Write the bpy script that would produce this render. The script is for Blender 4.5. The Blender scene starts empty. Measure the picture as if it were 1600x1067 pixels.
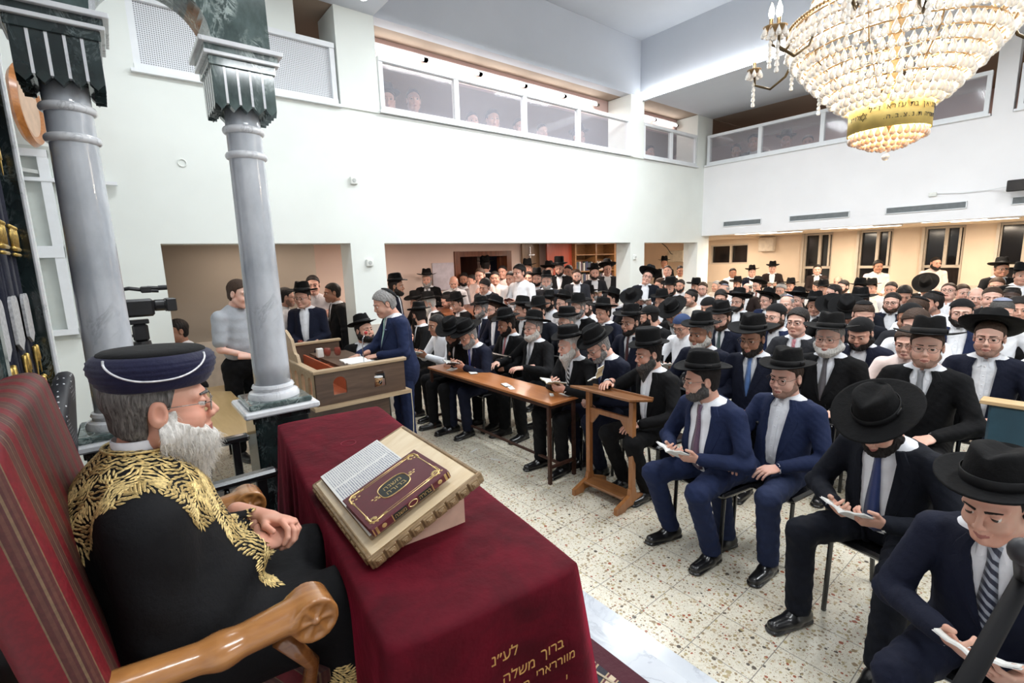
import bpy, math, random
import numpy as np
from mathutils import Matrix, Vector
S = bpy.context.scene
COL = S.collection
PI = math.pi
rnd = random.Random(7)

# ------------------------------------------------------------------ camera, world, exposure
FPX, YAW, PIT, ROL, CAMZ = 755.6, math.radians(51.18), math.radians(9.489), math.radians(-1.822), 1.95
_f = np.array([math.cos(YAW)*math.cos(PIT), math.sin(YAW)*math.cos(PIT), -math.sin(PIT)])
_r = np.array([math.sin(YAW), -math.cos(YAW), 0.0]); _u = np.cross(_r, _f)
CR = math.cos(ROL)*_r+math.sin(ROL)*_u; CU = -math.sin(ROL)*_r+math.cos(ROL)*_u; CF = _f
cam = bpy.data.objects.new('camera', bpy.data.cameras.new('camera')); COL.objects.link(cam)
cam.matrix_world = Matrix(((CR[0], CU[0], -CF[0], 0), (CR[1], CU[1], -CF[1], 0), (CR[2], CU[2], -CF[2], CAMZ), (0, 0, 0, 1)))
cam.data.sensor_width = 36; cam.data.lens = 36*FPX/1600; cam.data.clip_start = .02
S.camera = cam
def ray(px, py): return CR*(px-800)/FPX-CU*(py-533.5)/FPX+CF
def at_z(px, py, z): d = ray(px, py); return np.array([0, 0, CAMZ])+d*(z-CAMZ)/d[2]
def proj(p):
    q = np.array(p, float)-np.array([0, 0, CAMZ]); w = q@CF
    return 800+FPX*(q@CR)/w, 533.5-FPX*(q@CU)/w, w
world = bpy.data.worlds.new('world'); S.world = world; world.use_nodes = True
world.node_tree.nodes['Background'].inputs[0].default_value = (.80, .88, 1, 1)
world.node_tree.nodes['Background'].inputs[1].default_value = .12
S.view_settings.view_transform = 'Standard'; S.view_settings.look = 'None'
S.view_settings.exposure = -0.36; S.view_settings.gamma = 1; S.view_settings.use_curve_mapping = False
def area(name, loc, sx, sy, power, col=(1, 1, 1), rot=(0, 0, 0), spread=PI):
    l = bpy.data.lights.new(name, 'AREA'); l.shape = 'RECTANGLE'; l.size = sx; l.size_y = sy; l.energy = power; l.color = col; l.spread = spread
    o = bpy.data.objects.new(name, l); COL.objects.link(o); o.location = loc; o.rotation_euler = rot
    return o
def point(name, loc, power, col=(1, .85, .6), r=.05):
    l = bpy.data.lights.new(name, 'POINT'); l.energy = power; l.color = col; l.shadow_soft_size = r
    o = bpy.data.objects.new(name, l); COL.objects.link(o); o.location = loc
    return o
COOL = (.93, .97, 1)
for i, (x, y) in enumerate(((4.2, 4.6), (6.4, 4.6), (4.2, 1.9), (6.4, 1.9), (4.2, -1.0), (6.4, -1.0))):
    area('hall_ceiling_lamp', (x, y, 4.95), 1.3, .35, 105, COOL)
area('platform_ceiling_lamp', (.9, 4.2, 4.8), 1.3, .3, 60, COOL)
area('platform_ceiling_lamp', (1.2, .6, 4.8), 1.3, .3, 70, COOL)
area('platform_ceiling_lamp', (2.2, -2.0, 4.8), 1.3, .3, 70, COOL)
for x, y in ((11.2, 5.0), (11.2, 3.0), (11.0, 1.4), (12.6, 6.6), (12.6, 4), (12.6, 1.6)):
    area('gallery_underside_lamp', (x, y, 2.335), 1.2, .28, 55, (1, .84, .66))
area('gallery_underside_lamp', (1.5, 7.0, 2.33), 1.1, .28, 14, (1, .84, .72))
for x, y in ((3.4, 7.0), (5.9, 7.0), (8.4, 7.2), (10.4, 7.2)):
    area('gallery_underside_lamp', (x, y, 2.33), 1.1, .28, 50, (1, .84, .74))

# ------------------------------------------------------------------ helpers
def mesh(name, V, Fc, smooth=False, mi=None):
    me = bpy.data.meshes.new(name)
    V = np.asarray(V, np.float32).reshape(-1, 3)
    if isinstance(Fc, np.ndarray):
        k = Fc.shape[1]; n = len(Fc)
        me.vertices.add(len(V)); me.vertices.foreach_set('co', V.ravel())
        me.loops.add(n*k); me.loops.foreach_set('vertex_index', Fc.astype(np.int32).ravel())
        me.polygons.add(n); me.polygons.foreach_set('loop_start', np.arange(0, n*k, k, dtype=np.int32))
        me.update(calc_edges=True)
    else:
        me.from_pydata(V.tolist(), [], [list(f) for f in Fc])
    if mi is not None: me.polygons.foreach_set('material_index', np.asarray(mi, np.int32))
    if smooth: me.polygons.foreach_set('use_smooth', np.ones(len(me.polygons), bool))
    me.update()
    return me
def link(name, me, mats=None, parent=None, loc=None, mtx=None):
    o = bpy.data.objects.new(name, me); COL.objects.link(o)
    if mats is not None and me is not None and len(me.materials) == 0:
        for m in (mats if isinstance(mats, (list, tuple)) else [mats]): me.materials.append(m)
    if parent is not None: o.parent = parent
    if mtx is not None: o.matrix_local = mtx
    elif loc is not None: o.location = loc
    return o
def tag(o, label, cat, group=None, kind=None):
    if label: o['label'] = label
    if cat: o['category'] = cat
    if group: o['group'] = group
    if kind: o['kind'] = kind
    return o
def empty(name, loc, rz=0, label=None, cat=None, group=None):
    o = bpy.data.objects.new(name, None); COL.objects.link(o); o.location = loc; o.rotation_euler = (0, 0, rz); o.empty_display_size = .1
    return tag(o, label, cat, group)
def remat(o, m, slot=0):
    o.material_slots[slot].link = 'OBJECT'; o.material_slots[slot].material = m
class MB:
    """collects simple solids; build() links them as one mesh"""
    def __init__(s): s.v = []; s.f = []; s.m = []
    def add(s, V, Fc, mi=0):
        b = len(s.v); s.v += [tuple(map(float, v)) for v in V]; s.f += [tuple(int(i)+b for i in f) for f in Fc]; s.m += [mi]*len(Fc); return s
    def box(s, a, b, mi=0, bev=0.0, M=None):
        x0, y0, z0 = [min(a[i], b[i]) for i in range(3)]; x1, y1, z1 = [max(a[i], b[i]) for i in range(3)]
        if bev <= 0:
            V = [(x0, y0, z0), (x1, y0, z0), (x1, y1, z0), (x0, y1, z0), (x0, y0, z1), (x1, y0, z1), (x1, y1, z1), (x0, y1, z1)]
            Fc = [(0, 3, 2, 1), (4, 5, 6, 7), (0, 1, 5, 4), (1, 2, 6, 5), (2, 3, 7, 6), (3, 0, 4, 7)]
        else:
            bev = min(bev, (x1-x0)*.49, (y1-y0)*.49, (z1-z0)*.49); V = []; idx = {}
            lo = (x0, y0, z0); hi = (x1, y1, z1)
            for c in range(8):
                sg = [(c >> k) & 1 for k in range(3)]
                for ax in range(3):
                    p = [0, 0, 0]
                    for k in range(3):
                        e = hi[k] if sg[k] else lo[k]
                        p[k] = e if k == ax else (e-bev if sg[k] else e+bev)
                    idx[(c, ax)] = len(V); V.append(tuple(p))
            Fc = []
            def order(ids):
                P = np.array([V[i] for i in ids]); ce = P.mean(0); n = ce-np.array([(x0+x1)/2, (y0+y1)/2, (z0+z1)/2])
                a = np.cross(n, [.31, .57, .76]); a /= np.linalg.norm(a); b2 = np.cross(n, a); b2 /= np.linalg.norm(b2)
                an = [math.atan2((p-ce)@b2, (p-ce)@a) for p in P]
                return [i for _, i in sorted(zip(an, ids))]
            for ax in range(3):
                for sd in (0, 1): Fc.append(order([idx[(c, ax)] for c in range(8) if ((c >> ax) & 1) == sd]))
            for ax in range(3):
                o1, o2 = [k for k in range(3) if k != ax]
                for s1 in (0, 1):
                    for s2 in (0, 1):
                        cs = [c for c in range(8) if ((c >> o1) & 1) == s1 and ((c >> o2) & 1) == s2]
                        Fc.append(order([idx[(cs[0], o1)], idx[(cs[1], o1)], idx[(cs[1], o2)], idx[(cs[0], o2)]]))
            for c in range(8): Fc.append(order([idx[(c, k)] for k in range(3)]))
        if M is not None: V = [tuple(M @ Vector(v)) for v in V]
        return s.add(V, Fc, mi)
    def lathe(s, prof, n=24, c=(0, 0, 0), mi=0, sx=1, sy=1, M=None, caps=True):
        V = []; Fc = []
        for r, z in prof:
            for k in range(n):
                a = 2*PI*k/n; V.append((r*sx*math.cos(a), r*sy*math.sin(a), z))
        for i in range(len(prof)-1):
            for k in range(n):
                k2 = (k+1) % n; Fc.append((i*n+k, i*n+k2, (i+1)*n+k2, (i+1)*n+k))
        if caps: Fc.append(tuple(range(n))[::-1]); Fc.append(tuple(range((len(prof)-1)*n, len(prof)*n)))
        if M is not None: V = [tuple(M @ Vector(v)) for v in V]
        V = [(v[0]+c[0], v[1]+c[1], v[2]+c[2]) for v in V]
        return s.add(V, Fc, mi)
    def tube(s, pts, r, n=8, mi=0, closed=False):
        P = [np.array(p, float) for p in pts]; m = len(P); V = []; Fc = []
        rr = r if isinstance(r, (list, tuple)) else [r]*m
        up = None
        for i in range(m):
            if closed: t = P[(i+1) % m]-P[i-1]
            else: t = P[min(i+1, m-1)]-P[max(i-1, 0)]
            t = t/(np.linalg.norm(t)+1e-12)
            if up is None: up = np.cross(t, [0, 0, 1] if abs(t[2]) < .9 else [1, 0, 0])
            up = up-t*(up@t); up /= np.linalg.norm(up)+1e-12; b = np.cross(t, up)
            for k in range(n):
                a = 2*PI*k/n; V.append(P[i]+rr[i]*(math.cos(a)*up+math.sin(a)*b))
        for i in range(m if closed else m-1):
            j = (i+1) % m
            for k in range(n):
                k2 = (k+1) % n; Fc.append((i*n+k, i*n+k2, j*n+k2, j*n+k))
        if not closed: Fc.append(tuple(range(n))[::-1]); Fc.append(tuple(range((m-1)*n, m*n)))
        return s.add(V, Fc, mi)
    def prism(s, poly, z0, z1, mi=0, M=None):
        """extrude a 2D outline (x,y) between z0 and z1"""
        n = len(poly); V = [(x, y, z0) for x, y in poly]+[(x, y, z1) for x, y in poly]
        Fc = [tuple(range(n))[::-1], tuple(range(n, 2*n))]+[(k, (k+1) % n, n+(k+1) % n, n+k) for k in range(n)]
        if M is not None: V = [tuple(M @ Vector(v)) for v in V]
        return s.add(V, Fc, mi)
    def ball(s, c, r, n=8, mi=0, sc=(1, 1, 1)):
        pr = [(r*math.sin(PI*i/n)+1e-5, -r*math.cos(PI*i/n)) for i in range(n+1)]
        return s.lathe([(a*1, b*sc[2]) for a, b in pr], 2*n, c, mi, sc[0], sc[1])
    def build(s, name, mats, parent=None, smooth=False, loc=None, mtx=None):
        me = mesh(name, s.v, s.f, smooth, s.m); return link(name, me, mats, parent, loc, mtx)
def auto(o, ang=35):
    """smooth shading with hard edges kept"""
    me = o.data
    me.polygons.foreach_set('use_smooth', np.ones(len(me.polygons), bool))
    try: me.set_sharp_from_angle(angle=math.radians(ang))
    except Exception: pass
    return o

# ------------------------------------------------------------------ materials
def _new(name):
    m = bpy.data.materials.new(name); m.use_nodes = True; nt = m.node_tree; b = nt.nodes['Principled BSDF']
    return m, nt, b
def N(nt, t, **kw):
    n = nt.nodes.new(t)
    for k, v in kw.items():
        if hasattr(n, k): setattr(n, k, v)
    return n
def rgb(c): return (c[0], c[1], c[2], 1)
def ramp(nt, fac, stops, interp='LINEAR'):
    r = N(nt, 'ShaderNodeValToRGB'); r.color_ramp.interpolation = interp
    e = r.color_ramp.elements
    e[0].position, e[0].color = stops[0][0], rgb(stops[0][1]); e[1].position, e[1].color = stops[-1][0], rgb(stops[-1][1])
    for p, c in stops[1:-1]:
        x = e.new(p); x.color = rgb(c)
    nt.links.new(fac, r.inputs[0]); return r.outputs[0]
def coords(nt, scale=(1, 1, 1), rot=(0, 0, 0), kind='Object'):
    t = N(nt, 'ShaderNodeTexCoord'); mp = N(nt, 'ShaderNodeMapping')
    mp.inputs['Scale'].default_value = scale; mp.inputs['Rotation'].default_value = rot
    nt.links.new(t.outputs[kind], mp.inputs[0]); return mp.outputs[0]
def noise(nt, vec, scale, detail=3, rough=.5, dist=0):
    n = N(nt, 'ShaderNodeTexNoise'); n.inputs['Scale'].default_value = scale; n.inputs['Detail'].default_value = detail
    n.inputs['Roughness'].default_value = rough; n.inputs['Distortion'].default_value = dist; nt.links.new(vec, n.inputs['Vector']); return n.outputs['Fac']
def bump(nt, b, h, strength=.3, dist=.01):
    n = N(nt, 'ShaderNodeBump'); n.inputs['Strength'].default_value = strength; n.inputs['Distance'].default_value = dist
    nt.links.new(h, n.inputs['Height']); nt.links.new(n.outputs[0], b.inputs['Normal'])
def plain(name, c, rough=.6, metal=0, var=.08, scale=12, bmp=0, spec=.5, sheen=0, coat=0, c2=None):
    m, nt, b = _new(name); v = coords(nt)
    f = noise(nt, v, scale, 4)
    lo = tuple(x*(1-var) for x in c); hi = c2 if c2 else tuple(min(1, x*(1+var)) for x in c)
    nt.links.new(ramp(nt, f, [(.35, lo), (.65, hi)]), b.inputs['Base Color'])
    b.inputs['Roughness'].default_value = rough; b.inputs['Metallic'].default_value = metal; b.inputs['Specular IOR Level'].default_value = spec
    if sheen: b.inputs['Sheen Weight'].default_value = sheen; b.inputs['Sheen Roughness'].default_value = .4
    if coat: b.inputs['Coat Weight'].default_value = coat; b.inputs['Coat Roughness'].default_value = .12
    if bmp: bump(nt, b, noise(nt, v, scale*6, 3), bmp, .004)
    return m
def wood(name, c1, c2, scale=1.0, axis=0, rough=.35, coat=.3):
    m, nt, b = _new(name); sc = [9*scale]*3; sc[axis] = .9*scale
    v = coords(nt, tuple(sc)); n1 = noise(nt, v, 1.6, 5, .6, 1.2)
    v2 = coords(nt, tuple(x*8 for x in sc)); n2 = noise(nt, v2, 1.0, 2)
    mx = N(nt, 'ShaderNodeMath', operation='MULTIPLY_ADD'); nt.links.new(n2, mx.inputs[0]); mx.inputs[1].default_value = .25; nt.links.new(n1, mx.inputs[2])
    nt.links.new(ramp(nt, mx.outputs[0], [(.4, c1), (.6, tuple((a+b_)/2 for a, b_ in zip(c1, c2))), (.78, c2)]), b.inputs['Base Color'])
    b.inputs['Roughness'].default_value = rough
    if coat: b.inputs['Coat Weight'].default_value = coat; b.inputs['Coat Roughness'].default_value = .15
    bump(nt, b, mx.outputs[0], .08, .004); return m
def marble(name, base, vein, vein2, scale=3, dist=2.5, width=.06, rough=.18, rot=(0, .6, .3)):
    m, nt, b = _new(name); v = coords(nt, (1, 1, .55), rot)
    n = noise(nt, v, scale, 8, .62, dist)
    a = N(nt, 'ShaderNodeMath', operation='SUBTRACT'); nt.links.new(n, a.inputs[0]); a.inputs[1].default_value = .5
    ab = N(nt, 'ShaderNodeMath', operation='ABSOLUTE'); nt.links.new(a.outputs[0], ab.inputs[0])
    c1 = ramp(nt, ab.outputs[0], [(0, (1, 1, 1)), (width, (0, 0, 0))])
    n2 = noise(nt, v, scale*.7, 5, .55, .6)
    mod = ramp(nt, n2, [(.45, (0, 0, 0)), (.62, (1, 1, 1))])
    mm = N(nt, 'ShaderNodeMath', operation='MULTIPLY'); nt.links.new(c1, mm.inputs[0]); nt.links.new(mod, mm.inputs[1])
    basec = ramp(nt, noise(nt, v, scale*1.3, 6, .6), [(.35, base), (.68, vein2)])
    mix = N(nt, 'ShaderNodeMix', data_type='RGBA'); nt.links.new(mm.outputs[0], mix.inputs[0]); nt.links.new(basec, mix.inputs[6]); mix.inputs[7].default_value = rgb(vein)
    nt.links.new(mix.outputs[2], b.inputs['Base Color']); b.inputs['Roughness'].default_value = rough
    b.inputs['Coat Weight'].default_value = .4; b.inputs['Coat Roughness'].default_value = .08
    return m
def emit(name, c, s):
    m, nt, b = _new(name); b.inputs['Emission Color'].default_value = rgb(c); b.inputs['Emission Strength'].default_value = s
    b.inputs['Base Color'].default_value = rgb(c); return m

# ------------------------------------------------------------------ distance fields and surface nets
def grid(lo, hi, h):
    ax = [np.arange(lo[i], hi[i]+h, h, dtype=np.float32) for i in range(3)]
    return ax[0][:, None, None], ax[1][None, :, None], ax[2][None, None, :]
def surf(f, lo, hi, h):
    X, Y, Z = grid(lo, hi, h)
    D = np.ascontiguousarray(np.broadcast_to(f(X, Y, Z), (X.shape[0], Y.shape[1], Z.shape[2]))).astype(np.float32)
    D[0] = D[-1] = h; D[:, 0] = D[:, -1] = h; D[:, :, 0] = D[:, :, -1] = h
    I = D < 0; nx, ny, nz = D.shape
    cs = [(i, j, k) for i in (0, 1) for j in (0, 1) for k in (0, 1)]
    sl = lambda A, c: A[c[0]:nx-1+c[0], c[1]:ny-1+c[1], c[2]:nz-1+c[2]]
    cnt = sum(sl(I, c).astype(np.int8) for c in cs); act = (cnt > 0) & (cnt < 8)
    ci = np.argwhere(act); idx = -np.ones(act.shape, np.int64); idx[act] = np.arange(len(ci))
    d = [D[ci[:, 0]+c[0], ci[:, 1]+c[1], ci[:, 2]+c[2]] for c in cs]
    acc = np.zeros((len(ci), 3)); num = np.zeros(len(ci))
    for a in range(8):
        for b in range(a+1, 8):
            df = [cs[b][k]-cs[a][k] for k in range(3)]
            if sum(map(abs, df)) != 1: continue
            m = (d[a] < 0) != (d[b] < 0); t = np.where(m, d[a]/(d[a]-d[b]+1e-12), 0)
            for k in range(3): acc[:, k] += np.where(m, cs[a][k]+t*df[k], 0)
            num += m
    V = (ci+acc/num[:, None])*h+np.array([X[0, 0, 0], Y[0, 0, 0], Z[0, 0, 0]])
    Q = []
    for ax in range(3):
        o = [k for k in range(3) if k != ax]
        A = I.take(range(0, D.shape[ax]-1), ax); B = I.take(range(1, D.shape[ax]), ax)
        e = np.argwhere(A != B); e = e[(e[:, o[0]] > 0) & (e[:, o[1]] > 0)]
        s = I[e[:, 0], e[:, 1], e[:, 2]]
        q = []
        for da, db in ((1, 1), (0, 1), (0, 0), (1, 0)):
            g = e.copy(); g[:, o[0]] -= da; g[:, o[1]] -= db; q.append(idx[g[:, 0], g[:, 1], g[:, 2]])
        q = np.stack(q, 1)
        flip = s if ax != 1 else ~s
        q[~flip] = q[~flip][:, ::-1]; Q.append(q)
    return V, np.concatenate(Q)
def rc(P, a, b, ra, rb, fl=None):
    X, Y, Z = P; ba = [b[i]-a[i] for i in range(3)]; L = sum(x*x for x in ba)+1e-12
    t = np.clip(((X-a[0])*ba[0]+(Y-a[1])*ba[1]+(Z-a[2])*ba[2])/L, 0, 1)
    return np.sqrt((X-a[0]-t*ba[0])**2+(Y-a[1]-t*ba[1])**2+(Z-a[2]-t*ba[2])**2)-(ra+(rb-ra)*t)
def el(P, c, r):
    X, Y, Z = P; x, y, z = X-c[0], Y-c[1], Z-c[2]
    k0 = np.sqrt((x/r[0])**2+(y/r[1])**2+(z/r[2])**2); k1 = np.sqrt((x/r[0]**2)**2+(y/r[1]**2)**2+(z/r[2]**2)**2)+1e-9
    return k0*(k0-1)/k1
def sp(P, c, r): X, Y, Z = P; return np.sqrt((X-c[0])**2+(Y-c[1])**2+(Z-c[2])**2)-r
def smin(a, b, k): h = np.clip(.5+.5*(b-a)/k, 0, 1); return b+(a-b)*h-k*h*(1-h)
def smax(a, b, k): return -smin(-a, -b, k)
# ------------------------------------------------------------------ people: heads
def head_sdf(P, v):
    """v: dict of face proportions; +X is where the face looks, origin between the eyes' height and the ears"""
    X, Y, Z = P; W = v.get('w', 1.0); nl = v.get('nose', 1.0); ch = v.get('chin', 0.0); fat = v.get('fat', 0.0)
    Ya = np.abs(Y)
    Q = (X, Ya, Z)
    d = el(P, (-.014, 0, .032), (.097, .077*W, .086))
    d = smin(d, el(P, (.028, 0, -.03), (.060, .064*W+fat*.5, .085)), .02)
    d = smin(d, rc(Q, (.005, .050*W+fat, -.062), (.062, .018, -.098+ch), .024+fat, .022+fat*.6), .022)
    d = smin(d, sp(P, (.073, 0, -.098+ch), .019), .015)
    d = smin(d, sp(Q, (.058, .036*W+fat*.4, -.040), .026+fat*.3), .02)
    d = smin(d, rc(Q, (.083, .008, .020), (.066, .048, .020), .010, .009), .014)
    d = smax(d, -sp(Q, (.104, .032, .0), .019), .012)
    d = smin(d, rc(P, (.084, 0, .010), (.086+.020*nl, 0, -.030), .0075, .0100), .010)
    d = smin(d, sp(Q, (.090+.010*nl, .010, -.036), .0085), .006)
    d = smin(d, rc(P, (.090, 0, -.048), (.088, 0, -.092+ch), .010, .012), .014)
    d = smin(d, rc(Q, (.097, 0, -.066), (.086, .019, -.069), .0062, .0042), .005)
    d = smin(d, rc(Q, (.096, 0, -.077), (.086, .017, -.0745), .0070, .0042), .005)
    if v.get('open'): d = smax(d, -el(P, (.098, 0, -.0725), (.018, .017, .0065)), .003)
    e = el(Q, (-.006, .079*W, -.008), (.019, .0085, .031))
    e = smax(e, -el(Q, (-.003, .090*W, -.003), (.011, .010, .019)), .004)
    d = smin(d, e, .006)
    # eyelids around the ball
    lid = smax(sp(Q, (.0775, .031, .0), .0148), -(np.abs(Z+.0005+.25*(X-.0775)-v.get('lid', 0))-.0052), .003)
    d = smin(d, lid, .004)
    d = smin(d, rc(P, (-.022, 0, -.07), (-.045, 0, -.20), .054*W, .062+fat), .02)
    return d
def hair_sdf(P, v, kind):
    X, Y, Z = P; W = v.get('w', 1.0); t = {'crop': .003, 'short': .0055, 'full': .014, 'sides': .0035}[kind]
    sk = el(P, (-.014, 0, .032), (.097+t, .077*W+t, .086+t))
    sk = smin(sk, el(P, (-.035, 0, -.035), (.060+t, .062*W+t, .06)), .02)
    top = .052+.25*(X-.06)*0-(Z)                                  # above the hairline
    a = np.maximum(top+np.maximum(0, X-.03)*.5-np.abs(Y)*.15, -1)
    b = np.maximum(X-.018-.25*Z, -.012-Z)                                # temples and side burns
    c = np.maximum(X+.026, -.072-.5*(X+.06)-Z)
    reg = np.minimum(np.minimum(a, b), c)
    if kind == 'sides': reg = np.maximum(np.minimum(b, c), Z-.075)
    n = .0016*np.sin(X*260+Y*90)*np.sin(Y*230+Z*60)
    d = smax(sk+n, reg, .006)
    ear = el((X, np.abs(Y), Z), (-.004, .085*W, -.010), (.024, .022, .034))
    d = smax(d, -ear, .004)
    brow = rc((X, np.abs(Y), Z), (.0945, .013, .0210), (.0785, .047, .0225), .0046, .0032)
    return np.minimum(d, brow)
def beard_sdf(P, v, kind, L):
    X, Y, Z = P; W = v.get('w', 1.0); fat = v.get('fat', 0); ch = v.get('chin', 0); Ya = np.abs(Y); Q = (X, Ya, Z)
    t = {'stubble': .0024, 'short': .007, 'full': .013, 'long': .015}[kind]
    j = rc(Q, (.005, .050*W+fat, -.062), (.062, .018, -.098+ch), .024+fat+t, .022+t+fat*.6)
    j = smin(j, sp(P, (.073, 0, -.098+ch), .019+t), .015)
    j = smin(j, el(P, (.028, 0, -.034), (.060+t, .064*W+fat*.5+t, .086+t)), .015)
    j = smin(j, rc(P, (.090, 0, -.050), (.088, 0, -.092+ch), .010+t*.8, .012+t), .01)
    reg = np.maximum(Z+.040+.9*np.maximum(0, X-.055)-.35*np.maximum(0, .05-X), -.006-X)
    side = np.maximum(np.maximum(np.abs(X-.014)-.013, Z+.005), -.07-Z)
    reg = np.minimum(reg, side)
    d = smax(j, reg, .004)
    d = smax(d, -.135-Z+ch if L <= 0 else -.2-Z, .004)
    if L > 0:
        b = rc(P, (.060, 0, -.105), (.062+.1*L, 0, -.115-L), .045+.05*L, .012+.04*L)
        b = smin(b, rc(Q, (.035, .030, -.095), (.062+.08*L, .014, -.10-.75*L), .030+.02*L, .012), .02)
        d = smin(d, b, .02)
    d = smax(d, -el(P, (.108, 0, -.0735), (.024, .019, .0075)), .003)
    d = smax(d, -el(P, (.116, 0, -.036), (.034, .020, .0155)), .004)
    d = smax(d, -rc(Q, (.085, .046, -.030), (.066, .066, -.030), .020, .022), .006)
    amp = .0004 if kind == 'stubble' else .003
    return d+amp*np.sin(Y*420+X*130+1.5*np.sin(Z*60))*np.sin(Z*70+X*210)
HEADV = [dict(w=1.0, nose=1.0), dict(w=.95, nose=1.25, chin=-.004), dict(w=1.06, nose=.9, fat=.006), dict(w=1.0, nose=1.15, fat=.003, open=1), dict(w=.93, nose=.85, chin=.004)]
_hc = {}
BOX = ((-.135, -.115, -.215), (.135, .115, .14))
def head_arr(vi, res):
    k = ('h', vi, res)
    if k not in _hc:
        v = HEADV[vi] if isinstance(vi, int) else HERO
        V, Q = surf(lambda *P: head_sdf(P, v), *BOX, res)
        c = V[Q].mean(1)
        lip = (np.abs(c[:, 1]) < .020) & (np.abs(c[:, 2]+.0715) < .0088-.22*np.abs(c[:, 1])) & (c[:, 0] > .0845)
        mi = np.where(lip, 1, 0)
        Vs = [V]; Qs = [Q]; Ms = [mi]; off = len(V)
        n, m = 8, 12
        for s in (-1, 1):
            ev = []; ef = []; em = []
            for i in range(n+1):
                a = PI*i/n
                for j in range(m):
                    b = 2*PI*j/m; ev.append((.0785+.0128*math.cos(a), s*.031+.0128*math.sin(a)*math.cos(b), .0128*math.sin(a)*math.sin(b)))
            for i in range(n):
                for j in range(m): ef.append((i*m+j, i*m+(j+1) % m, (i+1)*m+(j+1) % m, (i+1)*m+j)); em.append(3 if i < 2 else 2)
            Vs.append(np.array(ev)); Qs.append(np.array(ef)+off); Ms.append(np.array(em)); off += len(ev)
        _hc[k] = (np.concatenate(Vs), np.concatenate(Qs), np.concatenate(Ms))
    return _hc[k]
def part_mesh(kind, vi, opt, res, L=0):
    k = (kind, vi, opt, res, L)
    if k not in _hc:
        v = HEADV[vi] if isinstance(vi, int) else HERO
        if kind == 'hair': V, Q = surf(lambda *P: hair_sdf(P, v, opt), (-.15, -.125, -.12), (.135, .125, .16), res)
        else: V, Q = surf(lambda *P: beard_sdf(P, v, opt, L), (-.03, -.125, -.16-L-.03), (.15, .125, .03), res)
        _hc[k] = mesh(kind, V, Q, True)
    return _hc[k]
# ------------------------------------------------------------------ hands
def hand_arr(curl, res, thumb=0.0):
    """right hand, palm down, fingers along +X, thumb on +Y; origin at the wrist"""
    k = ('hand', curl, res, thumb)
    if k in _hc: return _hc[k]
    def f(*P):
        X, Y, Z = P
        d = el(P, (.046, .001, 0), (.056, .042, .0155))
        d = smin(d, el(P, (.030, .020, -.008), (.034, .018, .014)), .01)
        fl = (X, Y, Z*1.25)
        d = smin(d, rc(fl, (-.11, 0, 0), (.006, 0, 0), .033, .0265), .015)
        fg = None
        for i, (L, r) in enumerate(((.073, .0088), (.082, .0090), (.076, .0086), (.060, .0078))):
            y = .030-.0205*i; an = (.10-.07*i); p = np.array([.080-.004*abs(i-1), y, .001]); a = -.10
            c = curl*(1+.12*i); prev = None
            for sgi, fr in enumerate((.46, .30, .26)):
                a += c*(1.0 if sgi else .9)
                q = p+L*fr*np.array([math.cos(a)*math.cos(an), math.cos(a)*math.sin(an), -math.sin(a)])
                s = rc(P, p, q, r*(1-.06*sgi), r*(1-.06*(sgi+1)))
                prev = s if prev is None else smin(prev, s, .0025); p = q
            fg = prev if fg is None else np.minimum(fg, prev)
        d = smin(d, fg, .005)
        t1 = np.array([.048, .058-.01*thumb, -.016-.012*thumb]); t2 = np.array([.080, .062-.03*thumb, -.024-.018*thumb])
        th = smin(rc(P, (.012, .022, -.006), t1, .0135, .0108), rc(P, t1, t2, .0105, .0085), .003)
        return smin(d, th, .006)
    V, Q = surf(f, (-.13, -.065, -.12), (.19, .09, .035), res)
    _hc[k] = (V, Q); return _hc[k]
def frame(x, z, o):
    """matrix whose +X runs along x and whose +Z is as close as possible to z"""
    x = np.array(x, float); x /= np.linalg.norm(x); z = np.array(z, float); z = z-x*(z@x); z /= np.linalg.norm(z); y = np.cross(z, x)
    return np.array([[x[0], y[0], z[0], o[0]], [x[1], y[1], z[1], o[1]], [x[2], y[2], z[2], o[2]], [0, 0, 0, 1.0]])
def tf(M, V): return V@M[:3, :3].T+M[:3, 3]
def rotm(yaw, pitch, roll):
    """yaw left, pitch down, roll to the right shoulder; radians"""
    cy, sy = math.cos(yaw), math.sin(yaw); cp, s_p = math.cos(pitch), math.sin(pitch); cr, sr = math.cos(roll), math.sin(roll)
    Rz = np.array([[cy, -sy, 0], [sy, cy, 0], [0, 0, 1]]); Ry = np.array([[cp, 0, s_p], [0, 1, 0], [-s_p, 0, cp]]); Rx = np.array([[1, 0, 0], [0, cr, -sr], [0, sr, cr]])
    return Rz@Ry@Rx
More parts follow.
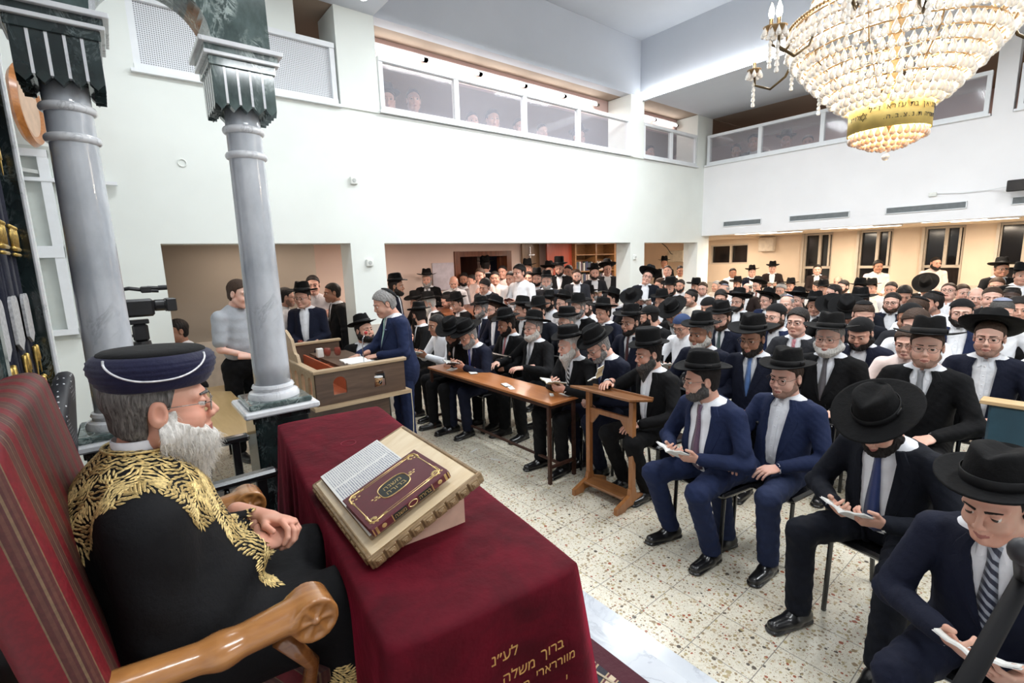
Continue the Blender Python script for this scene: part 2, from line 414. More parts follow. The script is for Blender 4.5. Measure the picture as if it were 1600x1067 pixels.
# ------------------------------------------------------------------ skeleton and clothes
def ik(Sh, Wr, a, b, pole):
    Sh, Wr, pole = map(lambda q: np.array(q, float), (Sh, Wr, pole)); d = Wr-Sh; L = np.linalg.norm(d)
    if L > (a+b)*.995: Wr = Sh+d/L*(a+b)*.995; d = Wr-Sh; L = np.linalg.norm(d)
    x = (a*a-b*b+L*L)/(2*L); h = math.sqrt(max(a*a-x*x, 0)); u = d/L; pl = pole-u*(pole@u); pl /= np.linalg.norm(pl)
    return Sh+u*x+pl*h, Wr
POSES = {  # wrists right, left (forward, left, height above a 0.46 seat for sitters / floor for standers), elbows' swing, curl, book spot
    'lapbook': dict(r=(.33, -.115, .70), l=(.33, .115, .70), curl=.75, book=(.43, 0, .715, .9)),
    'lap': dict(r=(.32, -.13, .655), l=(.32, .13, .655), curl=.3),
    'clasp': dict(r=(.27, -.055, .66), l=(.29, .06, .67), curl=.8),
    'fold': dict(r=(.20, .06, .80), l=(.22, -.05, .83), curl=.6),
    'highbook': dict(r=(.30, -.12, .86), l=(.30, .12, .86), curl=.75, book=(.40, 0, .90, .6)),
    'face': dict(r=(.17, -.02, .98), l=(.25, .08, .74), curl=.9),
    'table': dict(r=(.40, -.16, .80), l=(.36, .17, .80), curl=.35),
    'tablebook': dict(r=(.36, -.11, .80), l=(.36, .11, .80), curl=.75, book=(.46, 0, .83, .5)),
    'sdown': dict(r=(.06, -.27, .74), l=(.06, .27, .74), curl=.4),
    'sbook': dict(r=(.29, -.10, 1.16), l=(.29, .10, 1.16), curl=.75, book=(.39, 0, 1.20, .6)),
    'sclasp': dict(r=(.24, -.05, 1.02), l=(.25, .06, 1.04), curl=.8),
    'sfold': dict(r=(.18, .08, 1.20), l=(.20, -.06, 1.23), curl=.6),
    'sface': dict(r=(.22, .0, 1.42), l=(.24, .06, 1.12), curl=.9),
}
def skeleton(pose, lean=.05, stand=False, fat=0.0, rw=None, lw=None):
    p = POSES[pose]; dz = .43 if stand else 0
    hip = np.array([0, 0, .50+dz])
    R = rotm(0, lean, 0)
    T = lambda q: hip+R@(np.array(q, float)+[0, 0, dz]-hip)
    J = dict(R=R, hip=hip, dz=dz, fat=fat, stand=stand)
    W = {}
    for sd, key in ((-1, 'r'), (1, 'l')):
        Sh = T((-.01, sd*(.178+fat*.4), .962)); tgt = (rw if key == 'r' else lw) or p[key]
        pole = (-.35, sd*.75, -.6) if not stand else (-.5, sd*.6, -.5)
        E_, Wr = ik(Sh, tgt, .29, .265, pole); J[key] = (Sh, E_, Wr)
    J['neck'] = T((-.005, 0, 1.055)); J['T'] = T; J['curl'] = p['curl']
    return J
def loc_upright(P, J):
    X, Y, Z = P; R, h = J['R'], J['hip']
    x = X-h[0]; z = Z-h[2]
    return (R[0, 0]*x+R[2, 0]*z+h[0], Y, R[0, 2]*x+R[2, 2]*z+h[2]-J['dz'])
def torso(U, J, t=0.0):
    f = J['fat']
    d = el(U, (-.015, 0, .875), (.118+f*.3+t, .170+f*.3+t, .20+t))
    d = smin(d, el(U, (.015+f*.4, 0, .70), (.118+f+t, .155+f+t, .20+t)), .06)
    d = smin(d, rc((U[0], np.abs(U[1]), U[2]), (-.020, .045, .992), (-.015, .160+f*.3, .955), .048+t, .055+t), .04)
    return d
def vopen(U, J, kind):
    X, Y, Z = U; f = J['fat']
    if kind == 'open': w = .030+.036*np.clip((Z-.55)/.42, 0, 1)+f*.6
    else: w = np.clip((Z-.70)/.30, 0, 1)*.064+f*.3*np.clip((Z-.70)/.34, 0, 1)
    w = w-.35*np.clip(Z-.985, 0, .06)
    return w-np.abs(Y)
def jacket_sdf(P, J, kind='button'):
    U = loc_upright(P, J); X, Y, Z = U
    d = torso(U, J, .012)
    if J['stand']: d = smin(d, el(U, (0, 0, .50), (.135+J['fat'], .175+J['fat'], .24)), .06)
    else: d = smin(d, el(U, (.0, 0, .56), (.15+J['fat'], .185+J['fat'], .13)), .06)
    vo = vopen(U, J, kind)
    d = smax(d, np.minimum(vo, X-.012), .006) if kind != 'closed' else d
    d = smax(d, Z-1.035, .01)
    for k in 'rl':
        Sh, E_, Wr = J[k]
        wr2 = Wr-(Wr-E_)/np.linalg.norm(Wr-E_)*.012
        a = smin(rc(P, Sh, E_, .061, .053), rc(P, E_, wr2, .053, .041), .02)
        fold = .0065*np.sin((P[0]*.6+P[1]*.3+P[2])*95)*np.exp(-((P[0]-E_[0])**2+(P[1]-E_[1])**2+(P[2]-E_[2])**2)/.008)
        d = smin(d, a+fold, .025)
    d = smax(d, -rc(P, J['neck']+[0, 0, -.03], J['neck']+[.03, 0, .14], .056, .062), .01)
    return d+.0030*np.sin(X*38+Z*21)*np.sin(Y*33-Z*29)+.0015*np.sin(X*90-Z*60)*np.sin(Y*80+Z*75)
def shirt_sdf(P, J, sleeves=True, short=False):
    U = loc_upright(P, J); X, Y, Z = U
    d = torso(U, J, 0 if not sleeves else .004)
    d = smax(d, .56-Z, .01)
    Sn = J['neck']
    if sleeves:
        for k in 'rl':
            Sh, E_, Wr = J[k]
            if short: a = rc(P, Sh, Sh+(E_-Sh)*.75, .062, .060)
            else:
                a = smin(rc(P, Sh, E_, .060, .050), rc(P, E_, Wr, .050, .038), .02)
                a = a+.003*np.sin((P[0]*.6+P[1]*.3+P[2])*95)*np.exp(-((P[0]-E_[0])**2+(P[1]-E_[1])**2+(P[2]-E_[2])**2)/.01)
            d = smin(d, a, .025)
    else:
        for k in 'rl':
            Sh, E_, Wr = J[k]; u = (Wr-E_)/np.linalg.norm(Wr-E_)
            cuff = np.maximum(rc(P, Wr-u*.06, Wr+u*.012, .036, .034), (P[0]-Wr[0])*u[0]+(P[1]-Wr[1])*u[1]+(P[2]-Wr[2])*u[2]-.012)
            d = np.minimum(d, cuff)
    d = d+.0028*np.sin(X*60+Z*34+Y*20)*np.sin(Y*38-Z*41)
    d = smax(d, -rc(P, Sn+[0, 0, -.02], Sn+[.03, 0, .14], .050, .058), .004)
    return d
def trousers_sdf(P, J, legs):
    f = J['fat']
    if J['stand']:
        d = el(P, (0, 0, .90), (.115+f, .155+f, .14))
        for k, (h, kn, an) in legs.items(): d = smin(d, smin(rc(P, h, kn, .088, .066), rc(P, kn, an, .066, .058), .02), .03)
    else:
        d = el(P, (.0, 0, .54), (.135+f, .165+f, .10))
        for k, (h, kn, an) in legs.items(): d = smin(d, smin(rc(P, h, kn, .088+f*.3, .070), rc(P, kn, an, .068, .060), .02), .02 if k else .03)
    d = d+.0035*np.sin(P[0]*55+P[2]*30)*np.sin(P[1]*45+P[2]*35)+.002*np.sin(P[0]*110-P[2]*90)*np.sin(P[1]*60)
    return smax(d, .075-P[2], .01)
def legset(stand, spread=.14, foot=(.40, .40), cross=False, fy=(0, 0)):
    L = {}
    for i, sd in enumerate((-1, 1)):
        if stand: L[i] = ((0, sd*.085, .90), (.02, sd*.10, .50), (0, sd*.11, .10))
        else:
            kn = (.42, sd*spread, .525); an = (foot[i], sd*(spread-.01)+fy[i], .10)
            L[i] = ((.0, sd*.09, .54), kn, an)
    return L
_sh = {}
def shoe_mesh():
    if 's' not in _sh:
        def f(*P):
            X, Y, Z = P
            d = smin(rc((X, Y*1.05, Z), (-.055, 0, .040), (.03, 0, .045), .040, .044), rc((X, Y, Z*1.3), (.03, 0, .045), (.155, -.004, .040), .046, .036), .02)
            d = smin(d, rc(P, (-.03, 0, .05), (-.02, 0, .105), .042, .040), .02)
            d = smax(d, .004-Z, .004)
            sole = np.maximum(np.maximum(rc((X, Y, Z*0), (-.055, 0, 0), (.155, -.004, 0), .043, .044), Z-.016), .002-Z)
            return np.minimum(d, sole)
        V, Q = surf(f, (-.12, -.07, -.01), (.22, .07, .16), .006); _sh['s'] = mesh('shoe', V, Q, True)
    return _sh['s']
# ------------------------------------------------------------------ hats
def hat_mesh(kind):
    k = ('hat', kind)
    if k in _hc: return _hc[k]
    bw, hc, dent, pinch, curl, top = {'wide': (.092, .118, .022, .22, .020, .88), 'fedora': (.070, .115, .024, .26, .016, .86), 'round': (.062, .105, 0, 0, .024, .93), 'tall': (.060, .135, .004, 0, .012, .97)}[kind]
    n = 40; V = []; Fc = []
    ax, ay = .103, .086
    prof = []   # (radius fraction, height, zone)
    for t in (0.02, .3, .6, .85): prof.append((top*t*.92, hc, 'top'))
    prof += [(top*.985*.98, hc-.006, 'top'), (top*1.0, hc-.018, 'side'), ((top+1)/2+.01, hc*.55, 'side'), (1.0, hc*.25, 'side'), (1.02, .006, 'side')]
    for t in (.12, .35, .65, .9, 1.0): prof.append((('b', t), 0, 'brim'))
    for t in (1.0, .65, .3, .0): prof.append((('u', t), 0, 'brim'))
    prof += [(.97, .03, 'in'), (.6, .05, 'in')]
    for q, z, zone in prof:
        for i in range(n):
            a = 2*PI*i/n; ca, sa = math.cos(a), math.sin(a)
            if isinstance(q, tuple):
                t = q[1]; R = 1.02; x = (ax*R+bw*t)*ca; y = (ay*R+bw*t*.97)*sa
                zz = .004+curl*(t**1.6)*(abs(sa)**2*1.15-.35*max(ca, 0)+.25*max(-ca, 0))+(.004*t if q[0] == 'b' else -.0015-.0*t)
                if q[0] == 'u' and t == 0: x, y = ax*.985*ca, ay*.985*sa
            else:
                x, y = ax*q*ca, ay*q*sa; zz = z
                if zone == 'top':
                    zz += -dent*math.exp(-(y/.030)**2)*(1-.3*abs(ca)*q)+.006*ca*q
                if zone != 'in' and z > .04:
                    y *= 1-pinch*max(ca, 0)**1.5*(z/hc)**2
            V.append((x, y, zz))
    m = len(prof)
    for r_ in range(m-1):
        for i in range(n): j = (i+1) % n; Fc.append((r_*n+i, (r_+1)*n+i, (r_+1)*n+j, r_*n+j))
    Fc.append(tuple(range(n))); Fc.append(tuple(range((m-1)*n, m*n))[::-1])
    _hc[k] = mesh('hat', V, Fc, True)
    # ribbon
    V = []; Fc = []
    for z, e in ((.004, .0035), (.006, .0045), (.034, .0045), (.036, .002)):
        for i in range(n):
            a = 2*PI*i/n; s = 1.02-.01*z/.03
            V.append(((ax*s+e)*math.cos(a), (ay*s+e)*math.sin(a), z+.004))
    for r_ in range(3):
        for i in range(n): j = (i+1) % n; Fc.append((r_*n+i, r_*n+j, (r_+1)*n+j, (r_+1)*n+i))
    b = MB(); b.add(V, Fc); b.box((-.022, .088, .012), (.022, .096, .034), 0, .003)
    _hc[('rib', kind)] = mesh('ribbon', b.v, b.f, True)
    return _hc[k]
def kippah_mesh(big=False):
    k = ('kip', big)
    if k in _hc: return _hc[k]
    b = MB(); R = 1.0 if big else .86; pr = []
    for i in range(9):
        a = (PI*.41 if big else PI*.25)*(1-i/8); pr.append((math.sin(a)+.001, math.cos(a)))
    prof = [(p[0]*.112, p[1]*.105) for p in pr]; inner = [(p[0]*.108, p[1]*.101) for p in pr[::-1]]
    b.lathe(prof[:], 24, (0, 0, 0), 0, 1, .86, None, False)
    b.lathe(inner[:], 24, (0, 0, 0), 0, 1, .86, None, False)
    _hc[k] = mesh('kippah', b.v, b.f, True); return _hc[k]
def glasses_mesh(kind, r=.0012):
    k = ('gl', kind, r)
    if k in _hc: return _hc[k]
    b = MB()
    for s in (-1, 1):
        pts = []
        for i in range(16):
            a = 2*PI*i/16; rx, rz = (.024, .017) if kind == 'oval' else (.0225, .0215) if kind == 'roundg' else (.026, .017)
            e = 1 if kind != 'rect' else .75
            c_, s_ = math.cos(a), math.sin(a)
            y = rx*math.copysign(abs(c_)**e, c_); z = rz*math.copysign(abs(s_)**e, s_)
            pts.append((.1045-abs(s*.033+y)*.12, s*.033+y, -.003+z))
        b.tube(pts, r, 5, 0, True)
        b.tube([(.1045-.0587*.12, s*.0587, .004), (.085, s*.074, .006), (.03, s*.080, .006), (-.008, s*.081, .004), (-.022, s*.079, -.012)], r, 5)
    b.tube([(.1035, -.010, .001), (.107, 0, .005), (.1035, .010, .001)], r, 5)
    _hc[k] = mesh('glasses', b.v, b.f, True); return _hc[k]
# ------------------------------------------------------------------ prayer booklets
def book_mesh(w=.105, h=.16, op=.35, t=.006):
    k = ('book', w, h, op, t)
    if k in _hc: return _hc[k]
    b = MB()
    for s in (-1, 1):
        # page block bowed a little near the spine, slightly smaller than the cover
        V = []; Fc = []
        n = 8
        for i in range(n+1):
            u = i/n; y = s*u*w*.96*math.cos(op)*1.0; z = u*w*math.sin(op)+.010*math.sin(PI*min(u*1.6, 1))*(1-u*.6)
            for dz in (0, t):
                for x in (-h*.48, h*.48): V.append((x, y, z+dz))
        for i in range(n):
            a = i*4
            Fc += [(a+2, a+3, a+7, a+6), (a, a+4, a+5, a+1), (a, a+2, a+6, a+4), (a+1, a+5, a+7, a+3)]
        Fc += [(0, 1, 3, 2), (n*4, n*4+2, n*4+3, n*4+1)]
        b.add(V, Fc, 0)
        V = []; Fc = []
        for i in range(n+1):
            u = i/n; y = s*u*w*math.cos(op); z = u*w*math.sin(op)+.010*math.sin(PI*min(u*1.6, 1))*(1-u*.6)
            for dz in (-.002, -.0004):
                for x in (-h*.5, h*.5): V.append((x, y, z+dz))
        for i in range(n):
            a = i*4
            Fc += [(a+2, a+3, a+7, a+6), (a, a+4, a+5, a+1), (a, a+2, a+6, a+4), (a+1, a+5, a+7, a+3)]
        b.add(V, Fc, 1)
    _hc[k] = mesh('prayer_book', b.v, b.f, False, b.m); return _hc[k]
# ------------------------------------------------------------------ people: materials
def fabric(name, c, rough=.85, weave=900, var=.10, sheen=.0, spec=.25):
    m, nt, b = _new(name); v = coords(nt); f = noise(nt, v, 7, 4)
    nt.links.new(ramp(nt, f, [(.3, tuple(x*(1-var) for x in c)), (.7, tuple(min(1, x*(1+var)) for x in c))]), b.inputs['Base Color'])
    b.inputs['Roughness'].default_value = rough; b.inputs['Specular IOR Level'].default_value = spec
    if sheen: b.inputs['Sheen Weight'].default_value = sheen; b.inputs['Sheen Roughness'].default_value = .5
    n = noise(nt, v, 26, 4, .6); bump(nt, b, n, .35, .012); return m
def fibre(name, c1, c2, rough=.6):
    m, nt, b = _new(name); v = coords(nt, (180, 180, 28)); f = noise(nt, v, 1.0, 3, .6, .6)
    nt.links.new(ramp(nt, f, [(.3, c1), (.7, c2)]), b.inputs['Base Color']); b.inputs['Roughness'].default_value = rough; b.inputs['Specular IOR Level'].default_value = .25
    bump(nt, b, f, .7, .004); return m
def skinm(name, c):
    m, nt, b = _new(name); v = coords(nt); f = noise(nt, v, 16, 4)
    r = tuple(min(1, x*k) for x, k in zip(c, (1.04, .84, .80)))
    nt.links.new(ramp(nt, f, [(.35, c), (.7, r)]), b.inputs['Base Color']); b.inputs['Roughness'].default_value = .48
    b.inputs['Subsurface Weight'].default_value = .0; b.inputs['Specular IOR Level'].default_value = .4
    bump(nt, b, noise(nt, v, 320, 3), .10, .002); return m
SKIN = {'fair': skinm('skin_fair', (.70, .45, .36)), 'mid': skinm('skin_mid', (.60, .36, .27)), 'tan': skinm('skin_tan', (.40, .215, .14)), 'dark': skinm('skin_dark', (.055, .032, .024))}
STUB = plain('stubble_skin', (.27, .155, .115), .6, var=.25, scale=300); LIP = plain('lips', (.34, .12, .10), .45); EYEW = plain('eye_white', (.62, .58, .54), .2, var=.02); IRIS = plain('iris', (.035, .02, .013), .15, var=.2)
HAIRM = {'black': fibre('hair_black', (.006, .005, .005), (.022, .017, .015)), 'brown': fibre('hair_brown', (.022, .012, .008), (.065, .036, .022)),
         'grey': fibre('hair_grey', (.11, .105, .10), (.40, .39, .38)), 'white': fibre('hair_white', (.42, .40, .37), (.80, .78, .74)),
         'salt': fibre('hair_salt', (.03, .027, .025), (.20, .19, .18)), 'darkgrey': fibre('hair_darkgrey', (.018, .017, .017), (.11, .105, .10))}
CL = {'N': fabric('navy_wool', (.0062, .0085, .022)), 'B': fabric('black_wool', (.0035, .0036, .0045)), 'U': fabric('blue_wool', (.011, .019, .058)), 'G': fabric('charcoal_wool', (.020, .021, .026)),
      'D': fabric('dark_navy_wool', (.0040, .0055, .011)), 'W': fabric('white_cotton', (.82, .84, .88), .7), 'P': fabric('pale_pink_cotton', (.80, .66, .62), .7), 'K': fabric('black_cotton', (.010, .010, .012)),
      'R': fabric('grey_cotton', (.34, .36, .39), .8), 'C': fabric('cream_cotton', (.78, .72, .64), .7), 'Q': fabric('brown_black_wool', (.022, .014, .013)), 'T': fabric('patterned_cotton', (.62, .60, .62), .7),
      'Z': fabric('mid_blue_wool', (.018, .027, .068))}
CNAME = {'N': 'navy suit', 'B': 'black suit', 'U': 'blue suit', 'G': 'charcoal suit', 'D': 'dark suit', 'W': 'white shirt', 'P': 'pale shirt', 'K': 'black shirt', 'R': 'grey T-shirt', 'C': 'cream shirt', 'Q': 'brownish black suit', 'T': 'patterned shirt', 'Z': 'bright blue suit'}
FELT = fabric('black_felt', (.0032, .0032, .0036), .85, var=.15, spec=.18); RIB = plain('hat_ribbon', (.003, .003, .0035), .6, var=.2, spec=.3)
VELV = fabric('black_velvet', (.0028, .0028, .0034), .9, sheen=.04); KBLUE = fabric('blue_kippah_cloth', (.03, .05, .12)); KWHITE = fabric('white_kippah_cloth', (.7, .68, .66)); KPALE = fabric('grey_kippah_cloth', (.22, .24, .32))
LEATH = plain('black_leather', (.006, .006, .007), .28, var=.2, coat=.4); WIRE = plain('glasses_metal', (.30, .28, .26), .25, 1); WIRED = plain('glasses_dark', (.02, .018, .018), .25)
PAGE = _new('page_paper')
def _page():
    m, nt, b = PAGE; v = coords(nt, (1, 1, 1))
    w = N(nt, 'ShaderNodeTexWave', wave_type='BANDS', bands_direction='X'); w.inputs['Scale'].default_value = 50; nt.links.new(v, w.inputs[0])
    n = noise(nt, v, 420, 2); mm = N(nt, 'ShaderNodeMath', operation='MULTIPLY'); nt.links.new(w.outputs['Fac'], mm.inputs[0]); nt.links.new(n, mm.inputs[1])
    nt.links.new(ramp(nt, mm.outputs[0], [(.40, (.80, .80, .76)), (.52, (.50, .50, .50))]), b.inputs['Base Color']); b.inputs['Roughness'].default_value = .7; return m
PAGE = _page()
COVW = plain('booklet_cover_white', (.72, .72, .70), .6); COVT = plain('booklet_cover_tan', (.42, .34, .20), .6); COVD = plain('book_cover_dark', (.03, .02, .018), .5); COVR = plain('book_cover_red', (.22, .03, .03), .5)
def tiemat(name, c1, c2=None, kind='stripe', sc=60):
    m, nt, b = _new(name); v = coords(nt)
    if c2 is None: nt.links.new(ramp(nt, noise(nt, v, 30, 3), [(.3, tuple(x*.8 for x in c1)), (.7, c1)]), b.inputs['Base Color'])
    elif kind == 'stripe':
        w = N(nt, 'ShaderNodeTexWave', wave_type='BANDS', bands_direction='DIAGONAL'); w.inputs['Scale'].default_value = sc; nt.links.new(v, w.inputs[0])
        nt.links.new(ramp(nt, w.outputs['Fac'], [(.55, c1), (.62, c2)]), b.inputs['Base Color'])
    else:
        w = N(nt, 'ShaderNodeTexChecker'); w.inputs['Scale'].default_value = sc; w.inputs[1].default_value = rgb(c1); w.inputs[2].default_value = rgb(c2); nt.links.new(v, w.inputs[0])
        nt.links.new(w.outputs[0], b.inputs['Base Color'])
    b.inputs['Roughness'].default_value = .42; b.inputs['Sheen Weight'].default_value = .2; return m
TIES = {'navy stripe': tiemat('tie_navy_stripe', (.012, .016, .04), (.35, .38, .44), sc=18), 'blue': tiemat('tie_blue', (.03, .055, .20), (.015, .03, .11), 'check', 220), 'check': tiemat('tie_check', (.20, .09, .13), (.05, .05, .10), 'check', 150),
        'black white': tiemat('tie_black_white', (.02, .02, .022), (.75, .75, .75), sc=16), 'navy dot': tiemat('tie_navy_dot', (.02, .03, .12), (.08, .10, .22), 'check', 130), 'grey': tiemat('tie_grey', (.26, .27, .29)),
        'pink': tiemat('tie_pink', (.50, .16, .20), (.62, .30, .32), sc=22), 'rose': tiemat('tie_rose', (.42, .15, .16)), 'royal': tiemat('tie_royal', (.06, .08, .42)), 'dark red': tiemat('tie_dark_red', (.07, .018, .022)),
        'sky': tiemat('tie_sky', (.10, .20, .46)), 'taupe': tiemat('tie_taupe', (.12, .11, .12)), 'mint': tiemat('tie_mint', (.40, .68, .62)), 'green': tiemat('tie_green', (.04, .07, .07)), 'purple': tiemat('tie_purple', (.10, .03, .10)), 'black': tiemat('tie_black', (.01, .01, .012)), 'red': tiemat('tie_red', (.20, .05, .04))}
def tie_mesh(J, sdf, z1=.60):
    zs = np.linspace(1.035, z1, 22); xs = np.linspace(.02, .26, 240)
    V = []; Fc = []
    xf = []
    for z in zs:
        D = sdf((xs, np.zeros_like(xs), np.full_like(xs, z))); k = np.where(D < 0)[0]; xf.append(xs[k[-1]] if len(k) else .06)
    xf = np.array(xf); xf[0] = max(xf[0], .066)
    for i in range(2, len(xf)): xf[i] = max(xf[i], (xf[i-1]+xf[min(i+1, len(xf)-1)])/2-.002)
    for i, z in enumerate(zs):
        t = i/(len(zs)-1); w = .020-.006*min(1, t/.12) if t < .10 else .014+.027*min(1, (t-.10)/.75)
        if i == len(zs)-1: w = .006
        x = xf[i]+(.010 if t < .1 else .004)
        for y, dx in ((-w, 0), (0, .005), (w, 0), (0, -.004)): V.append(J['T']((x+dx, y, z)))
    for i in range(len(zs)-1):
        for k in range(4): Fc.append((i*4+k, i*4+(k+1) % 4, (i+1)*4+(k+1) % 4, (i+1)*4+k))
    Fc += [(0, 1, 2, 3)[::-1], tuple(len(V)-4+k for k in range(4))]
    return mesh('tie', V, Fc, True)
def front_x(J, ys, zs, t):
    xs = np.linspace(.0, .30, 300); D = torso((xs[None, :], np.asarray(ys)[:, None], np.asarray(zs)[:, None]), J, t)
    out = []
    for row in D:
        k = np.where(row < 0)[0]; out.append(xs[k[-1]] if len(k) else .03)
    return np.array(out)
def collar_mesh(J):
    n = 18; V = []; Fc = []
    for sd in (-1, 1):
        o = len(V)
        for i in range(n+1):
            ph = math.radians(9+171*i/n); c_, s_ = math.cos(ph), math.sin(ph); cx = .004; fr = max(0, c_)
            top = (cx+.063*c_, sd*.063*s_, 1.068-.022*fr); top2 = (cx+.067*c_, sd*.067*s_, 1.067-.022*fr)
            dg = 9+171*i/n; pk = max(0, 1-abs(dg-24)/26)
            r_ = .070+.018*pk; bo = (cx+r_*c_+.006*pk, sd*(r_*s_+.006*pk), 1.022-.010*fr-.042*pk)
            inn = (cx+.064*c_, sd*.064*s_, 1.010-.01*fr); bi = (bo[0]-.003*c_, bo[1]-.003*s_*sd, bo[2]+.001)
            V += [J['T'](q) for q in (inn, top, top2, bo, bi)]
        for i in range(n):
            for k in range(5):
                q = (o+i*5+k, o+i*5+(k+1) % 5, o+(i+1)*5+(k+1) % 5, o+(i+1)*5+k); Fc.append(q if sd > 0 else q[::-1])
        Fc += [tuple(o+k for k in range(5)), tuple(o+n*5+k for k in range(5))]
    return mesh('collar', V, Fc, False)
def placket_mesh(J, z1):
    b = MB(); zs = np.linspace(1.02, z1, 24); fx = front_x(J, [0]*24, zs, .004)
    for i in range(23):
        q = []
        for z, x in ((zs[i], fx[i]), (zs[i+1], fx[i+1])):
            for y, h in ((-.015, -.002), (-.015, .0035), (.015, .0035), (.015, -.002)): q.append(tuple(J['T']((x+h, y, z))))
        b.add(q, [(0, 1, 5, 4), (1, 2, 6, 5), (2, 3, 7, 6), (3, 0, 4, 7)])
    for i in range(2, 23, 4): b.ball(tuple(J['T']((fx[i]+.004, 0, zs[i]))), .0045, 4)
    return mesh('placket', b.v, b.f, False)
def lapel_mesh(J, kind, sd):
    n = 16; zb = .72 if kind == 'button' else .62; V = []; Fc = []
    for i in range(n+1):
        t = i/n; z = 1.035+(zb-1.035)*t
        yi = float((vopen((0, np.zeros(1), np.array([z])), J, kind))[0])-.001
        w = .030+.02*t/.2 if t < .2 else (.036 if t < .26 else .058*(1-((t-.26)/.74)**1.6)+.006)
        ys = [yi, yi+w*.5, yi+w]; fx = front_x(J, [sd*y for y in ys], [z]*3, .012)
        for y, x, h in zip(ys, fx, (.006, .0095, .0065)): V.append(J['T']((x+h, sd*y, z)))
        for y, x in zip(ys[::-1], fx[::-1]): V.append(J['T']((x-.004, sd*y, z)))
    for i in range(n):
        for k in range(6):
            q = (i*6+k, i*6+(k+1) % 6, (i+1)*6+(k+1) % 6, (i+1)*6+k); Fc.append(q if sd > 0 else q[::-1])
    Fc += [tuple(range(6)), tuple(range(n*6, n*6+6))]
    return mesh('lapel', V, Fc, False)
BANDM = plain('steel_watch', (.45, .45, .47), .25, 1)
def watch(M, root, mats):
    b = MB(); mm = Matrix(M.tolist())
    b.lathe([(.0285, -.008), (.0305, -.006), (.0305, .006), (.0285, .008)], 20, (0, 0, 0), 0, 1, 1, mm @ Matrix.Translation((-.012, 0, 0)) @ Matrix.Rotation(PI/2, 4, 'Y') @ Matrix.Diagonal((.82, 1.12, 1, 1)))
    b.lathe([(.015, 0), (.017, .002), (.017, .007), (.014, .009)], 20, (0, 0, 0), 1, 1, 1, mm @ Matrix.Translation((-.012, 0, .024)))
    b.build('watch', [BANDM, COVW], root, True)
# ------------------------------------------------------------------ one person
PEOPLE = []; _cm = {}
RES = {0: (.0145, .0062, .0052), 1: (.0115, .0046, .004), 2: (.0085, .0034, .0030)}
def M4(R, t):
    M = np.eye(4); M[:3, :3] = R; M[:3, 3] = t; return M
def inner_body(J, L, *key):
    k = ('inner', str(L), J['stand'], J['fat'], str(key))
    if k not in _cm:
        def f(*P):
            d = torso(loc_upright(P, J), J, -.018); n_ = J['neck']; d = smin(d, rc(P, n_+[-.01, 0, -.06], n_+[-.005, 0, .03], .05, .048), .02)
            d = smin(d, el(P, (0, 0, .54 if not J['stand'] else .92), (.10, .13, .08)), .04)
            for q in 'rl': Sh, E_, Wr = J[q]; d = smin(d, smin(rc(P, Sh, E_, .040, .034), rc(P, E_, Wr, .034, .025), .015), .02)
            for h, kn, an in L.values(): d = smin(d, smin(rc(P, h, kn, .065, .048), rc(P, kn, an, .048, .032), .02), .03)
            return d
        _cm[k] = surf(f, (-.30, -.46, .03), (.62, .46, 1.16+J['dz']), .021)
    return _cm[k]
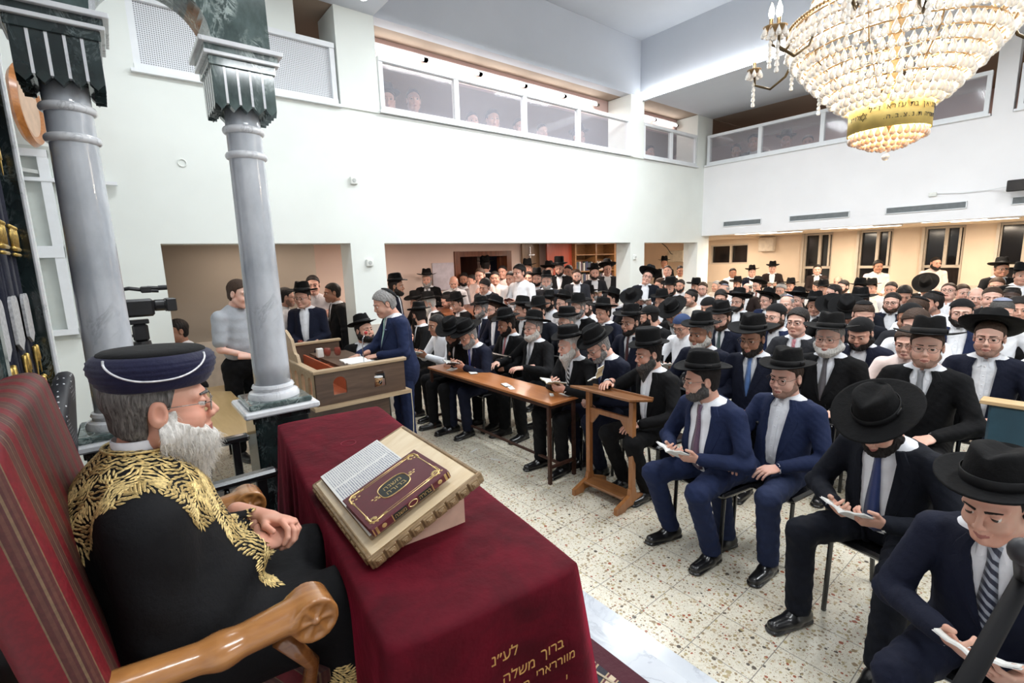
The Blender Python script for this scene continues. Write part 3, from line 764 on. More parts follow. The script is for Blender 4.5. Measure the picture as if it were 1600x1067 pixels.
def person(px, py, z, jk='N', hat=None, hair='short:black', beard=None, skin='mid', pose='lap', hy=0, hp=5, hr=0, lean=5, yaw=180, stand=False, fat=0.0, tie=None, gl=None, hv=None, det=0,
           kind='button', under='W', ht=8, book=None, xb=None, hands=None, nick=None, rel=None, feat='', spread=.14, foot=(.42, .38), fy=(0, 0), trou=None, short=False, who='man', wat=False, base=0.0, rw=None, lw=None, bk=None, sc=None, pocket=False):
    """head centre on the pixel ray at height z; jk one letter = jacket cloth, '-'+letter = shirt only"""
    if hv is None: hv = (int(px*7+py*3)) % 3 if det < 2 else 0
    cres, hres, fres = RES[det]
    suit = not jk.startswith('-')
    lean = math.radians(lean)
    J = skeleton(pose, lean, stand, fat, rw, lw)
    Rh = rotm(math.radians(hy), math.radians(hp), math.radians(hr))
    pivot = J['neck']+np.array([.002, 0, .0]); hc = pivot+Rh@np.array([.032, 0, .130])
    s = sc or min(1.16, max(.80, (z-base)/hc[2]))
    H = at_z(px, py, base+s*hc[2]) if sc is None else at_z(px, py, z)
    ya = math.radians(yaw); off = np.array([math.cos(ya)*hc[0]-math.sin(ya)*hc[1], math.sin(ya)*hc[0]+math.cos(ya)*hc[1]])*s
    root = empty('person', (H[0]-off[0], H[1]-off[1], base), ya); root.scale = (s, s, s)
    HM = M4(Rh*1.06, hc)
    # body: head, neck and hands
    V, Q, mi = head_arr(hv, hres); Vs = [tf(HM, V)]; Qs = [Q]; Ms = [mi]; o = len(V)
    HMs = {}
    for k, sd in (('r', -1), ('l', 1)):
        Sh, E_, Wr = J[k]; fd = (Wr-E_)/np.linalg.norm(Wr-E_); cur = J['curl']
        if 'book' in pose: d = fd*.5+np.array([.6, -sd*.35, .12]); zz = np.array([-.1, sd*.75, -.55])
        elif pose in ('lap', 'table'): d = fd*.5+np.array([.6, -sd*.25, -.12]); zz = np.array([.1, sd*.15, 1])
        elif pose in ('clasp', 'sclasp'): d = np.array([.55, -sd*.8, -.15]); zz = np.array([.45, sd*.3, .8])
        elif pose in ('fold', 'sfold'): d = np.array([.15, -sd*1, .1]); zz = np.array([1, 0, .3])
        elif pose in ('face', 'sface') and k == 'r': d = np.array([-.25, .15, 1]); zz = np.array([.8, -.6, 0])
        else: d = fd; zz = np.array([.2, sd*1.0, .2])
        if hands == 'flat': d = fd*.4+np.array([.8, 0, -.1]); zz = np.array([.1, sd*.2, 1]); cur = .3
        elif stand and pose == 'sdown': d = np.array([.15, 0, -1]); zz = np.array([0.1, sd*1., 0]); cur = .35
        V, Q = hand_arr(cur, fres); 
        if sd == 1: V = V*np.array([1, -1, 1]); Q = Q[:, ::-1]
        HM_ = frame(d, zz, Wr+fd*.012); HMs[k] = HM_
        Vs.append(tf(HM_, V)); Qs.append(Q+o); Ms.append(np.zeros(len(Q), int)); o += len(V)
    V, Q = inner_body(J, legset(stand, spread, foot, fy=fy), pose, lean, rw, lw); Vs.append(V); Qs.append(Q+o); Ms.append(np.zeros(len(Q), int))
    link('body', mesh('body', np.concatenate(Vs), np.concatenate(Qs), True, np.concatenate(Ms)), [SKIN[skin], LIP, EYEW, IRIS], root)
    HMm = Matrix(HM.tolist())
    def child(name, me, mat, mtx=None):
        c = link(name, me, [mat], root, mtx=mtx); 
        if c.material_slots and c.material_slots[0].material is not mat: remat(c, mat)
        return c
    if hair:
        hk, hcx = hair.split(':'); child('hair', part_mesh('hair', hv, hk, max(hres, .0042)), HAIRM[hcx], HMm)
    if beard:
        b_ = beard.split(':'); L = float(b_[2]) if len(b_) > 2 else 0
        child('beard', part_mesh('beard', hv, b_[0], max(hres, .0042) if b_[0] != 'stubble' else min(hres, .0042), L), STUB if b_[0] == 'stubble' and b_[1] not in ('white', 'grey') else HAIRM[b_[1]], HMm)
    if gl: child('glasses', glasses_mesh(gl, .0013 if det == 2 else .0018), WIRED if gl != 'oval' else WIRE, HMm)
    if hat in ('wide', 'fedora', 'round', 'tall'):
        m = HMm @ Matrix.Translation((-.014, 0, .070)) @ Matrix.Diagonal((.97, .97, 1, 1)) @ Matrix.Rotation(math.radians(-ht), 4, 'Y')
        h = child('hat', hat_mesh(hat), FELT, m)
        if det > 0: link('ribbon', _hc[('rib', hat)], [RIB], h)
    elif hat and hat.startswith('kip'):
        m = HMm @ Matrix.Translation((-.020, 0, .022)) @ Matrix.Scale(1.10 if hair and hair.startswith('full') else 1.03, 4) @ Matrix.Rotation(math.radians(-ht-(16 if hat in ('kip', 'kippale', 'kipwhite') else 4)), 4, 'Y')
        child('kippah', kippah_mesh('B' in hat), {'kip': VELV, 'kipB': VELV, 'kipblue': KBLUE, 'kipwhite': KWHITE, 'kippale': KPALE, 'kipBblue': KBLUE}[hat], m)
    # clothes, cached by pose
    key = (pose, round(lean, 2), stand, fat, cres, str(rw), str(lw)); lo = (-.38, -.48, .02); hi = (.62, .48, 1.16+J['dz'])
    def cloth(tagn, f, lo=lo, hi=hi, res=cres):
        k = key+(tagn,)
        if k not in _cm:
            V, Q = surf(f, lo, hi, res); _cm[k] = mesh(tagn.split('|')[0], V, Q, True)
        return _cm[k]
    lo2 = (lo[0], lo[1], .40 if not stand else .62)
    cj = CL[jk[-1]]
    if suit:
        child('jacket', cloth('jacket|'+kind, lambda *P: jacket_sdf(P, J, kind), lo2), cj)
        child('shirt', cloth('shirt|in', lambda *P: shirt_sdf(P, J, False), lo2), CL[under])
    else: child('shirt', cloth('shirt|out%d' % short, lambda *P: shirt_sdf(P, J, True, short), lo2), cj)
    if det > 0 and not short:
        ck = ('collar', round(lean, 2), stand)
        if ck not in _cm: _cm[ck] = collar_mesh(J)
        child('collar', _cm[ck], CL[under] if suit else cj)
        if not tie:
            pk = ('plk', round(lean, 2), stand, fat)
            if pk not in _cm: _cm[pk] = placket_mesh(J, .64)
            child('placket', _cm[pk], CL[under] if suit else cj)
    if suit and det > 0:
        lk_ = ('lapel', kind, round(lean, 2), stand, fat)
        if lk_ not in _cm: _cm[lk_] = [lapel_mesh(J, kind, sd) for sd in (-1, 1)]
        for q_ in _cm[lk_]: child('lapel', q_, cj)
    tm = trou or (jk if suit else 'B')
    L = legset(stand, spread, foot, fy=fy); lk = (str(L), fat, cres)
    if lk not in _cm: V, Q = surf(lambda *P: trousers_sdf(P, J, L), (-.25, -.40, .02), (.62, .40, .72 if not stand else 1.06), cres); _cm[lk] = mesh('trousers', V, Q, True)
    child('trousers', _cm[lk], CL[tm])
    for i in (0, 1):
        an = L[i][2]; child('shoe', shoe_mesh(), LEATH, Matrix.Translation((an[0], an[1], 0)) @ Matrix.Rotation((.12 if i else -.12), 4, 'Z'))
    if tie:
        tk = ('tie', round(lean, 2), stand, fat)
        if tk not in _cm: _cm[tk] = tie_mesh(J, lambda U: torso(U, J, .004), .60)
        child('tie', _cm[tk], TIES[tie])
    if wat: watch(HMs['l'], root, None)
    if pocket:
        b = MB(); q = J['T']((.092+fat, .085, .93)); b.box((q[0]+.0, q[1]-.022, q[2]-.004), (q[0]+.020, q[1]+.022, q[2]+.006), 0, .003); b.build('pocket_square', [TIES['navy dot']], root)
    rec = dict(o=root, px=px, py=py, jk=jk, hat=hat, beard=beard, hair=hair, gl=gl, tie=tie, stand=stand, nick=nick, rel=rel, feat=feat, who=who, det=det, book=None, xy=(H[0]-off[0], H[1]-off[1]), s=s, H=H)
    if 'book' in POSES[pose] and book is not False:
        bx, by, bz, tilt = POSES[pose]['book']
        if bk: bx, by, bz = bk
        lm = Matrix.Translation((bx, by, bz)) @ Matrix.Rotation(-tilt*.55, 4, 'Y')
        bo = link('prayer_book', book_mesh(), [PAGE, COVW]); bo.matrix_world = Matrix.Translation(root.location) @ Matrix.Rotation(ya, 4, 'Z') @ Matrix.Scale(s, 4) @ lm
        remat(bo, {'w': COVW, 't': COVT, 'd': COVD, 'r': COVR}[book or 'w'], 1); rec['book'] = bo; rec['bcol'] = {'w': 'white', 't': 'tan', 'd': 'dark', 'r': 'red'}[book or 'w']
    if xb:
        x_, y_, z_, a_, t_, cl_, op_ = xb; bo = link('prayer_book', book_mesh(.085, .14, op_, .005), [PAGE, COVW])
        bo.matrix_world = Matrix.Translation(root.location) @ Matrix.Rotation(ya, 4, 'Z') @ Matrix.Scale(s, 4) @ Matrix.Translation((x_, y_, z_)) @ Matrix.Rotation(a_, 4, 'Z') @ Matrix.Rotation(t_, 4, 'X')
        remat(bo, {'w': COVW, 't': COVT, 'd': COVD}[cl_], 1); rec['book'] = bo; rec['bcol'] = {'w': 'white', 't': 'tan', 'd': 'dark'}[cl_]
    PEOPLE.append(rec); return rec
# ------------------------------------------------------------------ the room
YW, XW, XO, YB = 5.9, 10.3, 14.0, 8.6
def struct(o, label=None): o['kind'] = 'structure'; return o
WALL = plain('wall_paint', (.80, .84, .80), .75, var=.02, scale=2, bmp=.03)
WALLW = plain('wall_paint_white', (.86, .86, .87), .75, var=.015, scale=2)
PEACH = plain('under_gallery_paint', (.80, .66, .52), .75, var=.03, scale=2)
PINKW = plain('gallery_paint', (.62, .44, .40), .75, var=.03, scale=2)
CEIL = plain('ceiling_paint', (.60, .64, .70), .8, var=.02, scale=1.5)
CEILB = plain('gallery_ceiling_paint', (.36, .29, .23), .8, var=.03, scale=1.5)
TAUPE = plain('taupe_paint', (.33, .29, .24), .8, var=.03, scale=2)
FRW = plain('white_window_frame', (.80, .83, .85), .45, var=.02)
ALU = plain('aluminium_frame', (.62, .55, .46), .4, var=.03)
NIGHT = plain('night_behind_glass', (.012, .011, .012), .12, spec=.6)
SKIRT = plain('stone_skirting', (.62, .55, .47), .4, var=.08, scale=9)
def terrazzo():
    m, nt, b = _new('terrazzo_tiles'); v = coords(nt)
    def chips(scale, thr, seed):
        mp = N(nt, 'ShaderNodeMapping'); nt.links.new(v, mp.inputs[0]); mp.inputs['Location'].default_value = (seed, seed*2, 0); mp.inputs['Scale'].default_value = (1, 1, .02)
        vo = N(nt, 'ShaderNodeTexVoronoi'); vo.inputs['Scale'].default_value = scale; vo.inputs['Randomness'].default_value = 1; nt.links.new(mp.outputs[0], vo.inputs['Vector'])
        nz = noise(nt, mp.outputs[0], scale*1.3, 2); ad = N(nt, 'ShaderNodeMath', operation='MULTIPLY_ADD'); nt.links.new(nz, ad.inputs[0]); ad.inputs[1].default_value = .35; nt.links.new(vo.outputs['Distance'], ad.inputs[2])
        sel = N(nt, 'ShaderNodeSeparateColor'); nt.links.new(vo.outputs['Color'], sel.inputs[0])
        lt = N(nt, 'ShaderNodeMath', operation='LESS_THAN'); nt.links.new(ad.outputs[0], lt.inputs[0])
        th = N(nt, 'ShaderNodeMath', operation='MULTIPLY'); nt.links.new(sel.outputs[1], th.inputs[0]); th.inputs[1].default_value = thr; nt.links.new(th.outputs[0], lt.inputs[1])
        col = ramp(nt, sel.outputs[0], [(0, (.42, .34, .18)), (.35, (.30, .22, .13)), (.62, (.50, .40, .26)), (.76, (.33, .09, .04)), (.86, (.62, .52, .36)), (.93, (.10, .08, .06))], 'CONSTANT')
        return lt.outputs[0], col
    base = ramp(nt, noise(nt, v, 60, 3), [(.3, (.64, .60, .49)), (.7, (.76, .72, .61))])
    for sc, thr, sd in ((150, .62, 1), (60, .72, 3), (33, .60, 7)):
        f, c = chips(sc, thr, sd); mx = N(nt, 'ShaderNodeMix', data_type='RGBA'); nt.links.new(f, mx.inputs[0]); nt.links.new(base, mx.inputs[6]); nt.links.new(c, mx.inputs[7]); base = mx.outputs[2]
    br = N(nt, 'ShaderNodeTexBrick'); br.offset = 0; br.inputs['Scale'].default_value = 1; br.inputs['Brick Width'].default_value = .3; br.inputs['Row Height'].default_value = .3; br.inputs['Mortar Size'].default_value = .0022
    mp = N(nt, 'ShaderNodeMapping'); mp.inputs['Location'].default_value = (.06, .045, 0); nt.links.new(v, mp.inputs[0]); nt.links.new(mp.outputs[0], br.inputs['Vector'])
    mx = N(nt, 'ShaderNodeMix', data_type='RGBA'); nt.links.new(br.outputs['Fac'], mx.inputs[0]); nt.links.new(base, mx.inputs[6]); mx.inputs[7].default_value = (.24, .22, .19, 1)
    nt.links.new(mx.outputs[2], b.inputs['Base Color']); b.inputs['Roughness'].default_value = .32
    return m
def box(name, a, b_, m, st=True, **k):
    o = MB().box(a, b_, 0, k.get('bev', 0)).build(name, m)
    if st: struct(o)
    return o
box('floor', (-1.6, -4, -.1), (XO+.2, YB+3, 0), terrazzo())
PLAT = marble('platform_marble', (.60, .63, .66), (.34, .36, .42), (.52, .55, .60), 2.2, 1.6, .03, .12)
STR = plain('stair_groove', (.35, .36, .42), .4)
p = MB(); p.box((-1.2, -4, 0), (1.76, 3.62, .17), 0, .008); p.box((-1.2, -4, .17), (1.515, 3.56, .34), 0, .01); p.box((-1.2, 3.62, 0), (1.76, 3.63, .17), 0)
o = struct(p.build('platform_steps', [PLAT])); o.name = 'trim_1'
# left wall, pierced: lower piers, solid band, upper piers
lw = MB(); T = .34
lw.box((-1.3, YW, 0), (.38, YW+.25, 4.87)); lw.box((.38, YW, 2.22), (XW+.3, YW+T, 3.78))
lw.box((2.27, YW, 0), (2.71, YW+T, 2.22)); lw.box((7.74, YW, 0), (8.18, YW+T, 2.22)); lw.box((10.13, YW, 0), (XW+.3, YW+T, 2.22))
lw.box((.38, YW, 4.46), (1.86, YW+T, 4.87)); lw.box((2.29, YW-.02, 3.78), (2.77, YW+.5, 4.87)); lw.box((7.68, YW-.03, 3.78), (8.08, YW+.5, 4.87)); lw.box((10.0, YW, 3.78), (XW+.3, YW+.5, 4.87))
struct(lw.build('wall_left', [WALL]))
# near return of the same paint by the ark, and walls behind the camera so light stays inside
box('wall_ark', (-1.3, -4, 0), (-1.05, YW, 5.84), WALLW)
box('wall_near', (-1.3, -4.2, 0), (XW+.3, -4, 5.84), WALLW)
wr = MB(); wr.box((XW, -4, 2.36), (XW+.3, YW+T, 3.83)); wr.box((XW, 1.38, 3.83), (XW+.25, 1.16, 4.9)); wr.box((XW, -4, 3.83), (XW+.25, -1.6, 4.9))
struct(wr.build('wall_far', [WALLW]))
# ceilings
c = MB(); c.box((XW-2.22, -4, 4.87), (XW+.3, YW, 4.97)); c.box((-1.3, -4, 4.87), (2.77, YW, 4.97))
struct(c.build('ceiling_low', [CEIL])).name = 'ceiling_1'
c = MB(); c.box((2.77, -4, 5.84), (8.0, YW, 5.94)); struct(c.build('ceiling', [CEIL]))
c = MB(); c.box((2.781, YW+.003, 4.873), (8.07, YW+.2, 5.86)); c.box((8.0, -4, 4.80), (8.08, YW+.001, 5.845)); c.box((2.69, -4, 4.874), (2.772, YW+.004, 5.85)); struct(c.build('trim_2', [CEIL]))
# space under and on the galleries
c = MB(); c.box((.38, YW+T, 2.36), (XO+.2, YB+2.6, 2.5)); c.box((XW+.3, -4, 2.40), (XO+.2, YW+T, 2.5)); struct(c.build('ceiling_under_gallery', [PEACH])).name = 'ceiling_2'
c = MB(); c.box((.0, YW+T, 2.80), (XO+.2, YB+2.6, 2.9)); c.box((XW+.3, -4, 2.80), (XO+.2, YW+T, 2.9)); struct(c.build('floor_gallery', [PEACH])).name = 'floor_1'
c = MB(); c.box((.0, YW+.02, 4.88), (XO+.2, YB+2.6, 4.98)); c.box((XW, -4, 4.89), (XO+.2, YW+T, 4.98)); struct(c.build('ceiling_gallery', [CEILB])).name = 'ceiling_3'
c = MB(); c.box((2.78, YW+.52, 4.57), (XW, YW+.62, 4.88)); struct(c.build('trim_3', [PINKW]))
# back walls
c = MB()
for a, b_, z0, z1 in ((2.2, 5.45, 0, 2.36), (6.95, 7.6, 0, 2.36), (5.45, 6.95, 2.14, 2.36), (7.6, 10.4, 0, 2.36)): c.box((a, YB, z0), (b_, YB+.2, z1))
c.box((10.4, YB, 0), (10.6, YB+2.2, 2.36)); c.box((10.4, YB+2, 0), (XO+.2, YB+2.2, 2.36)); struct(c.build('wall_back', [plain('under_gallery_pink', (.78, .62, .54), .75, var=.02, scale=2)]))
c = MB(); c.box((.2, 7.6, 0), (2.2, 7.75, 2.36)); c.box((2.2, 7.6, 0), (2.36, YB, 2.36)); c.box((.2, YW+.25, 0), (.36, 7.6, 2.36)); struct(c.build('wall_side_room', [TAUPE])).name = 'wall_left_room'
box('baseboard_left', (.36, 7.57, 0), (2.36, 7.6, 1.0), SKIRT); box('baseboard_pillar', (2.26, YW-.012, 0), (2.72, YW-.001, 1.2), SKIRT); box('baseboard_far', (XO-.03, -4, 0), (XO, YB+2, 1.13), SKIRT)
box('baseboard_free_pillar', (7.73, YW-.012, 0), (8.19, YW-.001, 1.1), SKIRT)
c = MB(); c.box((-.1, YB+.6, 2.9), (XO+.2, YB+.8, 4.9)); struct(c.build('wall_gallery_back', [PINKW])); c = MB(); c.box((XO-.6, -4, 2.9), (XO-.4, YB+.6, 4.9)); struct(c.build('wall_gallery_far', [PINKW]))
# far outer wall with its windows
segs = [(-4, .85), (1.55, 2.05), (2.73, 3.28), (3.95, 4.5), (5.17, 6.6), (7.75, YB+2)]
c = MB()
for a, b_ in segs: c.box((XO, a, 0), (XO+.2, b_, 2.4))
for a, b_, z in ((.85, 1.55, 1.0), (2.05, 2.73, 1.0), (3.28, 3.95, 1.0), (4.5, 5.17, 1.0), (6.6, 7.75, 1.65)): c.box((XO, a, 0), (XO+.2, b_, z))
c.box((XO, 6.6, 2.22), (XO+.2, 7.75, 2.4)); struct(c.build('wall_far_outer', [PEACH]))
for i, (a, b_, z0, z1) in enumerate(((.85, 1.55, 1.0, 2.39), (2.05, 2.73, 1.0, 2.39), (3.28, 3.95, 1.0, 2.39), (4.5, 5.17, 1.0, 2.39), (6.6, 7.75, 1.65, 2.22))):
    w = struct(MB().box((XO+.15, a, z0), (XO+.16, b_, z1)).build('window_%d' % (i+1), [NIGHT]))
    f = MB(); t = .045; x0, x1 = XO+.06, XO+.13
    f.box((x0, a, z0), (x1, a+t, z1)); f.box((x0, b_-t, z0), (x1, b_, z1)); f.box((x0+.003, a+t, z1-t), (x1-.003, b_-t, z1)); f.box((x0+.003, a+t, z0), (x1-.003, b_-t, z0+t))
    if i < 4:
        f.box((x0+.003, a+t, 1.50), (x1-.003, b_-t, 1.56)); m_ = a+(b_-a)*.45; f.box((x0-.01, m_-.03, 1.56), (x1, m_+.03, z1)); f.box((x0-.05, a+.06, 1.56), (x0-.01, a+.10, z1-.05))
        f.box((XO-.05, b_-.02, 1.0), (XO+.06, b_+.03, z1))
    else: f.box((x0, a+.50, z0), (x1, a+.56, z1))
    f.build('window_frame', [ALU], w)
    if i < 4: MB().box((XO-.02, a-.03, z0-.03), (XO+.15, b_+.03, z0), 0).build('window_sill', [SKIRT], w)
# gallery parapet windows
def glass_mat(name, c, tr):
    m, nt, b = _new(name); b.inputs['Base Color'].default_value = rgb(c); b.inputs['Roughness'].default_value = .08; b.inputs['Alpha'].default_value = tr; return m
GL = glass_mat('gallery_glass', (.58, .58, .64), .22)
def meshm():
    m, nt, b = _new('fine_wire_mesh'); v = coords(nt)
    w = [N(nt, 'ShaderNodeTexWave', wave_type='BANDS', bands_direction=d) for d in 'XZ']; mx = N(nt, 'ShaderNodeMath', operation='MAXIMUM')
    for i, q in enumerate(w): q.inputs['Scale'].default_value = 17; nt.links.new(v, q.inputs[0]); nt.links.new(q.outputs['Fac'], mx.inputs[i])
    nt.links.new(ramp(nt, mx.outputs[0], [(.60, (.50, .52, .56)), (.85, (.80, .82, .85))]), b.inputs['Base Color'])
    r = ramp(nt, mx.outputs[0], [(.55, (.45, .45, .45)), (.8, (1, 1, 1))]); nt.links.new(r, b.inputs['Alpha']); b.inputs['Roughness'].default_value = .5; return m
MESHM = meshm(); nwin = [5]
def galwin(p0, p1, z0, z1, axis, mull, mat, at):
    nwin[0] += 1; t = .055; d0, d1 = at+.02, at+.09; b = MB()
    def bx(a0, a1, za, zb, e=0, mi=0, q=b):
        if axis == 'x': q.box((a0, d0-e, za), (a1, d1+e, zb), mi)
        else: q.box((d0-e, a0, za), (d1+e, a1, zb), mi)
    bx(p0, p1, z0, z0+t, .01); bx(p0, p1, z1-t, z1, .01); bx(p0, p0+t, z0+t, z1-t); bx(p1-t, p1, z0+t, z1-t)
    for m_ in mull: bx(m_-.035, m_+.035, z0+t, z1-t)
    w = b.build('window_%d' % nwin[0], [FRW]); struct(w)
    g = MB()
    if axis == 'x': g.box((p0+.02, at+.05, z0+.02), (p1-.02, at+.056, z1-.02)); MB().box((p0-.03, at-.03, z0-.03), (p1+.03, at+.1, z0)).build('window_sill', [FRW], w)
    else: g.box((at+.05, p0+.02, z0+.02), (at+.056, p1-.02, z1-.02)); MB().box((at-.03, p0-.03, z0-.03), (at+.1, p1+.03, z0)).build('window_sill', [FRW], w)
    g.build('pane', [mat], w); return w
galwin(.38, 2.27, 3.80, 4.46, 'x', [], MESHM, YW-.02)
galwin(2.80, 7.70, 3.82, 4.45, 'x', [3.92, 5.15, 6.34], GL, YW-.02); galwin(8.12, 9.98, 3.82, 4.45, 'x', [9.06], GL, YW-.02)
galwin(1.42, 5.84, 3.86, 4.47, 'y', [2.55, 3.62, 4.73], GL, XW-.02); galwin(-1.6, 1.12, 3.86, 4.47, 'y', [0], MESHM, XW-.02)
# window beside the ark, an opened casement in the left wall
w = struct(MB().box((-.62, YW-.02, 1.38), (-.30, YW-.005, 3.04)).build('window_11', [plain('frosted_pane', (.60, .64, .60), .3, var=.03)]))
f = MB(); fx0, fx1, fz0, fz1 = -.57, -.34, 1.42, 3.0
for q in (((fx0, fz0), (fx0+.06, fz1)), ((fx1-.05, fz0), (fx1+.02, fz1)), ((fx0, fz1-.06), (fx1+.02, fz1)), ((fx0, fz0), (fx1+.02, fz0+.05)), ((fx0, 2.10), (fx1+.02, 2.20)), ((fx0, 2.74), (.12, 2.77))):
    jt = .002*len(f.f)/6; f.box((q[0][0], YW-.08-jt, q[0][1]), (q[1][0], YW-.02-jt*.3, q[1][1]))
f.build('window_frame', [FRW], w); MB().prism([(-.55, 5.66), (-.38, 5.84), (-.55, 5.84)], 2.80, 2.83).build('vent_flap', [plain('flap', (.5, .52, .5))], w)
# doorway, red door, bookcase in the back wall
DW = wood('door_frame_wood', (.10, .030, .012), (.22, .07, .03), 1, 2)
d = struct(MB().box((5.45, YB-.04, 0), (5.58, YB+.22, 2.17)).box((6.82, YB-.04, 0), (6.95, YB+.22, 2.17)).box((5.582, YB-.038, 2.06), (6.818, YB+.218, 2.168)).build('door_1', [DW]))
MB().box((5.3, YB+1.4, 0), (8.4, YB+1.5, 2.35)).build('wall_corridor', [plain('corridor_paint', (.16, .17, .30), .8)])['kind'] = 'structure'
MB().box((6.25, YB+.3, 0), (6.32, YB+1.3, 2.1)).box((6.76, YB+.16, 0), (6.82, YB+.26, 2.06)).build('door_leaf', [DW], d)
b = MB()
for i in range(6): b.box((5.75, YB+1.36, 1.3+i*.09), (6.0, YB+1.4, 1.35+i*.09))
tag(b.build('wall_vent', [plain('vent_slats', (.05, .045, .04))]), 'dark slatted vent on the bluish wall seen through the open doorway', 'vent')
dr = struct(MB().box((7.25, YB-.06, .05), (7.78, YB-.02, 2.36)).build('door_2', [wood('brown_door', (.16, .09, .04), (.28, .17, .09), 1, 2)]))
MB().box((7.42, YB-.10, 2.05), (7.60, YB-.06, 2.08)).box((7.47, YB-.08, 1.98), (7.49, YB-.06, 2.25)).build('door_handle', [BANDM], dr)
struct(MB().box((7.80, YB-.30, 0), (8.62, YB-.26, 2.36)).build('door_3', [wood('red_brown_door', (.26, .035, .015), (.38, .06, .025), 1, 2)]))
bc = empty('bookcase', (9.43, YB-.2, 0), 0, 'brown wooden bookcase with rows of books against the pink back wall', 'bookcase')
BW = wood('bookcase_wood', (.20, .09, .03), (.34, .17, .06), 1, 0); b = MB()
b.box((-.80, -.2, 0), (-.76, .18, 2.3)); b.box((.66, -.2, 0), (.72, .18, 2.3)); b.box((-.06, -.2, 0), (-.02, .18, 2.3)); b.box((-.8, .16, 0), (.7, .18, 2.3)); b.build('carcass', [BW], bc)
for z in (1.05, 1.32, 1.62, 2.02): MB().box((-.76, -.19, z), (.68, .16, z+.025)).build('shelf', [BW], bc)
bkc = [plain('shelved_book_%d' % i, c_, .6) for i, c_ in enumerate(((.03, .04, .10), (.10, .03, .03), (.60, .58, .55), (.42, .38, .34), (.05, .08, .06)))]
rb = random.Random(3); proto = None
BCN = ['navy', 'dark red', 'white', 'pale grey', 'dark green']
for z, shn in ((1.075, 'lowest filled'), (1.345, 'middle'), (1.645, 'upper')):
    x = -.74; cnt_ = 0
    while x < .62:
        wd = rb.uniform(.028, .045); h_ = rb.uniform(.19, .24)
        if -.08 < x < .0: x = .0
        if proto is None:
            bm_ = MB(); bm_.box((0, -.08, 0), (1, .08, 1)); proto = bm_
        ci_ = (2+rb.randrange(2)) if (x > 0 and z > 1.6) else rb.randrange(5); cnt_ += 1
        o = link('shelved_book', mesh('shelved_book', [(v[0]*wd*.94, v[1], v[2]*h_) for v in proto.v], proto.f), [bkc[ci_]])
        o.location = (9.43+x, YB-.25, z); tag(o, '%s book, %d%s from the left on the %s bookcase shelf' % (BCN[ci_], cnt_, 'th' if 10 < cnt_ < 14 else {1: 'st', 2: 'nd', 3: 'rd'}.get(cnt_ % 10, 'th'), shn), 'book', 'books on the bookcase'); x += wd
b = MB(); b.box((4.92, YB-.03, 1.40), (5.42, YB-.005, 1.95), 0, .004); tag(b.build('notice_board', [plain('pale_lilac_board', (.62, .58, .64), .6)]), 'pale blank notice board on the pink wall left of the doorway', 'notice board')
# vents, outlets, lamps, speakers
for i, (a, b_, sx_) in enumerate(((4.61, 5.41, 'leftmost and smallest'), (3.08, 4.08, 'middle'), (1.53, 2.55, 'longest, rightmost full'), (.0, 1.05, 'partly hidden'))):
    v = empty('air_vent', (XW-.012, (a+b_)/2, 2.58), 0, ('%s grey ventilation grille on the white far gallery front' % sx_) if i < 3 else 'grey ventilation grille cut off by the right edge of the view', 'vent', 'ventilation grilles')
    L = (b_-a)/2; m = MB(); m.box((-.01, -L, -.055), (.01, L, -.045)); m.box((-.01, -L, .045), (.01, L, .055)); m.box((-.01, -L, -.05), (.01, -L+.012, .05)); m.box((-.01, L-.012, -.05), (.01, L, .05)); m.build('frame', [FRW], v)
    m = MB(); [m.box((-.004, -L+.01, -.045+k*.010), (.006, L-.01, -.040+k*.010)) for k in range(9)]; m.box((.006, -L, -.05), (.01, L, .05), 1); m.build('slats', [plain('grille', (.30, .33, .34)), plain('grille_back', (.10, .11, .12))], v)
for (x, y, z, ax, lab) in ((2.37, YW, 2.96, 'x', 'small white box with dial high on the left wall above the lectern'), (2.49, YW, 1.98, 'x', 'small white wall socket low on the narrow pillar behind the speaker'), (7.86, YW, 1.94, 'x', 'small white thermostat on the free pillar in the crowd'), (XW, 1.95, 2.78, 'y', 'small white cable box beside the dark screen on the far wall')):
    b = MB(); b.box((x-.045, y-.035, z-.045), (x+.045, y, z+.045), 0, .008) if ax == 'x' else b.box((x-.035, y-.05, z-.03), (x, y+.05, z+.03), 0, .006)
    b.lathe([(.024, 0), (.022, .006)], 16, (x, y-.035, z), 1, 1, 1, Matrix.Rotation(PI/2, 4, 'X')) if ax == 'x' else None
    tag(b.build('wall_box', [plain('switch_plastic', (.78, .80, .76)), plain('switch_dial', (.5, .52, .5))]), lab, 'wall box')
b = MB(); ring = [(.65+.035*math.cos(t), YW-.006, 3.0+.035*math.sin(t)) for t in np.linspace(0, 2*PI, 20)[:-1]]; b.tube(ring, .006, 6, 0, True)
tag(b.build('wall_ring', [WALL]), 'round white cover ring on the bare wall between the two marble columns', 'wall fitting')
TUBE = emit('fluorescent_tube', (1, .95, .93), 14); TUBEW = emit('warm_tube', (1, .9, .78), 6)
def batten(x0, x1, y, z):
    b = empty('fluorescent_lamp', ((x0+x1)/2, y, z), 0, None, 'lamp', 'fluorescent tubes along the gallery')
    h = (x1-x0)/2; m = MB(); m.box((-h, -.0, .02), (h, .05, .06)); m.build('housing', [FRW], b)
    MB().tube([(-h+.04, -.01, 0), (h-.04, -.01, 0)], .024, 8).build('tube', [TUBE], b)
    for s_ in (-1, 1): MB().box((s_*h-.03, -.03, -.02), (s_*h+.03, .03, .02)).build('socket', [plain('socket', (.12, .09, .07))], b)
    return b
xs = [2.85, 3.72, 4.65, 5.55, 6.45, 7.3]; names = ['leftmost', 'second', 'third', 'fourth', 'fifth']
for i in range(5): batten(xs[i], xs[i+1], YW+.44, 4.73)['label'] = names[i]+' fluorescent tube above the long gallery window in the left wall'
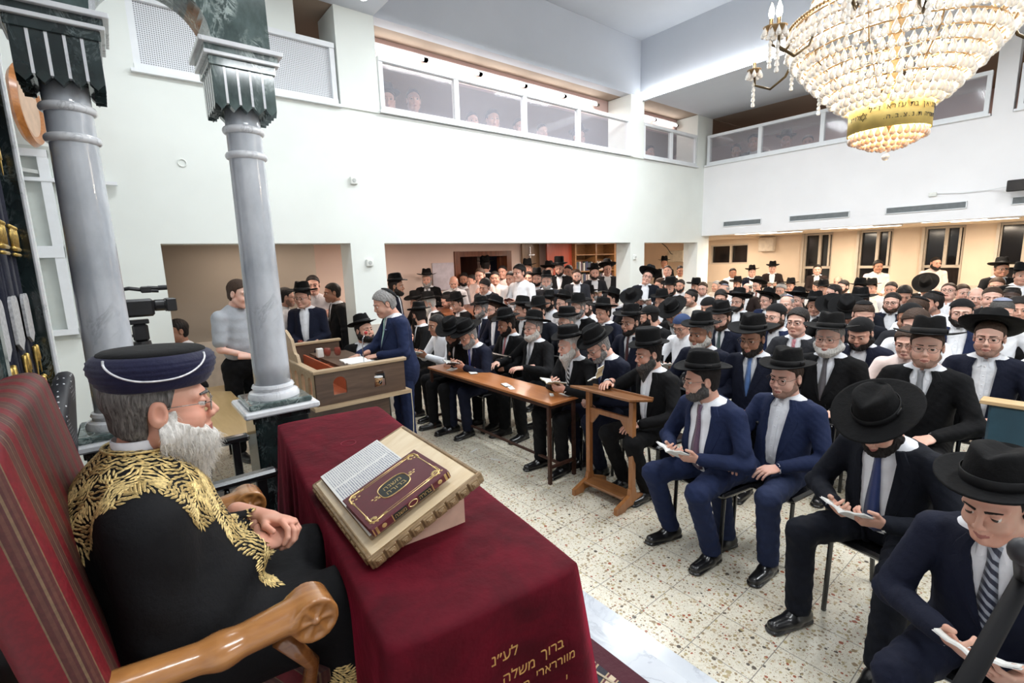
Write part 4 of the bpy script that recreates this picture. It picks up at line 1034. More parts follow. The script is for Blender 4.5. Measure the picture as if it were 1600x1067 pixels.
batten(8.3, 9.1, YW+.44, 4.73)['label'] = 'fluorescent tube just right of the free pillar above the gallery window'; batten(9.1, 9.9, YW+.44, 4.73)['label'] = 'short fluorescent tube nearest the room corner above the gallery window'
for x_ in (4.0, 6.5, 9.0): area('gallery_fill_light', (x_, 7.8, 4.8), 1.2, .3, 9, (1, .88, .80))  # added fill lights, both rows, to brighten the gallery behind the glass
for y_ in (4.5, 1.5): area('gallery_fill_light', (12.2, y_, 4.8), 1.2, .3, 9, (1, .88, .80))
for i in range(5): area('gallery_tube_light', (3.3+.95*i, YW+.40, 4.70), .8, .06, 5, (1, .9, .86))
b = MB()
for k in range(6): b.box((7.86, 5.82-k*1.65, 4.80), (7.99, 5.82-k*1.65-1.62, 4.90))
o = b.build('strip_lamp', [emit('strip_lamp_white', (1, 1, 1), 7)]); tag(o, 'long white strip lamp running along the ceiling beam toward the chandelier', 'lamp')
lab = ['pale panel lamp under the far gallery nearest the corner, inner', 'pale panel lamp under the far gallery nearest the corner, outer', 'middle inner panel lamp under the far gallery soffit', 'middle outer panel lamp under the far gallery soffit', 'right inner panel lamp under the far gallery soffit', 'right outer panel lamp under the far gallery soffit']
for (x, y), l_ in zip(((10.9, 5.0), (11.45, 4.7), (10.9, 3.3), (11.45, 3.0), (10.75, 1.75), (11.3, 1.45)), lab):
    e = empty('ceiling_panel_lamp', (x, y, 2.37), 0, l_, 'lamp', 'panel lamps under the gallery'); MB().box((-.12, -.42, 0), (.12, .42, .03)).build('frame', [FRW], e); MB().box((-.10, -.40, -.006), (.10, .40, 0)).build('diffuser', [TUBEW], e)
b = MB(); b.box((XW-.22, .45, 2.70), (XW-.16, 1.10, 2.86), 0, .01); b.box((XW-.16, .7, 2.75), (XW, .76, 2.79)); tag(b.build('wall_screen', [plain('screen_black', (.006, .005, .006), .3)]), 'black rectangular display hanging on the far wall at the right edge', 'display')
b = MB(); b.tube([(XW-.02, 1.9, 2.79), (XW-.03, 1.6, 2.765), (XW-.03, 1.3, 2.77), (XW-.15, 1.1, 2.78)], .006, 6); tag(b.build('cable', [FRW]), 'thin pale cable running to the black display on the far wall', 'cable')
e = empty('ceiling_bulb', (2.40, 5.3, 4.79), 0, 'glowing round bulb under the beam at the top of the left pillar', 'lamp')
MB().lathe([(.05, .02), (.05, .08)], 16).build('base', [FRW], e); MB().ball((0, 0, -.03), .055).build('bulb', [emit('bulb', (1, 1, 1), 12)], e, True)
b = MB(); b.box((XO-.7, 8.2, 1.75), (XO-.45, 8.75, 2.1), 0, .02); b.box((XO-.5, 8.3, 1.8), (XO, 8.6, 2.05)); tag(b.build('air_conditioner', [plain('ac_cream', (.62, .56, .44))]), 'cream air conditioner box on the wall right of the free pillar', 'air conditioner')
b = MB(); b.tube([(13.2, 8.9, 2.35), (13.2, 8.7, 2.2), (13.28, 8.6, 2.0), (13.4, 8.4, 1.95)], .012, 6); tag(b.build('pipe', [plain('pipe_dark', (.05, .045, .04))]), 'dark bent cable hanging over the cream air conditioner box', 'cable')
b = MB(); b.box((XO-.16, 5.85, 1.98), (XO-.01, 6.25, 2.36), 0, .015); tag(b.build('wall_cabinet', [plain('cabinet_cream', (.70, .62, .52))]), 'cream metal box with a lid high on the wall right of the dark window', 'wall cabinet')
e = empty('wall_clock', (-.375, 5.55, 3.27), 0, 'round orange-brown wooden wall clock above the window beside the ark', 'clock')
CM = Matrix.Rotation(math.radians(-10), 4, 'Z') @ Matrix.Rotation(PI/2, 4, 'Y')
e2 = MB().lathe([(.05, -.03), (.27, -.03), (.305, 0), (.28, .035), (.24, .03), (.22, .015)], 40, (0, 0, 0), 0, 1, 1, CM, False); auto(e2.build('rim', [wood('clock_wood', (.30, .10, .02), (.52, .20, .05), 1, 1)], e)); MB().lathe([(.23, .005), (.225, .018)], 40, (0, 0, 0), 0, 1, 1, CM).build('face', [plain('clock_face', (.6, .42, .30))], e)
MB().tube([(-.02, .02, 0), (-.16, .33, 0)], .03, 8).build('bracket', [FRW], e)
# ------------------------------------------------------------------ marble columns and arch
MGREY = marble('column_marble', (.60, .63, .67), (.05, .055, .07), (.34, .37, .41), 2.6, 2.4, .030, .12)
MWHITE = marble('white_marble', (.78, .80, .82), (.4, .42, .45), (.66, .68, .72), 5, 1.5, .03, .15)
MGREEN = marble('green_marble', (.09, .13, .125), (.42, .50, .48), (.022, .042, .040), 8, 3.5, .08, .10)  # base and veins lightened in colour to stand in for reflections on the polish
MDARK = marble('dark_green_marble', (.02, .035, .035), (.16, .2, .2), (.006, .012, .012), 8, 3.5, .05, .15)
def column(x, y, label, base=.34):
    c = empty('marble_column', (x, y, base), 0, label, 'column', 'marble columns beside the ark'); B = -base
    p_ = MB(); p_.box((-.185, -.185, 0), (.185, .185, .10), 0, .006); p_.box((-.155, -.155, .10), (.155, .155, 1.03+B+.02), 0, .006); p_.box((-.165, -.165, 1.0+B+.03), (.165, .165, 1.075+B), 0, .004); p_.build('pedestal', [MDARK], c)
    MB().box((-.215, -.215, 1.075+B), (.215, .215, 1.115+B), 0, .010).build('pedestal_cap', [MWHITE], c)
    MB().box((-.180, -.180, 1.115+B), (.180, .180, 1.15+B), 0, .008).build('pedestal_slab', [MGREEN], c)
    auto(MB().lathe([(.150, 1.15+B), (.150, 1.165+B), (.140, 1.185+B), (.118, 1.195+B), (.118, 1.205+B), (.124, 1.215+B), (.118, 1.23+B), (.106, 1.235+B)], 40).build('base', [MWHITE], c))
    prof = [(.106-.014*t, 1.235+B+(2.86-1.235)*t) for t in np.linspace(0, 1, 14)]; MB().lathe(prof, 40).build('shaft', [MGREY], c, True)
    for z in (2.60, 2.74): MB().lathe([(.092+.020*math.cos(a)**1, z+B+.021*math.sin(a)) for a in np.linspace(-PI/2, PI/2, 9)], 40, caps=False).build('ring', [MWHITE], c, True)
    # fluted square capital: pointed staves with pale ribs between
    cap = MB(); rib = MB(); n = 5; w = .155/n*2
    for sd in range(4):
        Mz = Matrix.Rotation(sd*PI/2, 4, 'Z')
        for i in range(n):
            a = -.155+i*w; y0 = -.155; z0, z1 = 2.81+B, 3.03+B
            V = [(a+.004, y0, z1), (a+w-.004, y0, z1), (a+w-.004, y0, z0+.03), (a+w/2, y0, z0), (a+.004, y0, z0+.03)]; V += [(v[0], v[1]+.045, v[2]) for v in V]
            cap.add([tuple(Mz @ Vector(v)) for v in V], [(4, 3, 2, 1, 0), (5, 6, 7, 8, 9)]+[(k, (k+1) % 5, 5+(k+1) % 5, 5+k) for k in range(5)])
            if i: rib.box((a-.006, -.157, 2.845+B), (a+.006, -.120, z1), 0, 0, Mz)
    cap.box((-.12, -.12, 2.85+B), (.12, .12, 3.03+B)); cap.box((-.165, -.165, 3.03+B), (.165, .165, 3.075+B), 0, .003); cap.box((-.18, -.18, 3.095+B), (.18, .18, 3.125+B))
    cap.build('capital', [MDARK if x < 0 else MGREEN], c); rib.build('capital_ribs', [MWHITE], c)
    MB().box((-.185, -.185, 3.075+B), (.185, .185, 3.095+B), 0, .003).build('capital_slab', [MWHITE], c); MB().box((-.205, -.205, 3.125+B), (.205, .205, 3.15+B), 0, .003).build('capital_slab', [MWHITE], c)
    return c
CY = 3.3
column(.69, CY, 'grey-veined marble column on green pedestal, right one, beside the red table'); column(-.075, CY, 'grey-veined marble column farther left, behind the seated rabbi')
ar = MB()
def arch(xc, half, y0, y1, z0, r, top):
    pts = [(xc-half, z0), (xc-r, z0)]+[(xc-r*math.cos(a), z0+.02+r*math.sin(a)) for a in np.linspace(0, PI, 25)]+[(xc+r, z0), (xc+half, z0), (xc+half, top), (xc-half, top)]
    n = len(pts)
    for i in range(1, n-4):   # strips between the curve and the top so that every face is a clean quad
        (xa, za), (xb, zb) = pts[i], pts[i+1]
        V = [(xa, y0, za), (xb, y0, zb), (xb, y0, top), (xa, y0, top), (xa, y1, za), (xb, y1, zb), (xb, y1, top), (xa, y1, top)]
        ar.add(V, [(0, 1, 2, 3), (5, 4, 7, 6), (0, 4, 5, 1), (3, 2, 6, 7)])
    ar.box((xc-half, y0, z0), (xc-r, y1, top)); ar.box((xc+r, y0, z0), (xc+half, y1, top))
arch(.3075, .535, CY-.15, CY+.15, 3.15, .245, 3.95)
arch(-.4575, .228, CY-.15, CY+.15, 3.15, .10, 3.95)
tag(ar.build('marble_arch', [MGREEN]), 'polished green marble arch resting on the two column capitals', 'arch')
# ------------------------------------------------------------------ ark with its embroidered curtain
NAVYV = fabric('navy_velvet', (.003, .005, .020), .8, sheen=.1); GOLD = plain('gold_thread', (.62, .42, .12), .35, .75, var=.25, scale=60); SILV = plain('silver_thread', (.66, .66, .68), .4, .4, var=.2, scale=60)
k = empty('holy_ark', (-.47, 3.2, .34), 0, 'white marble holy ark at the left edge with a dark jamb', 'ark')
MB().box((-.35, .64, 0), (.14, .74, 3.2), 0, .01).build('jamb', [MWHITE], k); MB().box((-.35, .60, 0), (.125, .64, 3.2)).build('inner_jamb', [MDARK], k); MB().box((-.35, -.85, 0), (.14, -.77, 3.2), 0, .01).build('jamb', [MDARK], k); MB().box((-.38, -.85, 3.2), (.16, .74, 3.5), 0, .01).build('lintel', [MWHITE], k)
b = MB(); ny, nz = 60, 2; V = []; Fc = []
for i in range(ny+1):
    y = -.76+1.36*i/ny; x = .045+.022*math.sin(i*1.05)+.008*math.sin(i*2.3)
    for z in (0.05, 3.18): V.append((x, y, z)); V.append((x-.02, y, z))
for i in range(ny):
    a = i*4; Fc += [(a, a+4, a+6, a+2), (a+1, a+3, a+7, a+5), (a+2, a+6, a+7, a+3), (a, a+1, a+5, a+4)]
Fc += [(0, 2, 3, 1), (ny*4, ny*4+1, ny*4+3, ny*4+2)]
cur = mesh('ark_curtain', V, Fc, True); cu = link('ark_curtain', cur, [NAVYV], loc=(-.47, 3.2, .34)); tag(cu, 'navy velvet ark curtain embroidered with gold crowns and white tablets', 'curtain')
def motif(yc, zc, kind, s=1.0):
    b = MB(); x = .085
    if kind == 'crown':
        for i in range(5):
            a = yc+(-.08+.04*i)*s; b.tube([(x, a, zc), (x, a+.012*s*(i-2), zc+.07*s), (x, a+.004*s*(i-2), zc+.10*s)], .008*s, 5); b.ball((x, a+.006*s*(i-2), zc+.11*s), .012*s, 5)
        b.tube([(x, yc-.10*s, zc), (x, yc+.10*s, zc)], .012*s, 6); b.tube([(x, yc-.10*s, zc-.03*s), (x, yc+.10*s, zc-.03*s)], .009*s, 6)
        b.build('crown_embroidery', [GOLD], cu, True)
    elif kind == 'tablet':
        pl = [(-.10, -.12), (0, -.16), (.10, -.12), (.10, .05)]+[(.05+.05*math.cos(a), .05+.05*math.sin(a)) for a in np.linspace(.3, PI, 6)]+[(-.05+.05*math.cos(a), .05+.05*math.sin(a)) for a in np.linspace(0.3, PI, 6)]
        b.prism([(p_[0]*s, p_[1]*s) for p_ in pl], 0, .012, 0, Matrix.Translation((x-.012, yc, zc)) @ Matrix(((0, 0, 1, 0), (1, 0, 0, 0), (0, 1, 0, 0), (0, 0, 0, 1))))
        b.build('tablet_embroidery', [SILV], cu)
    else:
        for sg in (-1, 1): b.tube([(x, yc+sg*.02*s*(1+2*t), zc+.06*s*math.sin(t*5)) for t in np.linspace(0, 1, 12)], [.010*s*(1.1-t) for t in np.linspace(0, 1, 12)], 5)
        b.build('scroll_embroidery', [GOLD], cu, True)
for yc in (.42, .05, -.35):
    motif(yc, 1.75, 'crown'); motif(yc, 1.42, 'tablet'); motif(yc, 1.16, 'scroll', 1.3); motif(yc, .92, 'crown', 1.2); motif(yc, .55, 'tablet'); motif(yc, 2.2, 'scroll', 1.2); motif(yc, 2.6, 'crown', 1.0)
# ------------------------------------------------------------------ the red velvet table and what lies on it
def velvet():
    m, nt, b = _new('red_velvet'); v = coords(nt)
    f = noise(nt, v, 5, 5, .6, .8); nt.links.new(ramp(nt, f, [(.35, (.050, .0008, .005)), (.68, (.105, .0018, .010))]), b.inputs['Base Color'])
    b.inputs['Roughness'].default_value = .75; b.inputs['Sheen Weight'].default_value = .35; b.inputs['Sheen Roughness'].default_value = .3; b.inputs['Sheen Tint'].default_value = (.9, .04, .12, 1); b.inputs['Specular IOR Level'].default_value = .15
    bump(nt, b, noise(nt, v, 9, 4, .6), .35, .02); return m
RVEL = velvet(); ZT = 1.075; TC = (.775, 1.90); TR = math.radians(-7.0)
TM = Matrix.Translation((TC[0], TC[1], 0)) @ Matrix.Rotation(TR, 4, 'Z'); HX, HY = .285, .985
t = empty('altar_table', (TC[0], TC[1], .34), TR, 'long table hidden under the red velvet cloth', 'table'); TWD = wood('table_wood', (.10, .05, .02), (.18, .09, .04), 1, 1)
MB().box((-HX+.03, -HY+.03, .70), (HX-.03, HY-.03, .725)).build('tabletop', [TWD], t)
for sx_ in (-1, 1):
    for sy_ in (-1, 1): MB().box((sx_*(HX-.08)-.025, sy_*(HY-.08)-.025, 0), (sx_*(HX-.08)+.025, sy_*(HY-.08)+.025, .70)).build('leg', [TWD], t)
# cloth: superellipse rings from the middle of the top over the rounded edge to the hem, with folds growing toward the hem
V = []; Fc = []; nr = 168; rings = [0.0, .3, .6, .85, .96, 1.0]
def outline(i):
    a = 2*PI*i/nr; per = [(-HX, -HY), (HX, -HY), (HX, HY), (-HX, HY)]; L = 2*(2*HX+2*HY); d = L*i/nr
    for k_ in range(4):
        p, q = per[k_], per[(k_+1) % 4]; l_ = math.hypot(q[0]-p[0], q[1]-p[1])
        if d <= l_: return (p[0]+(q[0]-p[0])*d/l_, p[1]+(q[1]-p[1])*d/l_, [(0, -1), (1, 0), (0, 1), (-1, 0)][k_], min(d, l_-d))
        d -= l_
    return (per[0][0], per[0][1], (0, -1), 0)
OL = [outline(i) for i in range(nr)]; prof = [(1, 0, 0)]
zs = [(.9, 0, .000), (.98, 0, -.001), (1.0, .006, -.006), (1.0, .010, -.02)]+[(1.0, .010+.012*t_, -.02-.66*t_) for t_ in (.06, .15, .28, .42, .56, .7, .85, 1.0)]
grid_r = [(.25, 0, 0), (.5, 0, 0), (.75, 0, 0)]+zs
for sc_, out, dz in grid_r:
    for i, (x, y, nrm, dc) in enumerate(OL):
        dep = max(0, -dz-.02)/.66; fo = dep**.8*(.022*math.sin(i*2*PI*21/nr+2*math.sin(i*.21))+.012*math.sin(i*2*PI*9/nr+1)); cor = math.exp(-(dc/.06)**2)
        ox = out+fo+cor*dep*.045; cs = 1-.010*cor
        wz = .0016*math.sin(x*sc_*23+y*9)*math.sin(y*sc_*7+x*5)*(1 if dz > -.01 else 0)
        sgx, sgy = (1 if x > 0 else -1), (1 if y > 0 else -1)
        V.append((x*sc_*cs+nrm[0]*ox+cor*dep*.02*sgx, y*sc_*cs+nrm[1]*ox+cor*dep*.02*sgy, dz+wz))
V.append((0, 0, 0)); m_ = len(grid_r)
for r_ in range(m_-1):
    for i in range(nr): j = (i+1) % nr; Fc.append((r_*nr+i, (r_+1)*nr+i, (r_+1)*nr+j, r_*nr+j))
for i in range(nr): Fc.append((len(V)-1, i, (i+1) % nr))
cl = link('red_tablecloth', mesh('red_tablecloth', V, Fc, True), [RVEL], mtx=Matrix.Translation((TC[0], TC[1], ZT)) @ Matrix.Rotation(TR, 4, 'Z')); tag(cl, 'crimson velvet cloth with gold Hebrew lettering covering the long table', 'tablecloth')
def text(body, size, mat, M, parent=None, ext=.0006, name='lettering', align='CENTER', bev=0):
    c = bpy.data.curves.new(name, 'FONT'); c.body = body[::-1] if any('\u0590' <= ch <= '\u05ff' for ch in body) else body; c.size = size; c.extrude = ext; c.align_x = align; c.align_y = 'CENTER'
    tmp = bpy.data.objects.new('tmp', c); COL.objects.link(tmp); dg = bpy.context.evaluated_depsgraph_get(); me = bpy.data.meshes.new_from_object(tmp.evaluated_get(dg)); bpy.data.objects.remove(tmp)
    me.name = name; me.materials.clear(); me.materials.append(mat); o = bpy.data.objects.new(name, me); COL.objects.link(o)
    if parent: o.parent = parent; o.matrix_local = M
    else: o.matrix_world = M
    return o
GT = plain('gold_lettering', (.55, .32, .10), .5, .3, var=.2, scale=60)
face = lambda x, z: Matrix.Translation((x, -HY-.038-(-z-.1)*.03, z)) @ Matrix.Rotation(PI/2, 4, 'X')
text('לע״נ', .044, GT, face(.004, -.130), cl); text('ברוך', .042, GT, face(.155, -.185), cl); text('משלה', .042, GT, face(.045, -.196), cl); text('ר', .042, GT, face(-.035, -.204), cl); text('מווררארי', .038, GT, face(.165, -.236), cl); text('ה', .038, GT, face(.065, -.247), cl); text('י', .038, GT, face(.20, -.30), cl)
RING = plain('crushed_velvet_ring', (.30, .02, .05), .6); b = MB(); b.tube([(-.03+.036*math.cos(a), .42+.036*math.sin(a), .0015) for a in np.linspace(0, 2*PI, 25)[:-1]], .0012, 5, 0, True); b.build('pressed_ring', [RING], cl, True)
# book stand: sloping board on a pale box, carved edge
BP = lambda x, y, z: tuple(np.array((x, y, z), float))
# board corners measured from the photograph's projection: near-left, near-right, far-right, far-left
ST = (.471, 1.274); SY = math.radians(-2.7); SL = math.radians(21.4); bw, bd, bt = .396, .60, .026
st = empty('book_stand', (ST[0], ST[1], ZT), SY, 'pale wooden sloping book stand with carved brown edge on the red table', 'book stand')
PALE = wood('pale_maple', (.66, .50, .30), (.78, .64, .44), .7, 0, .3, .4); CARV = wood('carved_edge_wood', (.13, .075, .03), (.30, .20, .10), 1.5, 0, .4, .3)
BM = Matrix.Translation((0, 0, .040)) @ Matrix.Rotation(-SL, 4, 'Y')
MB().box((0, 0, -bt), (bw, bd, 0), 0, .004, BM).build('board', [PALE], st)
MB().prism([(.05, .0), (.345, .0), (.345, .150), (.05, .038)], -.56, -.045, 0, Matrix(((1, 0, 0, 0), (0, 0, -1, 0), (0, 1, 0, .0), (0, 0, 0, 1)))).build('support_box', [plain('support_ply', (.60, .40, .30), .5, var=.06, scale=20)], st)
b = MB(); b.box((-.014, -.016, -bt-.010), (bw+.014, .0, .003), 0, .004, BM); b.box((-.014, .001, -bt-.006), (0, bd, .002), 0, .004, BM); b.box((bw, .001, -bt-.006), (bw+.014, bd, .0), 0, .004, BM); b.box((-.012, bd, -bt-.006), (bw+.012, bd+.012, .0), 0, .004, BM)
for i in range(9):
    x = -.006+i*.0445
    b.box((x, -.024, -bt-.006), (x+.038, -.014, .001), 0, .003, BM); b.box((x+.008, -.028, -bt+.000), (x+.030, -.022, -.005), 0, .003, BM); b.box((x+.013, -.031, -bt+.005), (x+.025, -.026, -.009), 0, .002, BM)
for i in range(13):
    y = .01+i*.0445; b.box((-.020, y, -bt-.004), (-.013, y+.036, -.002), 0, .003, BM)
b.build('carved_edge', [CARV], st)
SW = Matrix.Translation((ST[0], ST[1], ZT)) @ Matrix.Rotation(SY, 4, 'Z') @ BM
MAR = plain('maroon_leatherette', (.095, .012, .020), .38, var=.08, scale=30, coat=.15); GLF = plain('gold_foil', (.68, .50, .22), .3, .8, var=.15, scale=80); BLKP = plain('black_label', (.012, .016, .014), .35); EDGE = plain('page_edges', (.55, .50, .40), .7)
def folio(M, label, opn=False):
    o = empty('folio_book', (0, 0, 0), 0, label, 'book'); o.matrix_world = M; return o
FW, FH, FT = .124, .147, .030
fb = folio(SW @ Matrix.Translation((.180, .158, .020)) @ Matrix.Rotation(math.radians(1.5), 4, 'Z'), 'closed maroon folio with gold frame and black oval title label on the stand')
b = MB(); b.box((-FH, -FW+.008, FT-.004), (FH, FW, FT), 0, .0015); b.box((-FH, -FW+.008, 0), (FH, FW, .004), 0, .0015); b.box((-FH, -FW, 0), (FH, -FW+.012, FT), 0, .004); b.build('cover', [MAR], fb); MB().box((-FH+.006, -FW+.01, .004), (FH-.006, FW-.008, FT-.004)).build('page_block', [EDGE], fb)
g = MB(); z = FT
for s_ in (-1, 1):
    g.box((-FH+.03, s_*(FW-.020)-.0018+.004, z-.001), (FH-.03, s_*(FW-.020)+.0018+.004, z+.0006)); g.box((s_*(FH-.018)-.0018, -FW+.035, z-.001), (s_*(FH-.018)+.0018, FW-.035, z+.0006))
    g.box((-FH+.03, s_*(FW-.030)-.0006+.004, z-.001), (FH-.03, s_*(FW-.030)+.0006+.004, z+.0006))
    for s2 in (-1, 1):
        cx, cy = s_*(FH-.030), s2*(FW-.034)+.004
        for k_ in range(9):
            a = k_*.7; r_ = .004+.0022*k_; g.ball((cx+r_*math.cos(a)*1.0, cy+r_*math.sin(a), z), .0065-.0003*k_, 5, 0, (1, 1, .12))
        g.tube([(cx-s_*.03, cy+s2*.012, z), (cx, cy+s2*.016, z+.0005), (cx+s_*.014, cy+s2*.004, z), (cx+s_*.016, cy-s2*.028, z)], .0028, 5)
        g.ball((cx-s_*.036, cy+s2*.010, z), .006, 5, 0, (1.4, .7, .12)); g.ball((cx+s_*.012, cy-s2*.034, z), .006, 5, 0, (.7, 1.4, .12))
oc = [(.050*math.copysign(abs(math.cos(a))**.7, math.cos(a)), .042*math.copysign(abs(math.sin(a))**.6, math.sin(a))) for a in np.linspace(0, 2*PI, 33)[:-1]]
g.tube([(x*1.08, y*1.1+.004, z+.0006) for x, y in oc], .0022, 5, 0, True)
for s_ in (-1, 1):
    for k_ in range(4): g.ball((s_*(.060+.007*k_), .004+(.006 if k_ % 2 else -.006), z), .0065-.0008*k_, 5, 0, (1.2, .9, .12))
g.build('gold_tooling', [GLF], fb, True); MB().prism([(x, y+.004) for x, y in oc], z-.001, z+.0008).build('title_label', [BLKP], fb)
text('משנה', .030, GLF, Matrix.Translation((.0, .018, z+.0012)), fb, .0002); text('ברורה', .030, GLF, Matrix.Translation((0, -.014, z+.0012)), fb, .0002)
g = MB()
for x0, x1 in ((-FH+.004, -FH+.008), (-FH+.014, -FH+.022), (-.075, -.072), (.075, .078), (FH-.022, FH-.014), (FH-.008, FH-.004)): g.box((x0, -FW-.0008, .003), (x1, -FW+.001, FT-.003))
g.tube([(.0+.016*math.cos(a), -FW-.0006, FT/2+.009*math.sin(a)) for a in np.linspace(0, 2*PI, 17)[:-1]], .0014, 4, 0, True)
for x in (-.105, .105): g.ball((x, -FW-.0004, FT/2), .007, 5, 0, (1.2, .1, 1))
g.build('spine_tooling', [GLF], fb)
for a_ in (-.070, .022): MB().box((a_, -FW-.0006, .004), (a_+.048, -FW+.001, FT-.004)).build('spine_label', [BLKP], fb)
for x, tx in ((-.046, 'משנה'), (.046, 'ברורה')): text(tx, .018, GLF, Matrix.Translation((x, -FW-.0012, FT/2)) @ Matrix.Rotation(PI/2, 4, 'X'), fb, .0002)
ob = folio(SW @ Matrix.Translation((.155, .32, .001)), 'white printed page of a thick brown-edged book lying under the maroon folio')
MB().box((-.128, -.265, 0), (.128, .268, .017), 0, .003).build('page_block', [plain('old_page_edges', (.20, .14, .08), .7, var=.3, scale=80)], ob); MB().box((-.126, -.262, .017), (.126, .266, .0195)).build('printed_page', [plain('printed_paper', (.74, .74, .72), .7, var=.02)], ob)
tl = MB()
for r_ in range(30):
    x = .116-.0080*r_; y = .258
    while y > -.03:
        big = y < .11; w_ = rnd.uniform(.0012, .0030)*(1.6 if big else 1)
        if abs(y-.115) > .006 or r_ < 2: tl.box((x, y-w_, .0194), (x+rnd.uniform(.0026, .0036)*(1.35 if big else 1), y, .0198))
        y -= w_+(.0011 if rnd.random() < .75 else .0034)
tl.build('printed_text', [plain('printing_ink', (.26, .28, .34), .8)], ob)
# ------------------------------------------------------------------ patterned rug
def rugm():
    m, nt, b = _new('patterned_rug'); v = coords(nt)
    vo = N(nt, 'ShaderNodeTexVoronoi'); vo.inputs['Scale'].default_value = 15; nt.links.new(v, vo.inputs[0]); w = N(nt, 'ShaderNodeTexWave', wave_type='RINGS'); w.inputs['Scale'].default_value = 3.2; w.inputs['Distortion'].default_value = 5; w.inputs['Detail'].default_value = 1; nt.links.new(v, w.inputs[0])
    c1 = ramp(nt, vo.outputs['Distance'], [(0, (.05, .02, .02)), (.18, (.55, .42, .28)), (.30, (.04, .03, .04)), (.5, (.30, .06, .05)), (.62, (.50, .40, .26)), (.8, (.02, .02, .03))], 'CONSTANT'); c2 = ramp(nt, w.outputs['Fac'], [(0, (.02, .02, .03)), (.35, (.40, .30, .18)), (.55, (.10, .02, .03)), (.8, (.55, .45, .32))], 'CONSTANT')
    mx = N(nt, 'ShaderNodeMix', data_type='RGBA'); nt.links.new(ramp(nt, noise(nt, v, 5, 1), [(.45, (0, 0, 0)), (.5, (1, 1, 1))], 'CONSTANT'), mx.inputs[0]); nt.links.new(c1, mx.inputs[6]); nt.links.new(c2, mx.inputs[7]); nt.links.new(mx.outputs[2], b.inputs['Base Color']); b.inputs['Roughness'].default_value = .95; b.inputs['Sheen Weight'].default_value = .3
    bump(nt, b, noise(nt, v, 300, 2), .4, .004); return m
rg = empty('rug', (.55, .2, .34), 0, 'patterned oriental rug with maroon border under the red table', 'rug'); MB().box((-1.1, -2.6, .0), (.83, 2.55, .010), 0, .003).build('border', [fabric('rug_maroon', (.055, .006, .014), sheen=.3)], rg)
b = MB(); b.box((-1.0, -2.5, .008), (.745, 2.45, .0125)); b.build('field', [rugm()], rg); b = MB()
for x in (.715, .62): b.tube([(x+.012*math.sin(k_*.7), -2.5+k_*.05, .0125) for k_ in range(100)], .006, 5)
b.build('cream_line', [plain('rug_cream', (.50, .42, .30), .9)], rg)
# ------------------------------------------------------------------ throne of the rabbi
TH = wood('polished_oak', (.20, .07, .018), (.42, .19, .06), .8, 0, .22, .6); THC = wood('carved_oak', (.15, .05, .015), (.30, .12, .035), 1, 0, .2, .7)
def stripes():
    m, nt, b = _new('striped_damask'); v = coords(nt)
    sx_ = N(nt, 'ShaderNodeSeparateXYZ'); nt.links.new(v, sx_.inputs[0]); md = N(nt, 'ShaderNodeMath', operation='PINGPONG'); ay = N(nt, 'ShaderNodeMath', operation='ADD'); nt.links.new(sx_.outputs['Y'], ay.inputs[0]); nt.links.new(sx_.outputs['X'], ay.inputs[1]); nt.links.new(ay.outputs[0], md.inputs[0]); md.inputs[1].default_value = .052
    nz = noise(nt, v, 90, 3); sc_ = N(nt, 'ShaderNodeMath', operation='MULTIPLY'); nt.links.new(md.outputs[0], sc_.inputs[0]); sc_.inputs[1].default_value = 1/.052
    c = ramp(nt, sc_.outputs[0], [(0, (.15, .004, .010)), (.42, (.16, .10, .055)), (.48, (.075, .018, .016)), (.66, (.10, .035, .025)), (.82, (.07, .016, .016)), (.94, (.16, .10, .055))], 'CONSTANT')
    mx = N(nt, 'ShaderNodeMix', data_type='RGBA', blend_type='MULTIPLY'); mx.inputs[0].default_value = .5; nt.links.new(c, mx.inputs[6]); nt.links.new(ramp(nt, nz, [(.4, (.6, .6, .6)), (.6, (1, 1, 1))]), mx.inputs[7]); nt.links.new(mx.outputs[2], b.inputs['Base Color']); b.inputs['Roughness'].default_value = .55
    bump(nt, b, nz, .2, .003); return m
DAM = stripes(); TY = 1.61
th = empty('throne_armchair', (.06, TY, .34), 0, 'large oak armchair with red striped upholstery in the left foreground', 'armchair')
BK = Matrix.Translation((-.185, -.03, .50)) @ Matrix.Rotation(math.radians(-9), 4, 'Y')
V, Q = surf(lambda X, Y, Z: np.sqrt(np.maximum(np.abs(X)-.012, 0)**2+np.maximum(np.abs(Y)-.36, 0)**2+np.maximum(np.abs(Z-.39)-.41, 0)**2)-.045, (-.08, -.43, -.10), (.08, .43, .92), .012); link('backrest', mesh('backrest', V, Q, True), [DAM], th, mtx=BK); b = MB(); b.box((-.10, -.33, -.45), (-.058, -.29, .02), 0, .01, BK); b.box((-.10, .29, -.45), (-.058, .33, .02), 0, .01, BK);  b.build('back_frame', [TH], th)
MB().box((-.20, -.30, .38), (.34, .30, .50), 0, .04).build('seat_cushion', [DAM], th); MB().box((-.22, -.33, .28), (.36, .33, .38), 0, .01).build('seat_frame', [TH], th)
for sx_ in (-.19, .33):
    for sy_ in (-.31, .31): MB().lathe([(.022, 0), (.030, .06), (.026, .12), (.036, .30)], 14, (sx_, sy_, 0)).build('leg', [TH], th, True)
